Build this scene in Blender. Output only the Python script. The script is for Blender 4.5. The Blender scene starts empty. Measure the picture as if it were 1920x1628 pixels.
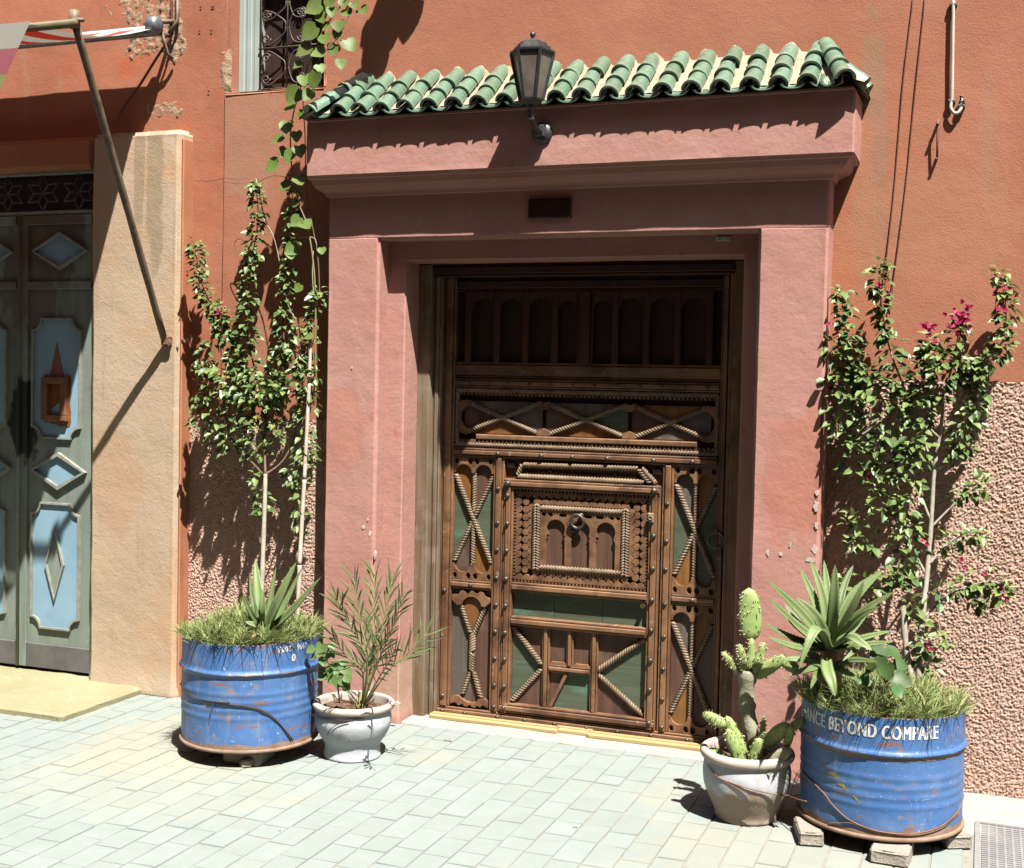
import bpy, bmesh, math, random
from mathutils import Vector, Matrix, noise
from mathutils.geometry import tessellate_polygon

random.seed(7)
scene = bpy.context.scene
COL = scene.collection

# ---------------------------------------------------------------- camera, sky, sun, exposure
cam_data = bpy.data.cameras.new('camera')
cam = bpy.data.objects.new('camera', cam_data)
COL.objects.link(cam)
cam.matrix_world = Matrix((
    (0.9356813, -0.0334812, 0.3512542, 1.715),
    (0.3522220, 0.0294403, -0.9354533, -5.427),
    (0.0209791, 0.9990056, 0.0393396, 1.630),
    (0, 0, 0, 1)))
cam_data.sensor_width = 36.0
cam_data.lens = 36.0 * 2350 / 1920
cam_data.clip_start = 0.05
cam_data.clip_end = 500
scene.camera = cam

SUN = Vector((-0.95, 1.0, -2.55)).normalized()          # the way the light travels
world = bpy.data.worlds.new('World')
scene.world = world
world.use_nodes = True
wn = world.node_tree.nodes
sky = wn.new('ShaderNodeTexSky')
sky.sky_type = 'NISHITA'
sky.sun_disc = False
sky.sun_elevation = math.radians(61.6)
sky.sun_rotation = math.radians(136.5)
sky.dust_density = 2.0
wn['Background'].inputs['Strength'].default_value = 0.05
world.node_tree.links.new(sky.outputs[0], wn['Background'].inputs[0])
sun_data = bpy.data.lights.new('sun', 'SUN')
sun_data.energy = 5.0
sun_data.angle = math.radians(0.53)
sun_data.color = (1.0, 0.965, 0.9)
sun = bpy.data.objects.new('sun', sun_data)
sun.rotation_euler = SUN.to_track_quat('-Z', 'Y').to_euler()
sun.location = (6, -6, 12)
COL.objects.link(sun)
scene.view_settings.view_transform = 'Standard'
scene.view_settings.look = 'None'
scene.view_settings.gamma = 1.0
scene.view_settings.use_curve_mapping = False
scene.view_settings.exposure = 1.88
scene.cycles.max_bounces = 6
scene.cycles.diffuse_bounces = 4
scene.cycles.caustics_reflective = False
scene.cycles.caustics_refractive = False

# ---------------------------------------------------------------- materials
M = {}
ALB = 0.48          # colours below are relative; this brings them to real-world albedo


def mat(name, c1, c2=None, scale=6.0, rough=0.85, stretch=(1, 1, 1), layers=(), bump=0.0, bscale=60.0,
        bump2=0.0, bscale2=8.0, metallic=0.0, rnd=0.0, spec=0.3, attr=None, translucent=0.0, coords='pos', lo=0.35, hi=0.65, spots=(), bumps=()):
    k_ = lambda c: tuple(ALB * v for v in c)
    c1, c2 = k_(c1), (k_(c2) if c2 else None)
    layers = [(k_(l[0]),) + tuple(l[1:]) for l in layers]
    spots = [(p[0], p[1], k_(p[2]), p[3]) for p in spots]
    m = bpy.data.materials.new(name)
    m.use_nodes = True
    nt = m.node_tree
    N, L = nt.nodes, nt.links
    b = N['Principled BSDF']
    b.inputs['Roughness'].default_value = rough
    b.inputs['Metallic'].default_value = metallic
    b.inputs['Specular IOR Level'].default_value = spec
    if coords == 'pos':
        src = N.new('ShaderNodeNewGeometry').outputs['Position']
    else:
        src = N.new('ShaderNodeTexCoord').outputs['Object']

    def tex(scale, stretch, detail=6.0, off=0.0, rg=0.6):
        mp = N.new('ShaderNodeMapping')
        mp.inputs['Scale'].default_value = stretch
        mp.inputs['Location'].default_value = (off, off * 1.7, off * 0.6)
        L.new(src, mp.inputs[0])
        n = N.new('ShaderNodeTexNoise')
        n.inputs['Scale'].default_value = scale
        n.inputs['Detail'].default_value = detail
        n.inputs['Roughness'].default_value = rg
        L.new(mp.outputs[0], n.inputs['Vector'])
        return n.outputs[0]

    def ramp(sock, lo, hi):
        r = N.new('ShaderNodeMapRange')
        r.inputs[1].default_value = lo
        r.inputs[2].default_value = hi
        r.clamp = True
        L.new(sock, r.inputs[0])
        return r.outputs[0]

    def mix(fac, a, bcol, mode='MIX'):
        x = N.new('ShaderNodeMix')
        x.data_type = 'RGBA'
        x.blend_type = mode
        if isinstance(fac, float):
            x.inputs[0].default_value = fac
        else:
            L.new(fac, x.inputs[0])
        for s, v in ((x.inputs[6], a), (x.inputs[7], bcol)):
            if isinstance(v, tuple):
                s.default_value = (*v, 1)
            else:
                L.new(v, s)
        return x.outputs[2]
    if c2 is None:
        c2 = tuple(0.8 * c for c in c1)
    if attr:
        at = N.new('ShaderNodeAttribute')
        at.attribute_name = attr
        fac = at.outputs['Fac']
    else:
        fac = ramp(tex(scale, stretch), lo, hi)
    col = mix(fac, c1, c2)
    for i, ly in enumerate(layers):            # colour, scale, lo, hi, strength, stretch
        lc, ls, l0, l1, lstr = ly[:5]
        lst = ly[5] if len(ly) > 5 else (1, 1, 1)
        f = ramp(tex(ls, lst, 5.0, 3.1 * (i + 1)), l0, l1)
        mu = N.new('ShaderNodeMath')
        mu.operation = 'MULTIPLY'
        mu.inputs[1].default_value = lstr
        L.new(f, mu.inputs[0])
        col = mix(mu.outputs[0], col, lc)
    for i, (ctr, rad, sc, sstr) in enumerate(spots):     # stains and painted shade with a place and a ragged outline of their own
        mp = N.new('ShaderNodeMapping')
        mp.inputs['Scale'].default_value = tuple(1 / r for r in rad)
        mp.inputs['Location'].default_value = tuple(-c / r for c, r in zip(ctr, rad))
        L.new(src, mp.inputs[0])
        ln = N.new('ShaderNodeVectorMath')
        ln.operation = 'LENGTH'
        L.new(mp.outputs[0], ln.inputs[0])
        ad = N.new('ShaderNodeMath')
        ad.operation = 'MULTIPLY_ADD'
        L.new(tex(13.0, (1, 1, 0.6), 7.0, 7.7 + i), ad.inputs[0])
        ad.inputs[1].default_value = -1.7
        L.new(ln.outputs['Value'], ad.inputs[2])
        f = ramp(ad.outputs[0], 0.30, 0.08)
        mu = N.new('ShaderNodeMath')
        mu.operation = 'MULTIPLY'
        mu.inputs[1].default_value = sstr
        L.new(f, mu.inputs[0])
        col = mix(mu.outputs[0], col, sc)
    if rnd:
        oi = N.new('ShaderNodeObjectInfo')
        hs = N.new('ShaderNodeHueSaturation')
        r1 = N.new('ShaderNodeMapRange')
        r1.inputs[3].default_value = 1 - rnd
        r1.inputs[4].default_value = 1 + rnd
        L.new(oi.outputs['Random'], r1.inputs[0])
        L.new(r1.outputs[0], hs.inputs['Value'])
        r2 = N.new('ShaderNodeMapRange')
        r2.inputs[3].default_value = 0.5 - rnd * 0.09
        r2.inputs[4].default_value = 0.5 + rnd * 0.09
        L.new(oi.outputs['Random'], r2.inputs[0])
        L.new(r2.outputs[0], hs.inputs['Hue'])
        L.new(col, hs.inputs['Color'])
        col = hs.outputs[0]
    L.new(col, b.inputs['Base Color'])
    nrm = None
    for st, sc, bst in [(bump2, bscale2, stretch), (bump, bscale, stretch)] + list(bumps):
        if st:
            bp = N.new('ShaderNodeBump')
            bp.inputs['Strength'].default_value = 1.0
            bp.inputs['Distance'].default_value = st
            L.new(tex(sc, bst, 5.0, 11.0 + sc), bp.inputs['Height'])
            if nrm:
                L.new(nrm, bp.inputs['Normal'])
            nrm = bp.outputs[0]
    if nrm:
        L.new(nrm, b.inputs['Normal'])
    if translucent:
        t = N.new('ShaderNodeBsdfTranslucent')
        L.new(col, t.inputs['Color'])
        mx = N.new('ShaderNodeMixShader')
        mx.inputs[0].default_value = translucent
        L.new(b.outputs[0], mx.inputs[1])
        L.new(t.outputs[0], mx.inputs[2])
        L.new(mx.outputs[0], N['Material Output'].inputs[0])
    M[name] = m
    return m


# plaster, ground
mat('plaster_house', (0.515, 0.205, 0.118), (0.46, 0.17, 0.094), 2.2, 0.9, bump=0.0016, bscale=120, bump2=0.004, bscale2=7,
    layers=[((0.50, 0.27, 0.17), 1.1, 0.52, 0.72, 0.45), ((0.58, 0.19, 0.10), 2.7, 0.58, 0.75, 0.4),
            ((0.40, 0.27, 0.17), 3.0, 0.60, 0.75, 0.4, (3, 1, 0.35)), ((0.30, 0.13, 0.08), 26, 0.66, 0.74, 0.35)],
    spots=[((1.2409, 0.0000, 2.5939), (0.06, 1, 0.60), (0.36, 0.235, 0.145), 0.6), ((1.1843, 0.0000, 2.1979), (0.10, 1, 0.6), (0.58, 0.205, 0.10), 0.45), ((1.4770, 0.0000, 2.3236), (0.35, 1, 0.22), (0.50, 0.25, 0.14), 0.4), ((-1.8090, 0.0000, 2.8310), (0.25, 1, 0.3), (0.48, 0.25, 0.17), 0.6)])
mat('plaster_shop', (0.52, 0.20, 0.11), (0.44, 0.15, 0.078), 1.8, 0.9, bump=0.0014, bscale=120, bump2=0.004, bscale2=8,
    layers=[((0.52, 0.27, 0.15), 2.2, 0.52, 0.7, 0.5, (1.5, 1, 0.7)), ((0.62, 0.12, 0.04), 3.5, 0.55, 0.7, 0.5),
            ((0.42, 0.25, 0.16), 4.0, 0.62, 0.72, 0.5, (3, 1, 0.3))])
mat('plaster_pink', (0.60, 0.318, 0.262), (0.55, 0.262, 0.208), 3.2, 0.88, bump=0.0011, bscale=60, bump2=0.0045, bscale2=11, bumps=[(0.0012, 16, (0.5, 1, 1.6))],
    layers=[((0.60, 0.27, 0.18), 2.0, 0.55, 0.75, 0.45, (1, 1, 0.6)), ((0.52, 0.26, 0.20), 5.0, 0.6, 0.75, 0.35, (2, 1, 0.5)),
            ((0.56, 0.18, 0.10), 11, 0.665, 0.70, 0.5, (1, 1, 0.45)), ((0.66, 0.38, 0.33), 24, 0.60, 0.68, 0.35), ((0.70, 0.58, 0.52), 15, 0.755, 0.775, 0.9)],
    spots=[((1.0128, -0.1500, 1.2606), (0.16, 1, 0.25), (0.58, 0.20, 0.12), 0.5), ((-1.1323, -0.1500, 1.4145), (0.12, 1, 0.2), (0.58, 0.22, 0.15), 0.4), ((-0.8245, -0.1000, 0.1596), (0.14, 1, 0.12), (0.55, 0.40, 0.28), 0.6)])
mat('plaster_beige', (0.61, 0.47, 0.33), (0.57, 0.42, 0.285), 2.4, 0.92, bump=0.0022, bscale=80, bump2=0.004, bscale2=14,
    layers=[((0.66, 0.36, 0.18), 1.4, 0.53, 0.66, 0.7), ((0.36, 0.27, 0.17), 7, 0.60, 0.72, 0.5, (2.2, 1, 0.12)),
            ((0.40, 0.30, 0.2), 40, 0.68, 0.75, 0.5)],
    spots=[((-2.4727, -0.1000, 1.0955), (0.16, 1, 0.30), (0.58, 0.36, 0.22), 0.6), ((-2.2435, -0.1000, 2.6462), (0.05, 1, 0.5), (0.36, 0.27, 0.17), 0.7), ((-2.3352, -0.1000, 2.7303), (0.03, 1, 0.4), (0.36, 0.27, 0.17), 0.7)])
mat('plaster_orange', (0.58, 0.24, 0.125), (0.52, 0.19, 0.09), 4, 0.9, bump=0.0015, bscale=100, layers=[((0.5, 0.33, 0.2), 5, 0.55, 0.7, 0.5)])
mat('roughcast', (0.77, 0.53, 0.42), (0.66, 0.41, 0.31), 40, 0.95, bump=0.003, bscale=230,
    layers=[((0.50, 0.25, 0.16), 3, 0.55, 0.7, 0.4)])
mat('bare_masonry', (0.50, 0.37, 0.25), (0.40, 0.26, 0.16), 18, 0.95, bump=0.006, bscale=90,
    layers=[((0.52, 0.20, 0.10), 9, 0.55, 0.65, 0.6)])
mat('mortar', (0.50, 0.42, 0.30), (0.40, 0.31, 0.21), 22, 0.95, bump=0.004, bscale=120,
    layers=[((0.36, 0.28, 0.2), 14, 0.6, 0.7, 0.5)])
mat('paver', (0.325, 0.37, 0.34), (0.30, 0.345, 0.32), 7, 0.9, bump=0.0008, bscale=90, rnd=0.035,
    layers=[((0.42, 0.385, 0.28), 1.3, 0.57, 0.72, 0.5), ((0.27, 0.315, 0.33), 3.1, 0.6, 0.75, 0.35), ((0.25, 0.24, 0.22), 60, 0.68, 0.74, 0.45), ((0.29, 0.30, 0.26), 11, 0.60, 0.74, 0.3), ((0.36, 0.395, 0.36), 18, 0.58, 0.68, 0.4)],
    spots=[((-1.55, -0.75, 0), (0.45, 0.5, 1), (0.42, 0.38, 0.27), 0.45), ((-1.35, -1.25, 0), (0.6, 0.4, 1), (0.385, 0.39, 0.31), 0.35), ((1.15, -1.1, 0), (0.5, 0.4, 1), (0.38, 0.36, 0.28), 0.4)])
mat('joint_sand', (0.38, 0.365, 0.31), (0.31, 0.285, 0.235), 30, 0.98, bump=0.003, bscale=200)
mat('cement', (0.47, 0.46, 0.41), (0.42, 0.40, 0.34), 8, 0.95, bump=0.003, bscale=70,
    layers=[((0.33, 0.3, 0.24), 18, 0.6, 0.7, 0.4)])
mat('step_yellow', (0.40, 0.38, 0.23), (0.35, 0.32, 0.18), 3, 0.7, bump=0.003, bscale=50,
    layers=[((0.50, 0.47, 0.36), 10, 0.60, 0.68, 0.6), ((0.36, 0.24, 0.08), 5, 0.62, 0.75, 0.5)])
mat('concrete_block', (0.47, 0.42, 0.36), (0.38, 0.33, 0.27), 20, 0.95, bump=0.006, bscale=110)
# wood
WV, WH = (9, 9, 0.5), (0.5, 9, 9)
WL_ = [((0.075, 0.032, 0.016), 6, 0.46, 0.66, 0.8), ((0.42, 0.20, 0.075), 4, 0.56, 0.72, 0.55), ((0.40, 0.31, 0.22), 26, 0.61, 0.69, 0.55)]
mat('wood_vertical', (0.36, 0.185, 0.085), (0.18, 0.082, 0.038), 3.0, 0.55, WV, WL_, bump=0.0012, bscale=14, spec=0.4)
mat('wood_horizontal', (0.36, 0.19, 0.092), (0.19, 0.09, 0.045), 3.0, 0.55, WH, WL_, bump=0.0012, bscale=14, spec=0.4)
mat('wood_carved', (0.33, 0.17, 0.085), (0.13, 0.062, 0.032), 14.0, 0.6, layers=[((0.30, 0.2, 0.12), 30, 0.6, 0.7, 0.5)], bump=0.001, bscale=70)
mat('wood_rope', (0.36, 0.26, 0.17), (0.19, 0.125, 0.075), 12.0, 0.55, layers=[((0.36, 0.29, 0.2), 40, 0.58, 0.68, 0.6)])
mat('wood_dusty', (0.30, 0.225, 0.15), (0.18, 0.11, 0.06), 4.0, 0.75, WV, [((0.36, 0.3, 0.22), 9, 0.5, 0.65, 0.6)], bump=0.001, bscale=14)
mat('board_green', (0.115, 0.15, 0.09), (0.085, 0.10, 0.06), 3.0, 0.7, WH,
    [((0.12, 0.27, 0.20), 5, 0.56, 0.72, 0.65, (1, 1, 3)), ((0.17, 0.10, 0.05), 8, 0.6, 0.72, 0.5)], bump=0.001, bscale=14)
mat('board_red', (0.165, 0.08, 0.052), (0.10, 0.05, 0.034), 3.0, 0.65, WV,
    [((0.22, 0.16, 0.12), 8, 0.55, 0.7, 0.5), ((0.3, 0.25, 0.2), 60, 0.72, 0.76, 0.6)], bump=0.001, bscale=14)
mat('board_orange', (0.33, 0.145, 0.035), (0.22, 0.085, 0.022), 3.0, 0.6, WV, [((0.14, 0.07, 0.03), 8, 0.58, 0.7, 0.5)], bump=0.001, bscale=14)
mat('board_grey', (0.17, 0.14, 0.11), (0.11, 0.09, 0.07), 3.0, 0.7, WV, [((0.26, 0.22, 0.18), 20, 0.6, 0.7, 0.5)], bump=0.001, bscale=14)
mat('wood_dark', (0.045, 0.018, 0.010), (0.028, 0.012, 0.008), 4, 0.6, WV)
mat('wood_pale', (0.60, 0.44, 0.21), (0.50, 0.34, 0.15), 4, 0.8, WH, bump=0.001, bscale=14)
mat('iron_stud', (0.16, 0.135, 0.11), (0.09, 0.07, 0.055), 40, 0.45, metallic=0.6, spec=0.5, layers=[((0.28, 0.16, 0.08), 60, 0.55, 0.65, 0.5)])
mat('iron_ring', (0.22, 0.2, 0.17), (0.13, 0.11, 0.09), 40, 0.45, metallic=0.7)
mat('brass', (0.55, 0.36, 0.10), (0.4, 0.25, 0.07), 30, 0.35, metallic=0.9)
# metal door, awning, lantern
mat('paint_grey_green', (0.31, 0.37, 0.31), (0.23, 0.275, 0.23), 3.0, 0.6, (5, 5, 0.7),
    [((0.17, 0.17, 0.14), 5, 0.52, 0.7, 0.6, (2, 2, 0.4)), ((0.42, 0.45, 0.38), 26, 0.6, 0.68, 0.4), ((0.22, 0.12, 0.06), 9, 0.64, 0.74, 0.6)], bump=0.0008, bscale=40,
    spots=[((-3.1149, -0.0400, 1.3783), (0.10, 1, 0.22), (0.012, 0.011, 0.010), 0.95), ((-2.9281, -0.0400, 2.4579), (0.2, 1, 0.3), (0.15, 0.10, 0.06), 0.8), ((-3.0668, -0.0400, 2.1499), (0.2, 1, 0.35), (0.16, 0.11, 0.07), 0.7)])  # black is soot; both brown spots paint awning shade on the upper door
mat('paint_blue', (0.33, 0.53, 0.66), (0.28, 0.46, 0.58), 4.0, 0.6, layers=[((0.25, 0.30, 0.30), 9, 0.62, 0.75, 0.5)], bump=0.0008, bscale=40)
mat('paint_frame', (0.42, 0.44, 0.37), (0.30, 0.30, 0.25), 20, 0.6, layers=[((0.25, 0.12, 0.06), 30, 0.6, 0.7, 0.6)])
mat('paint_brown', (0.32, 0.13, 0.06), (0.24, 0.09, 0.04), 10, 0.5, layers=[((0.45, 0.27, 0.15), 20, 0.6, 0.7, 0.5)])
mat('metal_kick', (0.19, 0.18, 0.17), (0.13, 0.12, 0.12), 6, 0.6, layers=[((0.35, 0.34, 0.31), 60, 0.64, 0.7, 0.6)])
mat('rusty_pole', (0.20, 0.13, 0.085), (0.30, 0.22, 0.16), 14, 0.6, layers=[((0.12, 0.06, 0.035), 20, 0.55, 0.65, 0.7), ((0.45, 0.37, 0.29), 30, 0.6, 0.7, 0.6)])
mat('rod_olive', (0.16, 0.13, 0.05), (0.22, 0.17, 0.08), 14, 0.6)
mat('metal_roller', (0.36, 0.38, 0.42), (0.20, 0.21, 0.23), 16, 0.4, metallic=0.6)
mat('lantern_black', (0.022, 0.026, 0.032), (0.05, 0.05, 0.05), 30, 0.5, spec=0.5, layers=[((0.12, 0.11, 0.095), 18, 0.56, 0.7, 0.6)])
mat('lantern_glass', (0.24, 0.205, 0.165), (0.16, 0.135, 0.11), 14, 0.22, spec=0.6, layers=[((0.30, 0.27, 0.22), 9, 0.52, 0.75, 0.5)])
mat('glaze_green', (0.19, 0.30, 0.20), (0.13, 0.235, 0.155), 13, 0.32, (1, 1, 1), [((0.36, 0.38, 0.28), 16, 0.52, 0.68, 0.55), ((0.20, 0.14, 0.09), 34, 0.62, 0.69, 0.5), ((0.07, 0.15, 0.10), 20, 0.6, 0.7, 0.5)],
    bump=0.0006, bscale=80, rnd=0.16, spec=0.6, coords='obj')
mat('wood_transom_shaded', (0.09, 0.036, 0.018), (0.055, 0.022, 0.013), 3.0, 0.6, WV)  # shade under the lintel put into the wood colour
mat('clay_dark', (0.17, 0.09, 0.055), (0.11, 0.06, 0.04), 20, 0.8)
mat('window_paint', (0.50, 0.58, 0.53), (0.43, 0.50, 0.47), 5, 0.5)
mat('window_dark', (0.075, 0.045, 0.036), (0.05, 0.03, 0.026), 5, 0.4, WV)
mat('grille_iron', (0.19, 0.15, 0.12), (0.10, 0.075, 0.06), 20, 0.5, metallic=0.3)
mat('plaque_brown', (0.055, 0.026, 0.014), (0.04, 0.018, 0.01), 30, 0.4, metallic=0.3)
mat('flaked', (0.74, 0.64, 0.58), (0.66, 0.52, 0.46), 30, 0.9)
mat('white_print', (0.95, 0.95, 0.92), (0.80, 0.80, 0.77), 30, 0.6)
mat('black_print', (0.02, 0.02, 0.02), None, 30, 0.6)
mat('pipe_white', (0.72, 0.68, 0.60), (0.6, 0.55, 0.47), 12, 0.5)
mat('cable_red', (0.20, 0.06, 0.035), (0.15, 0.045, 0.03), 12, 0.7)
mat('wire_dark', (0.055, 0.035, 0.028), (0.10, 0.06, 0.04), 30, 0.6)
mat('wire_rust', (0.30, 0.15, 0.08), (0.2, 0.1, 0.055), 30, 0.7)
# drums and pots
mat('drum_blue', (0.06, 0.18, 0.46), (0.09, 0.21, 0.48), 5, 0.5, layers=[((0.28, 0.36, 0.50), 7, 0.50, 0.78, 0.55),
    ((0.33, 0.25, 0.20), 12, 0.59, 0.70, 0.7, (1.2, 1.2, 1.6)), ((0.30, 0.13, 0.05), 7, 0.61, 0.67, 0.85, (0.8, 0.8, 3.4)), ((0.26, 0.12, 0.05), 30, 0.66, 0.70, 0.8, (1, 1, 2.0)),
    ((0.62, 0.66, 0.72), 70, 0.655, 0.70, 0.7), ((0.33, 0.34, 0.34), 6, 0.57, 0.74, 0.6, (3, 3, 0.4)), ((0.55, 0.58, 0.62), 24, 0.66, 0.70, 0.5, (0.5, 0.5, 5))], bump=0.0012, bscale=30, spec=0.45)
mat('drum_rust', (0.40, 0.27, 0.19), (0.25, 0.15, 0.09), 16, 0.8, layers=[((0.33, 0.3, 0.3), 30, 0.55, 0.68, 0.5)])
mat('drum_yellow', (0.50, 0.42, 0.08), (0.15, 0.2, 0.2), 60, 0.7, (1, 1, 4))
mat('pot_white', (0.64, 0.67, 0.71), (0.58, 0.60, 0.63), 5, 0.75, bump=0.0025, bscale=26, layers=[((0.53, 0.46, 0.38), 4, 0.52, 0.66, 0.6), ((0.38, 0.25, 0.16), 9, 0.62, 0.72, 0.6), ((0.70, 0.71, 0.72), 30, 0.6, 0.7, 0.4)],
    spots=[((0.93, -0.80, 0.03), (0.26, 0.3, 0.10), (0.46, 0.34, 0.24), 0.85)])
mat('pot_rim', (0.66, 0.60, 0.52), (0.60, 0.50, 0.41), 7, 0.8, bump=0.0015, bscale=40)
mat('soil', (0.20, 0.12, 0.075), (0.10, 0.055, 0.03), 40, 0.98, bump=0.012, bscale=50, layers=[((0.42, 0.3, 0.2), 60, 0.58, 0.66, 0.7)])
# plants
mat('leaf_bougainvillea', (0.065, 0.145, 0.038), (0.34, 0.44, 0.12), attr='tone', rough=0.45, translucent=0.22, spec=0.45)
mat('flower_magenta', (0.55, 0.02, 0.13), (0.42, 0.01, 0.08), attr='tone', rough=0.6, translucent=0.3)
mat('leaf_vine', (0.13, 0.21, 0.04), (0.22, 0.31, 0.07), 14, 0.5, rnd=0.18, translucent=0.3, coords='obj')
mat('leaf_small', (0.13, 0.24, 0.07), (0.20, 0.32, 0.10), 14, 0.5, rnd=0.15, translucent=0.25, coords='obj')
mat('leaf_broad', (0.055, 0.13, 0.03), (0.10, 0.20, 0.05), 14, 0.5, rnd=0.35, translucent=0.2, coords='obj', spec=0.3)
mat('agave_green', (0.135, 0.195, 0.065), (0.185, 0.25, 0.095), 9, 0.5, (1, 1, 0.5), rnd=0.12, layers=[((0.30, 0.38, 0.26), 14, 0.58, 0.7, 0.5)])
mat('agave_pale', (0.28, 0.36, 0.15), (0.23, 0.32, 0.125), 9, 0.5, rnd=0.1, layers=[((0.36, 0.44, 0.30), 14, 0.55, 0.7, 0.5)])
mat('agave_dry', (0.45, 0.32, 0.16), (0.32, 0.2, 0.1), 9, 0.8)
mat('grass_blade', (0.20, 0.32, 0.07), (0.58, 0.56, 0.27), attr='tone', rough=0.6, translucent=0.25)
mat('palm_leaf', (0.12, 0.21, 0.06), (0.40, 0.42, 0.18), attr='tone', rough=0.5, translucent=0.15)
mat('palm_stem', (0.33, 0.34, 0.13), (0.42, 0.35, 0.17), 20, 0.6)
mat('cactus_green', (0.32, 0.42, 0.125), (0.40, 0.49, 0.18), 10, 0.55, rnd=0.08, layers=[((0.40, 0.48, 0.2), 20, 0.6, 0.7, 0.5)])
mat('cactus_dark', (0.24, 0.33, 0.09), (0.36, 0.42, 0.16), 14, 0.6, rnd=0.08)
mat('cactus_bark', (0.46, 0.43, 0.31), (0.34, 0.34, 0.20), 14, 0.9, bump=0.004, bscale=60, layers=[((0.2, 0.16, 0.1), 40, 0.62, 0.7, 0.6)])
mat('cactus_spine', (0.72, 0.66, 0.45), (0.55, 0.45, 0.25), 40, 0.7)
mat('bark_pale', (0.50, 0.46, 0.38), (0.36, 0.31, 0.24), 16, 0.85, bump=0.002, bscale=60)
mat('stem_brown', (0.22, 0.14, 0.09), (0.14, 0.085, 0.05), 16, 0.85)
mat('stem_green', (0.22, 0.28, 0.09), (0.3, 0.2, 0.1), 16, 0.7)
mat('cane_white', (0.62, 0.56, 0.46), (0.5, 0.42, 0.32), 9, 0.6, layers=[((0.3, 0.2, 0.12), 20, 0.6, 0.7, 0.5)])
mat('dry_leaf', (0.45, 0.20, 0.10), (0.35, 0.14, 0.07), 20, 0.9)
mat('grate_metal', (0.40, 0.40, 0.41), (0.33, 0.32, 0.32), 12, 0.55, metallic=0.2, layers=[((0.45, 0.4, 0.34), 9, 0.55, 0.7, 0.5)])


def stripes(name, cols, width):
    m = bpy.data.materials.new(name)
    m.use_nodes = True
    nt = m.node_tree
    N, L = nt.nodes, nt.links
    b = N['Principled BSDF']
    b.inputs['Roughness'].default_value = 0.9
    g = N.new('ShaderNodeAttribute')
    g.attribute_name = 'tone'
    r = N.new('ShaderNodeValToRGB')
    r.color_ramp.interpolation = 'CONSTANT'
    n = len(cols)
    for i, c in enumerate(cols):
        c = tuple(ALB * v for v in c)
        e = r.color_ramp.elements[0] if i == 0 else r.color_ramp.elements.new(i / n) if i > 1 else r.color_ramp.elements[1]
        e.position = i / n
        e.color = (*c, 1)
    L.new(g.outputs['Fac'], r.inputs[0])
    L.new(r.outputs[0], b.inputs['Base Color'])
    t = N.new('ShaderNodeBsdfTranslucent')
    L.new(r.outputs[0], t.inputs['Color'])
    mx = N.new('ShaderNodeMixShader')
    mx.inputs[0].default_value = 0.14
    L.new(b.outputs[0], mx.inputs[1])
    L.new(t.outputs[0], mx.inputs[2])
    L.new(mx.outputs[0], N['Material Output'].inputs[0])
    M[name] = m


stripes('awning_cloth', [(0.55, 0.03, 0.015), (0.66, 0.6, 0.5)], 0.1)
stripes('valance_cloth', [(0.62, 0.60, 0.52), (0.58, 0.16, 0.20), (0.42, 0.46, 0.17), (0.50, 0.50, 0.30)], 0.1)


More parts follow.
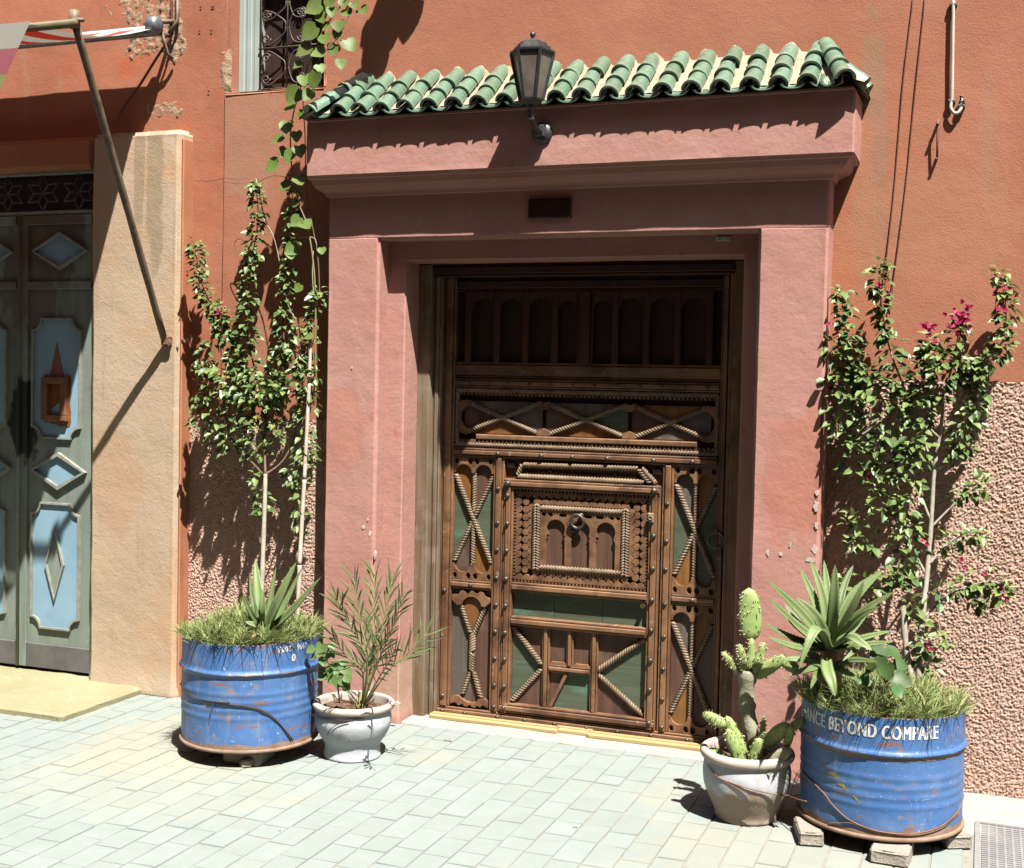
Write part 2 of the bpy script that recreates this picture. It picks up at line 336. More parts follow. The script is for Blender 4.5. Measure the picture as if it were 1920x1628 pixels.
# ---------------------------------------------------------------- mesh helpers
class MB:
    """collects faces for ONE mesh object"""

    def __init__(s):
        s.v, s.f, s.sm, s.t, s.cur = [], [], [], [], 0.0

    def add(s, vs, fs, smooth=False):
        o = len(s.v)
        s.v += [tuple(p) for p in vs]
        s.f += [tuple(i + o for i in f) for f in fs]
        s.sm += [smooth] * len(fs)
        s.t += [s.cur] * len(fs)

    def box(s, x0, x1, y0, y1, z0, z1, b=0.0):
        if b <= 0:
            s.add([(x0, y0, z0), (x1, y0, z0), (x1, y1, z0), (x0, y1, z0), (x0, y0, z1), (x1, y0, z1), (x1, y1, z1), (x0, y1, z1)],
                  [(0, 3, 2, 1), (4, 5, 6, 7), (0, 1, 5, 4), (1, 2, 6, 5), (2, 3, 7, 6), (3, 0, 4, 7)])
            return
        # front (y0) edges chamfered
        a = [(x0, y0 + b, z0), (x1, y0 + b, z0), (x1, y0 + b, z1), (x0, y0 + b, z1)]
        f = [(x0 + b, y0, z0 + b), (x1 - b, y0, z0 + b), (x1 - b, y0, z1 - b), (x0 + b, y0, z1 - b)]
        k = [(x0, y1, z0), (x1, y1, z0), (x1, y1, z1), (x0, y1, z1)]
        fs = [(4, 5, 6, 7)]
        for i in range(4):
            j = (i + 1) % 4
            fs += [(i, j, 4 + j, 4 + i), (8 + i, 8 + j, j, i)]
        fs.append((11, 10, 9, 8))
        s.add(a + f + k, fs)

    def prism(s, poly, y0, y1, holes=()):
        """polygon in (x, z) extruded from y0 (front) to y1"""
        loops = [list(poly)] + [list(h) for h in holes]
        tris = tessellate_polygon([[Vector((p[0], p[1], 0)) for p in lp] for lp in loops])
        flat = [p for lp in loops for p in lp]
        n = len(flat)
        vs = [(p[0], y0, p[1]) for p in flat] + [(p[0], y1, p[1]) for p in flat]
        fs = []
        for t in tris:
            a, b2, c = (flat[i] for i in t)
            ar = (b2[0] - a[0]) * (c[1] - a[1]) - (c[0] - a[0]) * (b2[1] - a[1])
            t = tuple(t) if ar > 0 else tuple(reversed(t))
            fs.append(t)
            fs.append(tuple(i + n for i in reversed(t)))
        o = 0
        for li, lp in enumerate(loops):
            m = len(lp)
            ar = sum(lp[i][0] * lp[(i + 1) % m][1] - lp[(i + 1) % m][0] * lp[i][1] for i in range(m))
            flip = (ar < 0) != (li > 0)
            for i in range(m):
                a, b2 = o + i, o + (i + 1) % m
                q = (a, a + n, b2 + n, b2)
                fs.append(tuple(reversed(q)) if flip else q)
            o += m
        s.add(vs, fs)

    def tube(s, path, rad, n=8, cap=True, smooth=True, jitter=0.0):
        path = [Vector(p) for p in path]
        if not isinstance(rad, (list, tuple)):
            rad = [rad] * len(path)
        vs, fs = [], []
        up = None
        for i, p in enumerate(path):
            d = (path[min(i + 1, len(path) - 1)] - path[max(i - 1, 0)]).normalized()
            if up is None:
                up = d.orthogonal().normalized()
            up = (up - d * up.dot(d))
            up = up.normalized() if up.length > 1e-6 else d.orthogonal().normalized()
            w = d.cross(up)
            for k in range(n):
                a = 2 * math.pi * k / n
                r = rad[i] * (1 + (random.uniform(-jitter, jitter) if jitter else 0))
                vs.append(p + (up * math.cos(a) + w * math.sin(a)) * r)
        for i in range(len(path) - 1):
            for k in range(n):
                k2 = (k + 1) % n
                fs.append((i * n + k, i * n + k2, (i + 1) * n + k2, (i + 1) * n + k))
        if cap:
            fs.append(tuple(reversed(range(n))))
            fs.append(tuple((len(path) - 1) * n + k for k in range(n)))
        s.add(vs, fs, smooth)

    def lathe(s, prof, n=32, c=(0, 0, 0), a0=0.0, a1=2 * math.pi, smooth=True, warp=None):
        full = abs(a1 - a0 - 2 * math.pi) < 1e-6
        m = n if full else n + 1
        vs, fs = [], []
        for r, z in prof:
            for k in range(m):
                a = a0 + (a1 - a0) * k / n
                rr = r + (warp(a, z) if warp else 0)
                vs.append((c[0] + rr * math.cos(a), c[1] + rr * math.sin(a), c[2] + z))
        for i in range(len(prof) - 1):
            for k in range(n):
                k2 = (k + 1) % m
                fs.append((i * m + k, i * m + k2, (i + 1) * m + k2, (i + 1) * m + k))
        s.add(vs, fs, smooth)

    def mesh(s, name):
        me = bpy.data.meshes.new(name)
        me.from_pydata(s.v, [], s.f)
        me.polygons.foreach_set('use_smooth', s.sm)
        if any(s.t):
            at = me.attributes.new('tone', 'FLOAT', 'FACE')
            at.data.foreach_set('value', s.t)
        me.update()
        return me

    def build(s, name, material, parent=None, recalc=False):
        me = s.mesh(name)
        if recalc:
            bm = bmesh.new()
            bm.from_mesh(me)
            bmesh.ops.recalc_face_normals(bm, faces=bm.faces)
            bm.to_mesh(me)
            bm.free()
        me.materials.append(M[material])
        return link(bpy.data.objects.new(name, me), parent)


def link(o, parent=None):
    COL.objects.link(o)
    if parent is not None:
        o.parent = parent
        o.matrix_parent_inverse = Matrix.Translation(-Vector(parent.get('base', (0, 0, 0))))
    return o


def tag(o, label, cat, group=None, kind=None):
    if label:
        o['label'] = label
    if cat:
        o['category'] = cat
    if group:
        o['group'] = group
    if kind:
        o['kind'] = kind
    return o


def thing(name, label, cat, base=(0, 0, 0), group=None, kind=None):
    o = bpy.data.objects.new(name, None)
    o.empty_display_size = 0.1
    o.location = base
    o['base'] = tuple(float(c) for c in base)
    COL.objects.link(o)
    return tag(o, label, cat, group, kind)


def inst(name, me, parent, loc, rot=(0, 0, 0), scale=(1, 1, 1)):
    o = bpy.data.objects.new(name, me)
    link(o, parent)
    o.location = loc
    o.rotation_euler = rot
    o.scale = scale
    return o


def lerp(a, b, t):
    return a + (b - a) * t


def smooth_path(pts, k=4):
    """Catmull-Rom through 3-D points"""
    P = [Vector(p) for p in pts]
    out = []
    for i in range(len(P) - 1):
        p0, p1, p2, p3 = P[max(i - 1, 0)], P[i], P[i + 1], P[min(i + 2, len(P) - 1)]
        for j in range(k):
            t = j / k
            out.append(0.5 * ((2 * p1) + (p2 - p0) * t + (2 * p0 - 5 * p1 + 4 * p2 - p3) * t * t + (3 * p1 - p0 - 3 * p2 + p3) * t ** 3))
    out.append(P[-1])
    return out


def arc(cx, cz, r, a0, a1, n=8):
    return [(cx + r * math.cos(math.radians(lerp(a0, a1, i / n))), cz + r * math.sin(math.radians(lerp(a0, a1, i / n)))) for i in range(n + 1)]


def sheet(mb, x0, x1, z0, z1, y, cell, fn):
    """upright sheet facing -Y whose depth follows fn(x, z)"""
    nx = max(1, round((x1 - x0) / cell))
    nz = max(1, round((z1 - z0) / cell))
    vs, fs = [], []
    for j in range(nz + 1):
        z = lerp(z0, z1, j / nz)
        for i in range(nx + 1):
            x = lerp(x0, x1, i / nx)
            vs.append((x, y - fn(x, z), z))
    w = nx + 1
    for j in range(nz):
        for i in range(nx):
            a = j * w + i
            fs.append((a, a + 1, a + 1 + w, a + w))
    mb.add(vs, fs, True)


def plaster_relief(x, z):
    return 0.004 * noise.noise((x * 2.3, z * 2.3, 0.3)) + 0.0018 * noise.noise((x * 9, z * 9, 4.0))


def text_mesh(body, size, extrude=0.0):
    cu = bpy.data.curves.new('lettering', 'FONT')
    cu.body = body
    cu.size = size
    cu.resolution_u = 3
    cu.space_character = 1.12
    ob = bpy.data.objects.new('lettering', cu)
    COL.objects.link(ob)
    dg = bpy.context.evaluated_depsgraph_get()
    me = bpy.data.meshes.new_from_object(ob.evaluated_get(dg))
    bpy.data.objects.remove(ob)
    vs = [v.co.copy() for v in me.vertices]
    fs = [tuple(p.vertices) for p in me.polygons]
    bpy.data.meshes.remove(me)
    return vs, fs

# ================================================================ SETTING
def rough_box(mb, x0, x1, y0, y1, z0, z1, cell=0.05, amp=0.004, bev=0.009, fn=None):
    bm = bmesh.new()
    bmesh.ops.create_cube(bm, size=1.0)
    for v in bm.verts:
        v.co = Vector((lerp(x0, x1, v.co.x + .5), lerp(y0, y1, v.co.y + .5), lerp(z0, z1, v.co.z + .5)))
    if bev:
        bmesh.ops.bevel(bm, geom=list(bm.edges), offset=bev, segments=2, affect='EDGES')
    for ax, a, b in ((0, x0, x1), (1, y0, y1), (2, z0, z1)):
        n = int((b - a) / cell)
        cuts = [a + (b - a) * i / (n + 1) for i in range(1, n + 1)]
        if b - a > 5 * bev:
            cuts += [a + 1.35 * bev, b - 1.35 * bev]
        for cut in cuts:
            co = [0, 0, 0]
            co[ax] = cut
            no = [0, 0, 0]
            no[ax] = 1
            bmesh.ops.bisect_plane(bm, geom=list(bm.verts) + list(bm.edges) + list(bm.faces), plane_co=co, plane_no=no)
    bm.normal_update()
    off = {}
    for v in bm.verts:
        d = amp * (noise.noise(v.co * 3.1) + 0.5 * noise.noise(v.co * 11.0))
        if fn:
            d += fn(v.co)
        off[v] = v.normal * d
    for v, d in off.items():
        v.co += d
    bm.verts.index_update()
    mb.add([v.co for v in bm.verts], [[v.index for v in f.verts] for f in bm.faces], True)
    bm.free()


# ---- pavement: sand bed with pavers laid in columns square to the wall
pav = thing('pavement', None, None, (0, 0, 0), kind='structure')
mb = MB()
mb.add([(-60, -60, -0.0035), (60, -60, -0.0035), (60, 0.6, -0.0035), (-60, 0.6, -0.0035)], [(0, 1, 2, 3)])
mb.build('sand_bed', 'joint_sand', pav)
PV = []
rp = random.Random(3)
for k in range(6):
    m_ = MB()
    j = lambda s: rp.uniform(-s, s)
    top = [(-.5 + j(.012) + .035, -.5 + j(.012) + .02), (.5 + j(.012) - .035, -.5 + j(.012) + .02), (.5 + j(.012) - .035, .5 + j(.012) - .02), (-.5 + j(.012) + .035, .5 + j(.012) - .02)]
    vs = [(x * .982, y * .989, 0.0 + j(.0008)) for x, y in top] + [(x * 1.0, y * 1.0, -0.0028) for x, y in top] + [(x * 1.02, y * 1.01, -0.03) for x, y in top]
    fs = [(0, 1, 2, 3)]
    for r_ in (0, 4):
        for i in range(4):
            q = (i + 1) % 4
            fs.append((r_ + 4 + i, r_ + 4 + q, r_ + q, r_ + i))
    m_.add(vs, fs)
    me = m_.mesh('paver')
    me.materials.append(M['paver'])
    PV.append((me, vs, fs))
cells = []
x = -6.2
while x < 4.6:
    w = 0.109 + rp.uniform(-.006, .006)
    y = -6.4 - rp.uniform(0, .2)
    lim = -0.045 - 0.02 * rp.random()
    if -0.94 < x + w / 2 < 0.80:
        lim = -0.03
    while y < lim - 0.03:
        ln = rp.choice((0.11, 0.145, 0.165, 0.18, 0.205, 0.25)) * rp.uniform(.95, 1.05)
        y1 = min(y + ln, lim)
        if y1 - y < .05:
            break
        yc = (y + y1) / 2
        skip = (x + w > 1.735 and x < 2.12 and -1.5 < yc < -0.36) or (x + w > 1.62 and yc > -0.52)
        if not skip:
            cells.append((x + w / 2, yc, w + .002, y1 - y + .002))
        y = y1 + .002
    x += w + .001


def in_frame(x, y):
    c = cam.matrix_world.inverted() @ Vector((x, y, 0))
    u, v = c.x / -c.z, c.y / -c.z
    return abs(u) < 0.43 and -0.365 < v


front = [c for c in cells if in_frame(c[0], c[1])]
front.sort(key=lambda c: (c[0] - 1.715) ** 2 + (c[1] + 5.427) ** 2)
near = set(front[:300])
rest = MB()
for c in cells:
    me, vs, fs = PV[rp.randrange(6)]
    dz = rp.uniform(-.0016, .0016)
    rot = rp.uniform(-.012, .012)
    tx, ty = rp.uniform(-.008, .008), rp.uniform(-.008, .008)
    if c in near:
        inst('paver', me, pav, (c[0], c[1], dz), (tx, ty, rot), (c[2], c[3], 1))
    elif c[1] > -3.6 or abs(c[0]) < 5:
        ca, sa = math.cos(rot), math.sin(rot)
        rest.add([(c[0] + v[0] * c[2] * ca - v[1] * c[3] * sa, c[1] + v[0] * c[2] * sa + v[1] * c[3] * ca, v[2] + dz) for v in vs], fs)
o = rest.build('paver_field', 'paver', pav)
o['kind'] = 'stuff'
# cement margins along the wall foot, in front of the door and round the grate
mb = MB()


def margin(x0, x1, y0, y1, z=0.0):
    nx, ny = max(2, int((x1 - x0) / .03)), max(2, int((y1 - y0) / .02))
    vs = []
    for j_ in range(ny + 1):
        for i_ in range(nx + 1):
            xx, yy = lerp(x0, x1, i_ / nx), lerp(y0, y1, j_ / ny)
            if j_ == 0:
                yy += .008 * noise.noise((xx * 17, 3.3, 0)) + .006 * noise.noise((xx * 45, 1.3, 0))
            vs.append((xx, yy, z + .003 * noise.noise((xx * 8, yy * 8, 1)) - (.006 if j_ == 0 else 0)))
    mb.add(vs, [(a, a + 1, a + nx + 2, a + nx + 1) for j_ in range(ny) for a in range(j_ * (nx + 1), j_ * (nx + 1) + nx)], True)


margin(-0.93, 0.80, -0.035, 0.22, 0.004)
margin(-2.10, -1.21, -0.06, 0.03)
margin(1.62, 4.4, -0.53, -0.37, -0.002)
margin(1.09, 4.4, -0.37, 0.03, 0.001)
mb.build('cement_margin', 'cement', pav)

# ---- house wall: smooth plaster above, pebble-dashed dado below
house = thing('house_wall', 'terracotta plastered house wall with pebble-dashed lower part around the pink portal', 'wall', (0.5, 0, 0))
mb = MB()
sheet(mb, 1.05, 4.4, 1.675, 4.6, 0.0, 0.045, plaster_relief)
sheet(mb, -1.33, 1.05, 2.28, 4.6, 0.0, 0.045, plaster_relief)
sheet(mb, -1.9, -1.14, 1.43, 3.06, 0.0, 0.04, plaster_relief)
sheet(mb, -1.9, -1.33, 3.95, 4.6, 0.0, 0.06, plaster_relief)
mb.build('upper_plaster', 'plaster_house', house)
mb = MB()
mb.box(1.0, 4.4, 0.012, 0.4, 0, 4.6)
mb.box(-1.33, 1.0, 0.012, 0.4, 2.4, 4.6)
mb.box(-1.9, -1.13, 0.012, 0.4, 0, 3.055)
mb.box(-1.9, -1.33, 0.012, 0.4, 3.96, 4.6)
mb.build('wall_core', 'plaster_house', house)


def pebble(x, z):
    p = (x * 128, z * 128, 0.0)
    d, _ = noise.voronoi(p)
    k = max(0.0, 1.0 - d[0] * 1.5)
    d2, _ = noise.voronoi((x * 64 + 5, z * 64, 2.0))
    k2 = max(0.0, 1.0 - d2[0] * 1.3)
    return 0.001 + 0.0080 * k ** .9 + 0.0016 * k2 + 0.0012 * noise.noise((x * 7, z * 7, 2.0)) + .0028 * noise.noise((x * 190, z * 190, 2.0))


mb = MB()
sheet(mb, 1.075, 2.05, 0.0, 1.682, -0.004, 0.0034, pebble)
mb.build('roughcast_dado', 'roughcast', house)
mb = MB()
sheet(mb, 2.05, 3.1, 0.0, 1.682, -0.004, 0.0055, pebble)
sheet(mb, 3.1, 4.4, 0.0, 1.682, -0.004, 0.012, pebble)
mb.build('roughcast_dado', 'roughcast', house)
mb = MB()
sheet(mb, -2.10, -1.15, 0.0, 1.437, -0.004, 0.0034, pebble)
mb.build('roughcast_dado', 'roughcast', house)

# ---- unseen house added behind the camera to shade the street and cut bounce
opp = thing('added_shade_house', 'added unseen house behind the viewer, put there to shade the street', 'house', (0, -6.2, 0))
mb = MB()
mb.box(-14, 14, -11.0, -6.0, -0.02, 9.2)
mb.build('facade', 'plaster_house', opp)
mb = MB()
mb.box(-14.2, 14.2, -11.0, -5.9, 9.2, 9.4)
mb.build('parapet', 'plaster_house', opp)

# ---- neighbouring shop wall
shop = thing('shop_wall', 'red-orange plastered shop wall with broken plaster beside the awning roller', 'wall', (-3.2, 0, 0))
mb = MB()
sheet(mb, -6.5, -1.9, 2.84, 4.6, -0.006, 0.045, plaster_relief)
sheet(mb, -2.12, -1.9, 1.43, 2.86, -0.006, 0.04, plaster_relief)
mb.build('upper_plaster', 'plaster_shop', shop)
mb = MB()
mb.box(-6.5, -1.905, 0.012, 0.4, 2.8, 4.6)
mb.box(-2.6, -1.905, 0.012, 0.4, 0, 2.8)
mb.box(-6.5, -2.6, 0.08, 0.4, 0, 2.8)
mb.build('wall_core', 'plaster_shop', shop)


def patch(outline, y, amp, cell=0.008, seed=0.0, lift=0.0):
    """rough scab of bare masonry with a ragged outline, edges buried in the wall"""
    m_ = MB()
    xs = [p[0] for p in outline]
    zs = [p[1] for p in outline]
    x0, x1, z0, z1 = min(xs), max(xs), min(zs), max(zs)
    n = len(outline)

    def dist(x, z):
        ins, best = False, 9.0
        for i in range(n):
            (ax, az), (bx, bz) = outline[i], outline[(i + 1) % n]
            if (az > z) != (bz > z) and x < (bx - ax) * (z - az) / (bz - az) + ax:
                ins = not ins
            dx, dz = bx - ax, bz - az
            t = max(0, min(1, ((x - ax) * dx + (z - az) * dz) / (dx * dx + dz * dz + 1e-9)))
            best = min(best, math.hypot(ax + t * dx - x, az + t * dz - z))
        return best if ins else -best

    def fn(x, z):
        d = dist(x, z) + 0.02 * noise.noise((x * 25, z * 25, seed)) + .008 * noise.noise((x * 70, z * 70, seed))
        e = max(-0.012, min(0.003 + lift, d * 0.5))
        return e + (amp * (noise.noise((x * 38, z * 38, seed)) + .6 * noise.noise((x * 90, z * 90, seed))) if d > 0 else 0)
    sheet(m_, x0 - .02, x1 + .02, z0 - .02, z1 + .02, y, cell, fn)
    return m_


def crack(pts, w_=.0022):
    P = smooth_path([(p[0], 0, p[1]) for p in pts], 6)
    m_ = MB()
    up, lo_ = [], []
    for i, p in enumerate(P):
        j_ = .004 * noise.noise((p.x * 60, p.z * 60, 3))
        k_ = w_ * (.3 + .7 * abs(noise.noise((p.x * 35, p.z * 35, 9)))) * math.sin(math.pi * (i + .5) / len(P))
        y_ = -0.0075 - plaster_relief(p.x, p.z)
        up.append((p.x, y_, p.z + j_ + k_))
        lo_.append((p.x, y_, p.z + j_ - k_))
    n = len(P)
    m_.add(up + lo_, [(i, n + i, n + i + 1, i + 1) for i in range(n - 1)])
    m_.build('crack', 'wire_dark', shop)


crack([(-2.0902, 2.6349), (-1.9881, 2.6257), (-1.8999, 2.6358), (-1.8061, 2.6269), (-1.7196, 2.6342)])
crack([(-2.6403, 3.4920), (-2.6612, 3.5515), (-2.6447, 3.5995)])
crack([(-2.1951, 3.2945), (-2.1749, 3.2259), (-2.1868, 3.1460), (-2.1601, 3.0771)], .0018)
patch([(-2.6617, 3.6037), (-2.4437, 3.5846), (-2.1662, 3.5602), (-2.1479, 3.3848), (-2.1243, 3.2893), (-2.1943, 3.2272), (-2.2924, 3.2881), (-2.4170, 3.2645), (-2.5170, 3.2825), (-2.4909, 3.3434), (-2.4186, 3.4060), (-2.5089, 3.4676), (-2.5265, 3.5510)], -0.004, 0.009, 0.009, 1.0).build('broken_plaster', 'bare_masonry', shop)
patch([(-2.4141, 3.0026), (-2.3386, 3.0364), (-2.1984, 3.0390), (-2.1398, 2.9925), (-2.1585, 2.9505), (-2.3938, 2.9688)], -0.004, 0.007, 0.008, 2.0).build('broken_plaster', 'bare_masonry', shop)
patch([(-2.6412, 3.5882), (-2.6003, 3.5518), (-2.5793, 3.4734), (-2.6065, 3.4975), (-2.6408, 3.5443)], -0.004, 0.004, 0.008, 3.0).build('broken_plaster', 'bare_masonry', shop)
patch([(-1.9180, 3.2610), (-1.8960, 3.2541), (-1.8849, 3.1263), (-1.8932, 3.0527), (-1.9089, 3.0537), (-1.9197, 3.1551)], -0.004, 0.004, 0.008, 4.0).build('broken_plaster', 'bare_masonry', shop)
for px in ((-2.0410, 0.0000, 3.4987), (-1.9746, 0.0000, 3.4931), (-1.9651, 0.0000, 3.4923), (-2.0457, 0.0000, 3.3794), (-1.9761, 0.0000, 3.3766), (-1.9878, 0.0000, 3.0745)):
    mb = MB()
    mb.lathe([(0.0, 0.001), (0.006, 0.0), (0.0, -0.002)], 8)
    o = mb.build('drill_hole', 'wire_dark', shop)
    o.rotation_euler = (math.pi / 2, 0, 0)
    o.location = (px[0], -0.012, px[2])

# ---- beige surround of the shop door
sur = thing('door_surround', 'weathered beige pilaster and lintel framing the metal shop door', 'pilaster', (-2.36, -0.05, 0))
mb = MB()


def foot(co):
    return 0.012 * max(0, 1 - co.z / 0.12) + (0.006 * noise.noise(co * 14) if co.z > 2.7 else 0)


rough_box(mb, -2.635, -2.09, -0.10, 0.06, -0.02, 2.875, 0.05, 0.005, 0.02, foot)
mb.build('pilaster', 'plaster_beige', sur)
mb = MB()
rough_box(mb, -2.094, -2.079, -0.085, 0.02, -0.02, 2.83, 0.06, 0.002, 0.004)
mb.build('painted_return', 'plaster_orange', sur)
mb = MB()
rough_box(mb, -6.5, -2.637, -0.094, 0.06, 2.705, 2.868, 0.07, 0.005, 0.018)
mb.build('lintel', 'plaster_orange', sur)

# ---- doorstep
mb = MB()


def stepn(co):
    return 0.004 * noise.noise(co * 20)


rough_box(mb, -4.6, -2.29, -0.70, 0.06, -0.03, 0.037, 0.05, 0.006, 0.012, stepn)
tag(mb.build('doorstep', 'step_yellow'), 'worn yellowish concrete doorstep slab in front of the metal door', 'step')

# ================================================================ PORTAL
port = thing('door_portal', 'pink plastered portal with stepped reveal, cornice and fascia around the wooden door', 'portal', (-0.06, -0.1, 0))


def jambf(co):
    return 0.010 * max(0, 1 - co.z / 0.10)


for x0, x1 in ((-1.222, -0.947), (0.815, 1.10)):
    mb = MB()
    rough_box(mb, x0, x1, -0.15, 0.05, -0.02, 2.31, 0.045, 0.004, 0.010, jambf)
    mb.build('jamb', 'plaster_pink', port)
mb = MB()
rough_box(mb, -1.221, 1.099, -0.1485, 0.05, 2.293, 2.56, 0.05, 0.003, 0.009)
mb.build('lintel', 'plaster_pink', port)
for x0, x1 in ((-0.96, -0.856), (0.738, 0.83)):
    mb = MB()
    rough_box(mb, x0, x1, -0.05, 0.26, -0.02, 2.30, 0.06, 0.002, 0.005, jambf)
    mb.build('inner_jamb', 'plaster_pink', port)
mb = MB()
rough_box(mb, -0.955, 0.825, -0.0485, 0.26, 2.203, 2.30, 0.06, 0.002, 0.005)
mb.build('inner_lintel', 'plaster_pink', port)
mb = MB()
rough_box(mb, -1.283, 1.20, -0.255, 0.03, 2.575, 2.835, 0.05, 0.003, 0.007)
mb.build('fascia', 'plaster_pink', port)
# cornice swept round three sides
prof = [(0.097, 2.585), (0.092, 2.570), (0.078, 2.566), (0.074, 2.556), (0.069, 2.543), (0.056, 2.530), (0.036, 2.521), (0.020, 2.516), (0.014, 2.508), (0.011, 2.498), (-0.004, 2.494)]
mb = MB()
vs = []
for o_, z in prof:
    vs += [(-1.222 - o_ * .62, 0.03, z), (-1.222 - o_ * .62, -0.15 - o_, z), (1.10 + o_, -0.15 - o_, z), (1.10 + o_, 0.03, z)]
fs = []
for i in range(len(prof) - 1):
    for k in range(3):
        a = i * 4 + k
        fs.append((a + 4, a + 5, a + 1, a))
mb.add(vs, fs, False)
mb.build('cornice', 'plaster_pink', port, recalc=True)

# chips where the pink coat has flaked off
rk = random.Random(17)
for (px, pz, sw, sh) in ((*(1.0837, -0.1500, 1.2087)[::2], .012, .016), (*(1.0810, -0.1500, 1.1533)[::2], .014, .03), (*(1.0855, -0.1500, 1.0761)[::2], .010, .02), (*(1.0820, -0.1500, 0.9763)[::2], .018, .026), (*(1.0660, -0.1500, 0.9308)[::2], .03, .014), (*(0.8900, -0.1500, 0.9501)[::2], .009, .022), (*(0.9432, -0.1500, 0.9447)[::2], .010, .012), (*(0.9815, -0.1500, 0.9875)[::2], .005, .016), (*(-1.0049, -0.1500, 0.9446)[::2], .012, .018), (*(-0.9707, -0.1500, 0.9164)[::2], .010, .024), (*(-0.9830, -0.1500, 0.9788)[::2], .006, .010), (*(-0.9436, -0.1500, 0.8172)[::2], .006, .03), (*(-1.0805, -0.1500, 1.6933)[::2], .004, .006), (*(-0.8135, -0.1500, 0.1215)[::2], .02, .012)):
    m_ = MB()
    n = 13
    pts = []
    for i in range(n):
        a = 2 * math.pi * i / n
        r_ = rk.uniform(.45, .85)
        pts.append((px + sw * r_ * math.cos(a), pz + sh * r_ * math.sin(a)))
    m_.prism(pts, -0.1532, -0.140)
    m_.build('flaked_chip', 'flaked', port)

# plaque and number strip
mb = MB()
a, b = (-0.2075, -0.1550, 2.4574), (-0.0086, -0.1550, 2.3695)
mb.box(a[0], b[0], -0.166, -0.147, b[2], a[2] - .002, 0.003)
tag(mb.build('plaque', 'plaque_brown'), 'small blank dark brown plaque on the shaded lintel', 'plaque')
t = thing('number_label', 'tiny white numbered sticker under the opening of the pink portal', 'sticker', (0.6454, -0.0520, 2.2743))
mb = MB()
a, b = (0.6152, -0.0520, 2.2818), (0.6778, -0.0520, 2.2645)
mb.box(a[0], b[0], -0.0545, -0.049, b[2], a[2])
mb.build('plate', 'white_print', t)
vs, fs = text_mesh('140 012 008', (a[2] - b[2]) * 0.86)
wd = max(v.x for v in vs)
k = (b[0] - a[0]) * 0.9 / wd
mb = MB()
mb.add([(a[0] + .003 + v.x * k, -0.0560, b[2] + .004 + v.y) for v in vs], fs)
mb.build('number', 'black_print', t)

# ================================================================ TILED CANOPY
can = thing('tiled_canopy', 'small pent roof of green glazed barrel tiles bedded in cream mortar over the portal', 'roof', (0, -0.15, 2.84), kind='thing')
SL = math.atan2(0.228, 0.325)               # slope
cs, sn = math.cos(SL), math.sin(SL)


def cover_mesh(r0, r1, ln, seg=10, rings=9):
    m_ = MB()
    vs, fs = [], []
    for i in range(rings + 1):
        t_ = i / rings
        r = lerp(r0, r1, t_) + (0.0012 if i % 3 == 1 else 0) + (0.0022 if i == 0 else 0)
        for k_ in range(seg + 1):
            a_ = math.pi * (k_ / seg)
            vs.append((r * math.cos(a_), ln * t_, r * math.sin(a_) * .98))
    w_ = seg + 1
    for i in range(rings):
        for k_ in range(seg):
            q = i * w_ + k_
            fs.append((q, q + 1, q + 1 + w_, q + w_))
    m_.add(vs, fs, True)
    # lip thickness and underside
    ri = r0 - 0.009
    vs2 = []
    for k_ in range(seg + 1):
        a_ = math.pi * (k_ / seg)
        vs2.append(((r0 + .0022) * math.cos(a_), 0, (r0 + .0022) * math.sin(a_) * .98))
    for k_ in range(seg + 1):
        a_ = math.pi * (k_ / seg)
        vs2.append((ri * math.cos(a_), -0.0005, ri * math.sin(a_)))
    for k_ in range(seg + 1):
        a_ = math.pi * (k_ / seg)
        vs2.append((ri * math.cos(a_) * .96, ln * .9, ri * math.sin(a_) * .96))
    fs2 = []
    for k_ in range(seg):
        fs2.append((k_, w_ + k_, w_ + k_ + 1, k_ + 1))
        fs2.append((w_ + k_, 2 * w_ + k_, 2 * w_ + k_ + 1, w_ + k_ + 1))
    m_.add(vs2, fs2, True)
    me_ = m_.mesh('tile')
    me_.materials.append(M['glaze_green'])
    return me_


def pan_mesh(r, ln, seg=8):
    m_ = MB()
    vs, fs = [], []
    for y_, th in ((0, 0.0), (ln, 0.0)):
        for rr in (r, r - 0.008):
            for k_ in range(seg + 1):
                a_ = math.pi * (1 + k_ / seg)
                vs.append((rr * math.cos(a_), y_, rr * math.sin(a_) * .46))
    w_ = seg + 1
    for k_ in range(seg):
        fs += [(k_, k_ + 1, w_ + k_ + 1, w_ + k_), (w_ + k_, w_ + k_ + 1, 3 * w_ + k_ + 1, 3 * w_ + k_), (k_ + 1, k_, 2 * w_ + k_, 2 * w_ + k_ + 1)]
    m_.add(vs, fs, True)
    me_ = m_.mesh('pan_tile')
    me_.materials.append(M['glaze_green'])
    return me_


COVER = [cover_mesh(0.0405, 0.033, 0.150), cover_mesh(0.0412, 0.034, 0.150, 10, 7), cover_mesh(0.0398, 0.033, 0.150, 10, 11)]
PAN = pan_mesh(0.049, 0.10)
SHORT = cover_mesh(0.040, 0.034, 0.105, 8, 5)
rc = random.Random(11)
cols = [-0.988 + i * (2.006 / 17) for i in range(18)]
base_z = 2.852


def on_roof(x, s_, up=0.0):
    """point at distance s_ up the slope from the eave, lifted square to the slope"""
    return (x, -0.300 + s_ * cs - up * sn, base_z + s_ * sn + up * cs)


for x in cols + [-1.09]:
    for r_ in range(3):
        s_ = r_ * 0.113 + rc.uniform(-.006, .006)
        o = inst('tile', rc.choice(COVER), can, on_roof(x + rc.uniform(-.005, .005), s_, 0.004 + 0.002 * r_ + rc.uniform(-.002, .003)),
                 (SL - 0.035 + rc.uniform(-.03, .03), rc.uniform(-.06, .06), rc.uniform(-.05, .05)))
    inst('pan_tile', PAN, can, on_roof(x + .059, -0.014, 0.010), (SL, 0, rc.uniform(-.03, .03)))
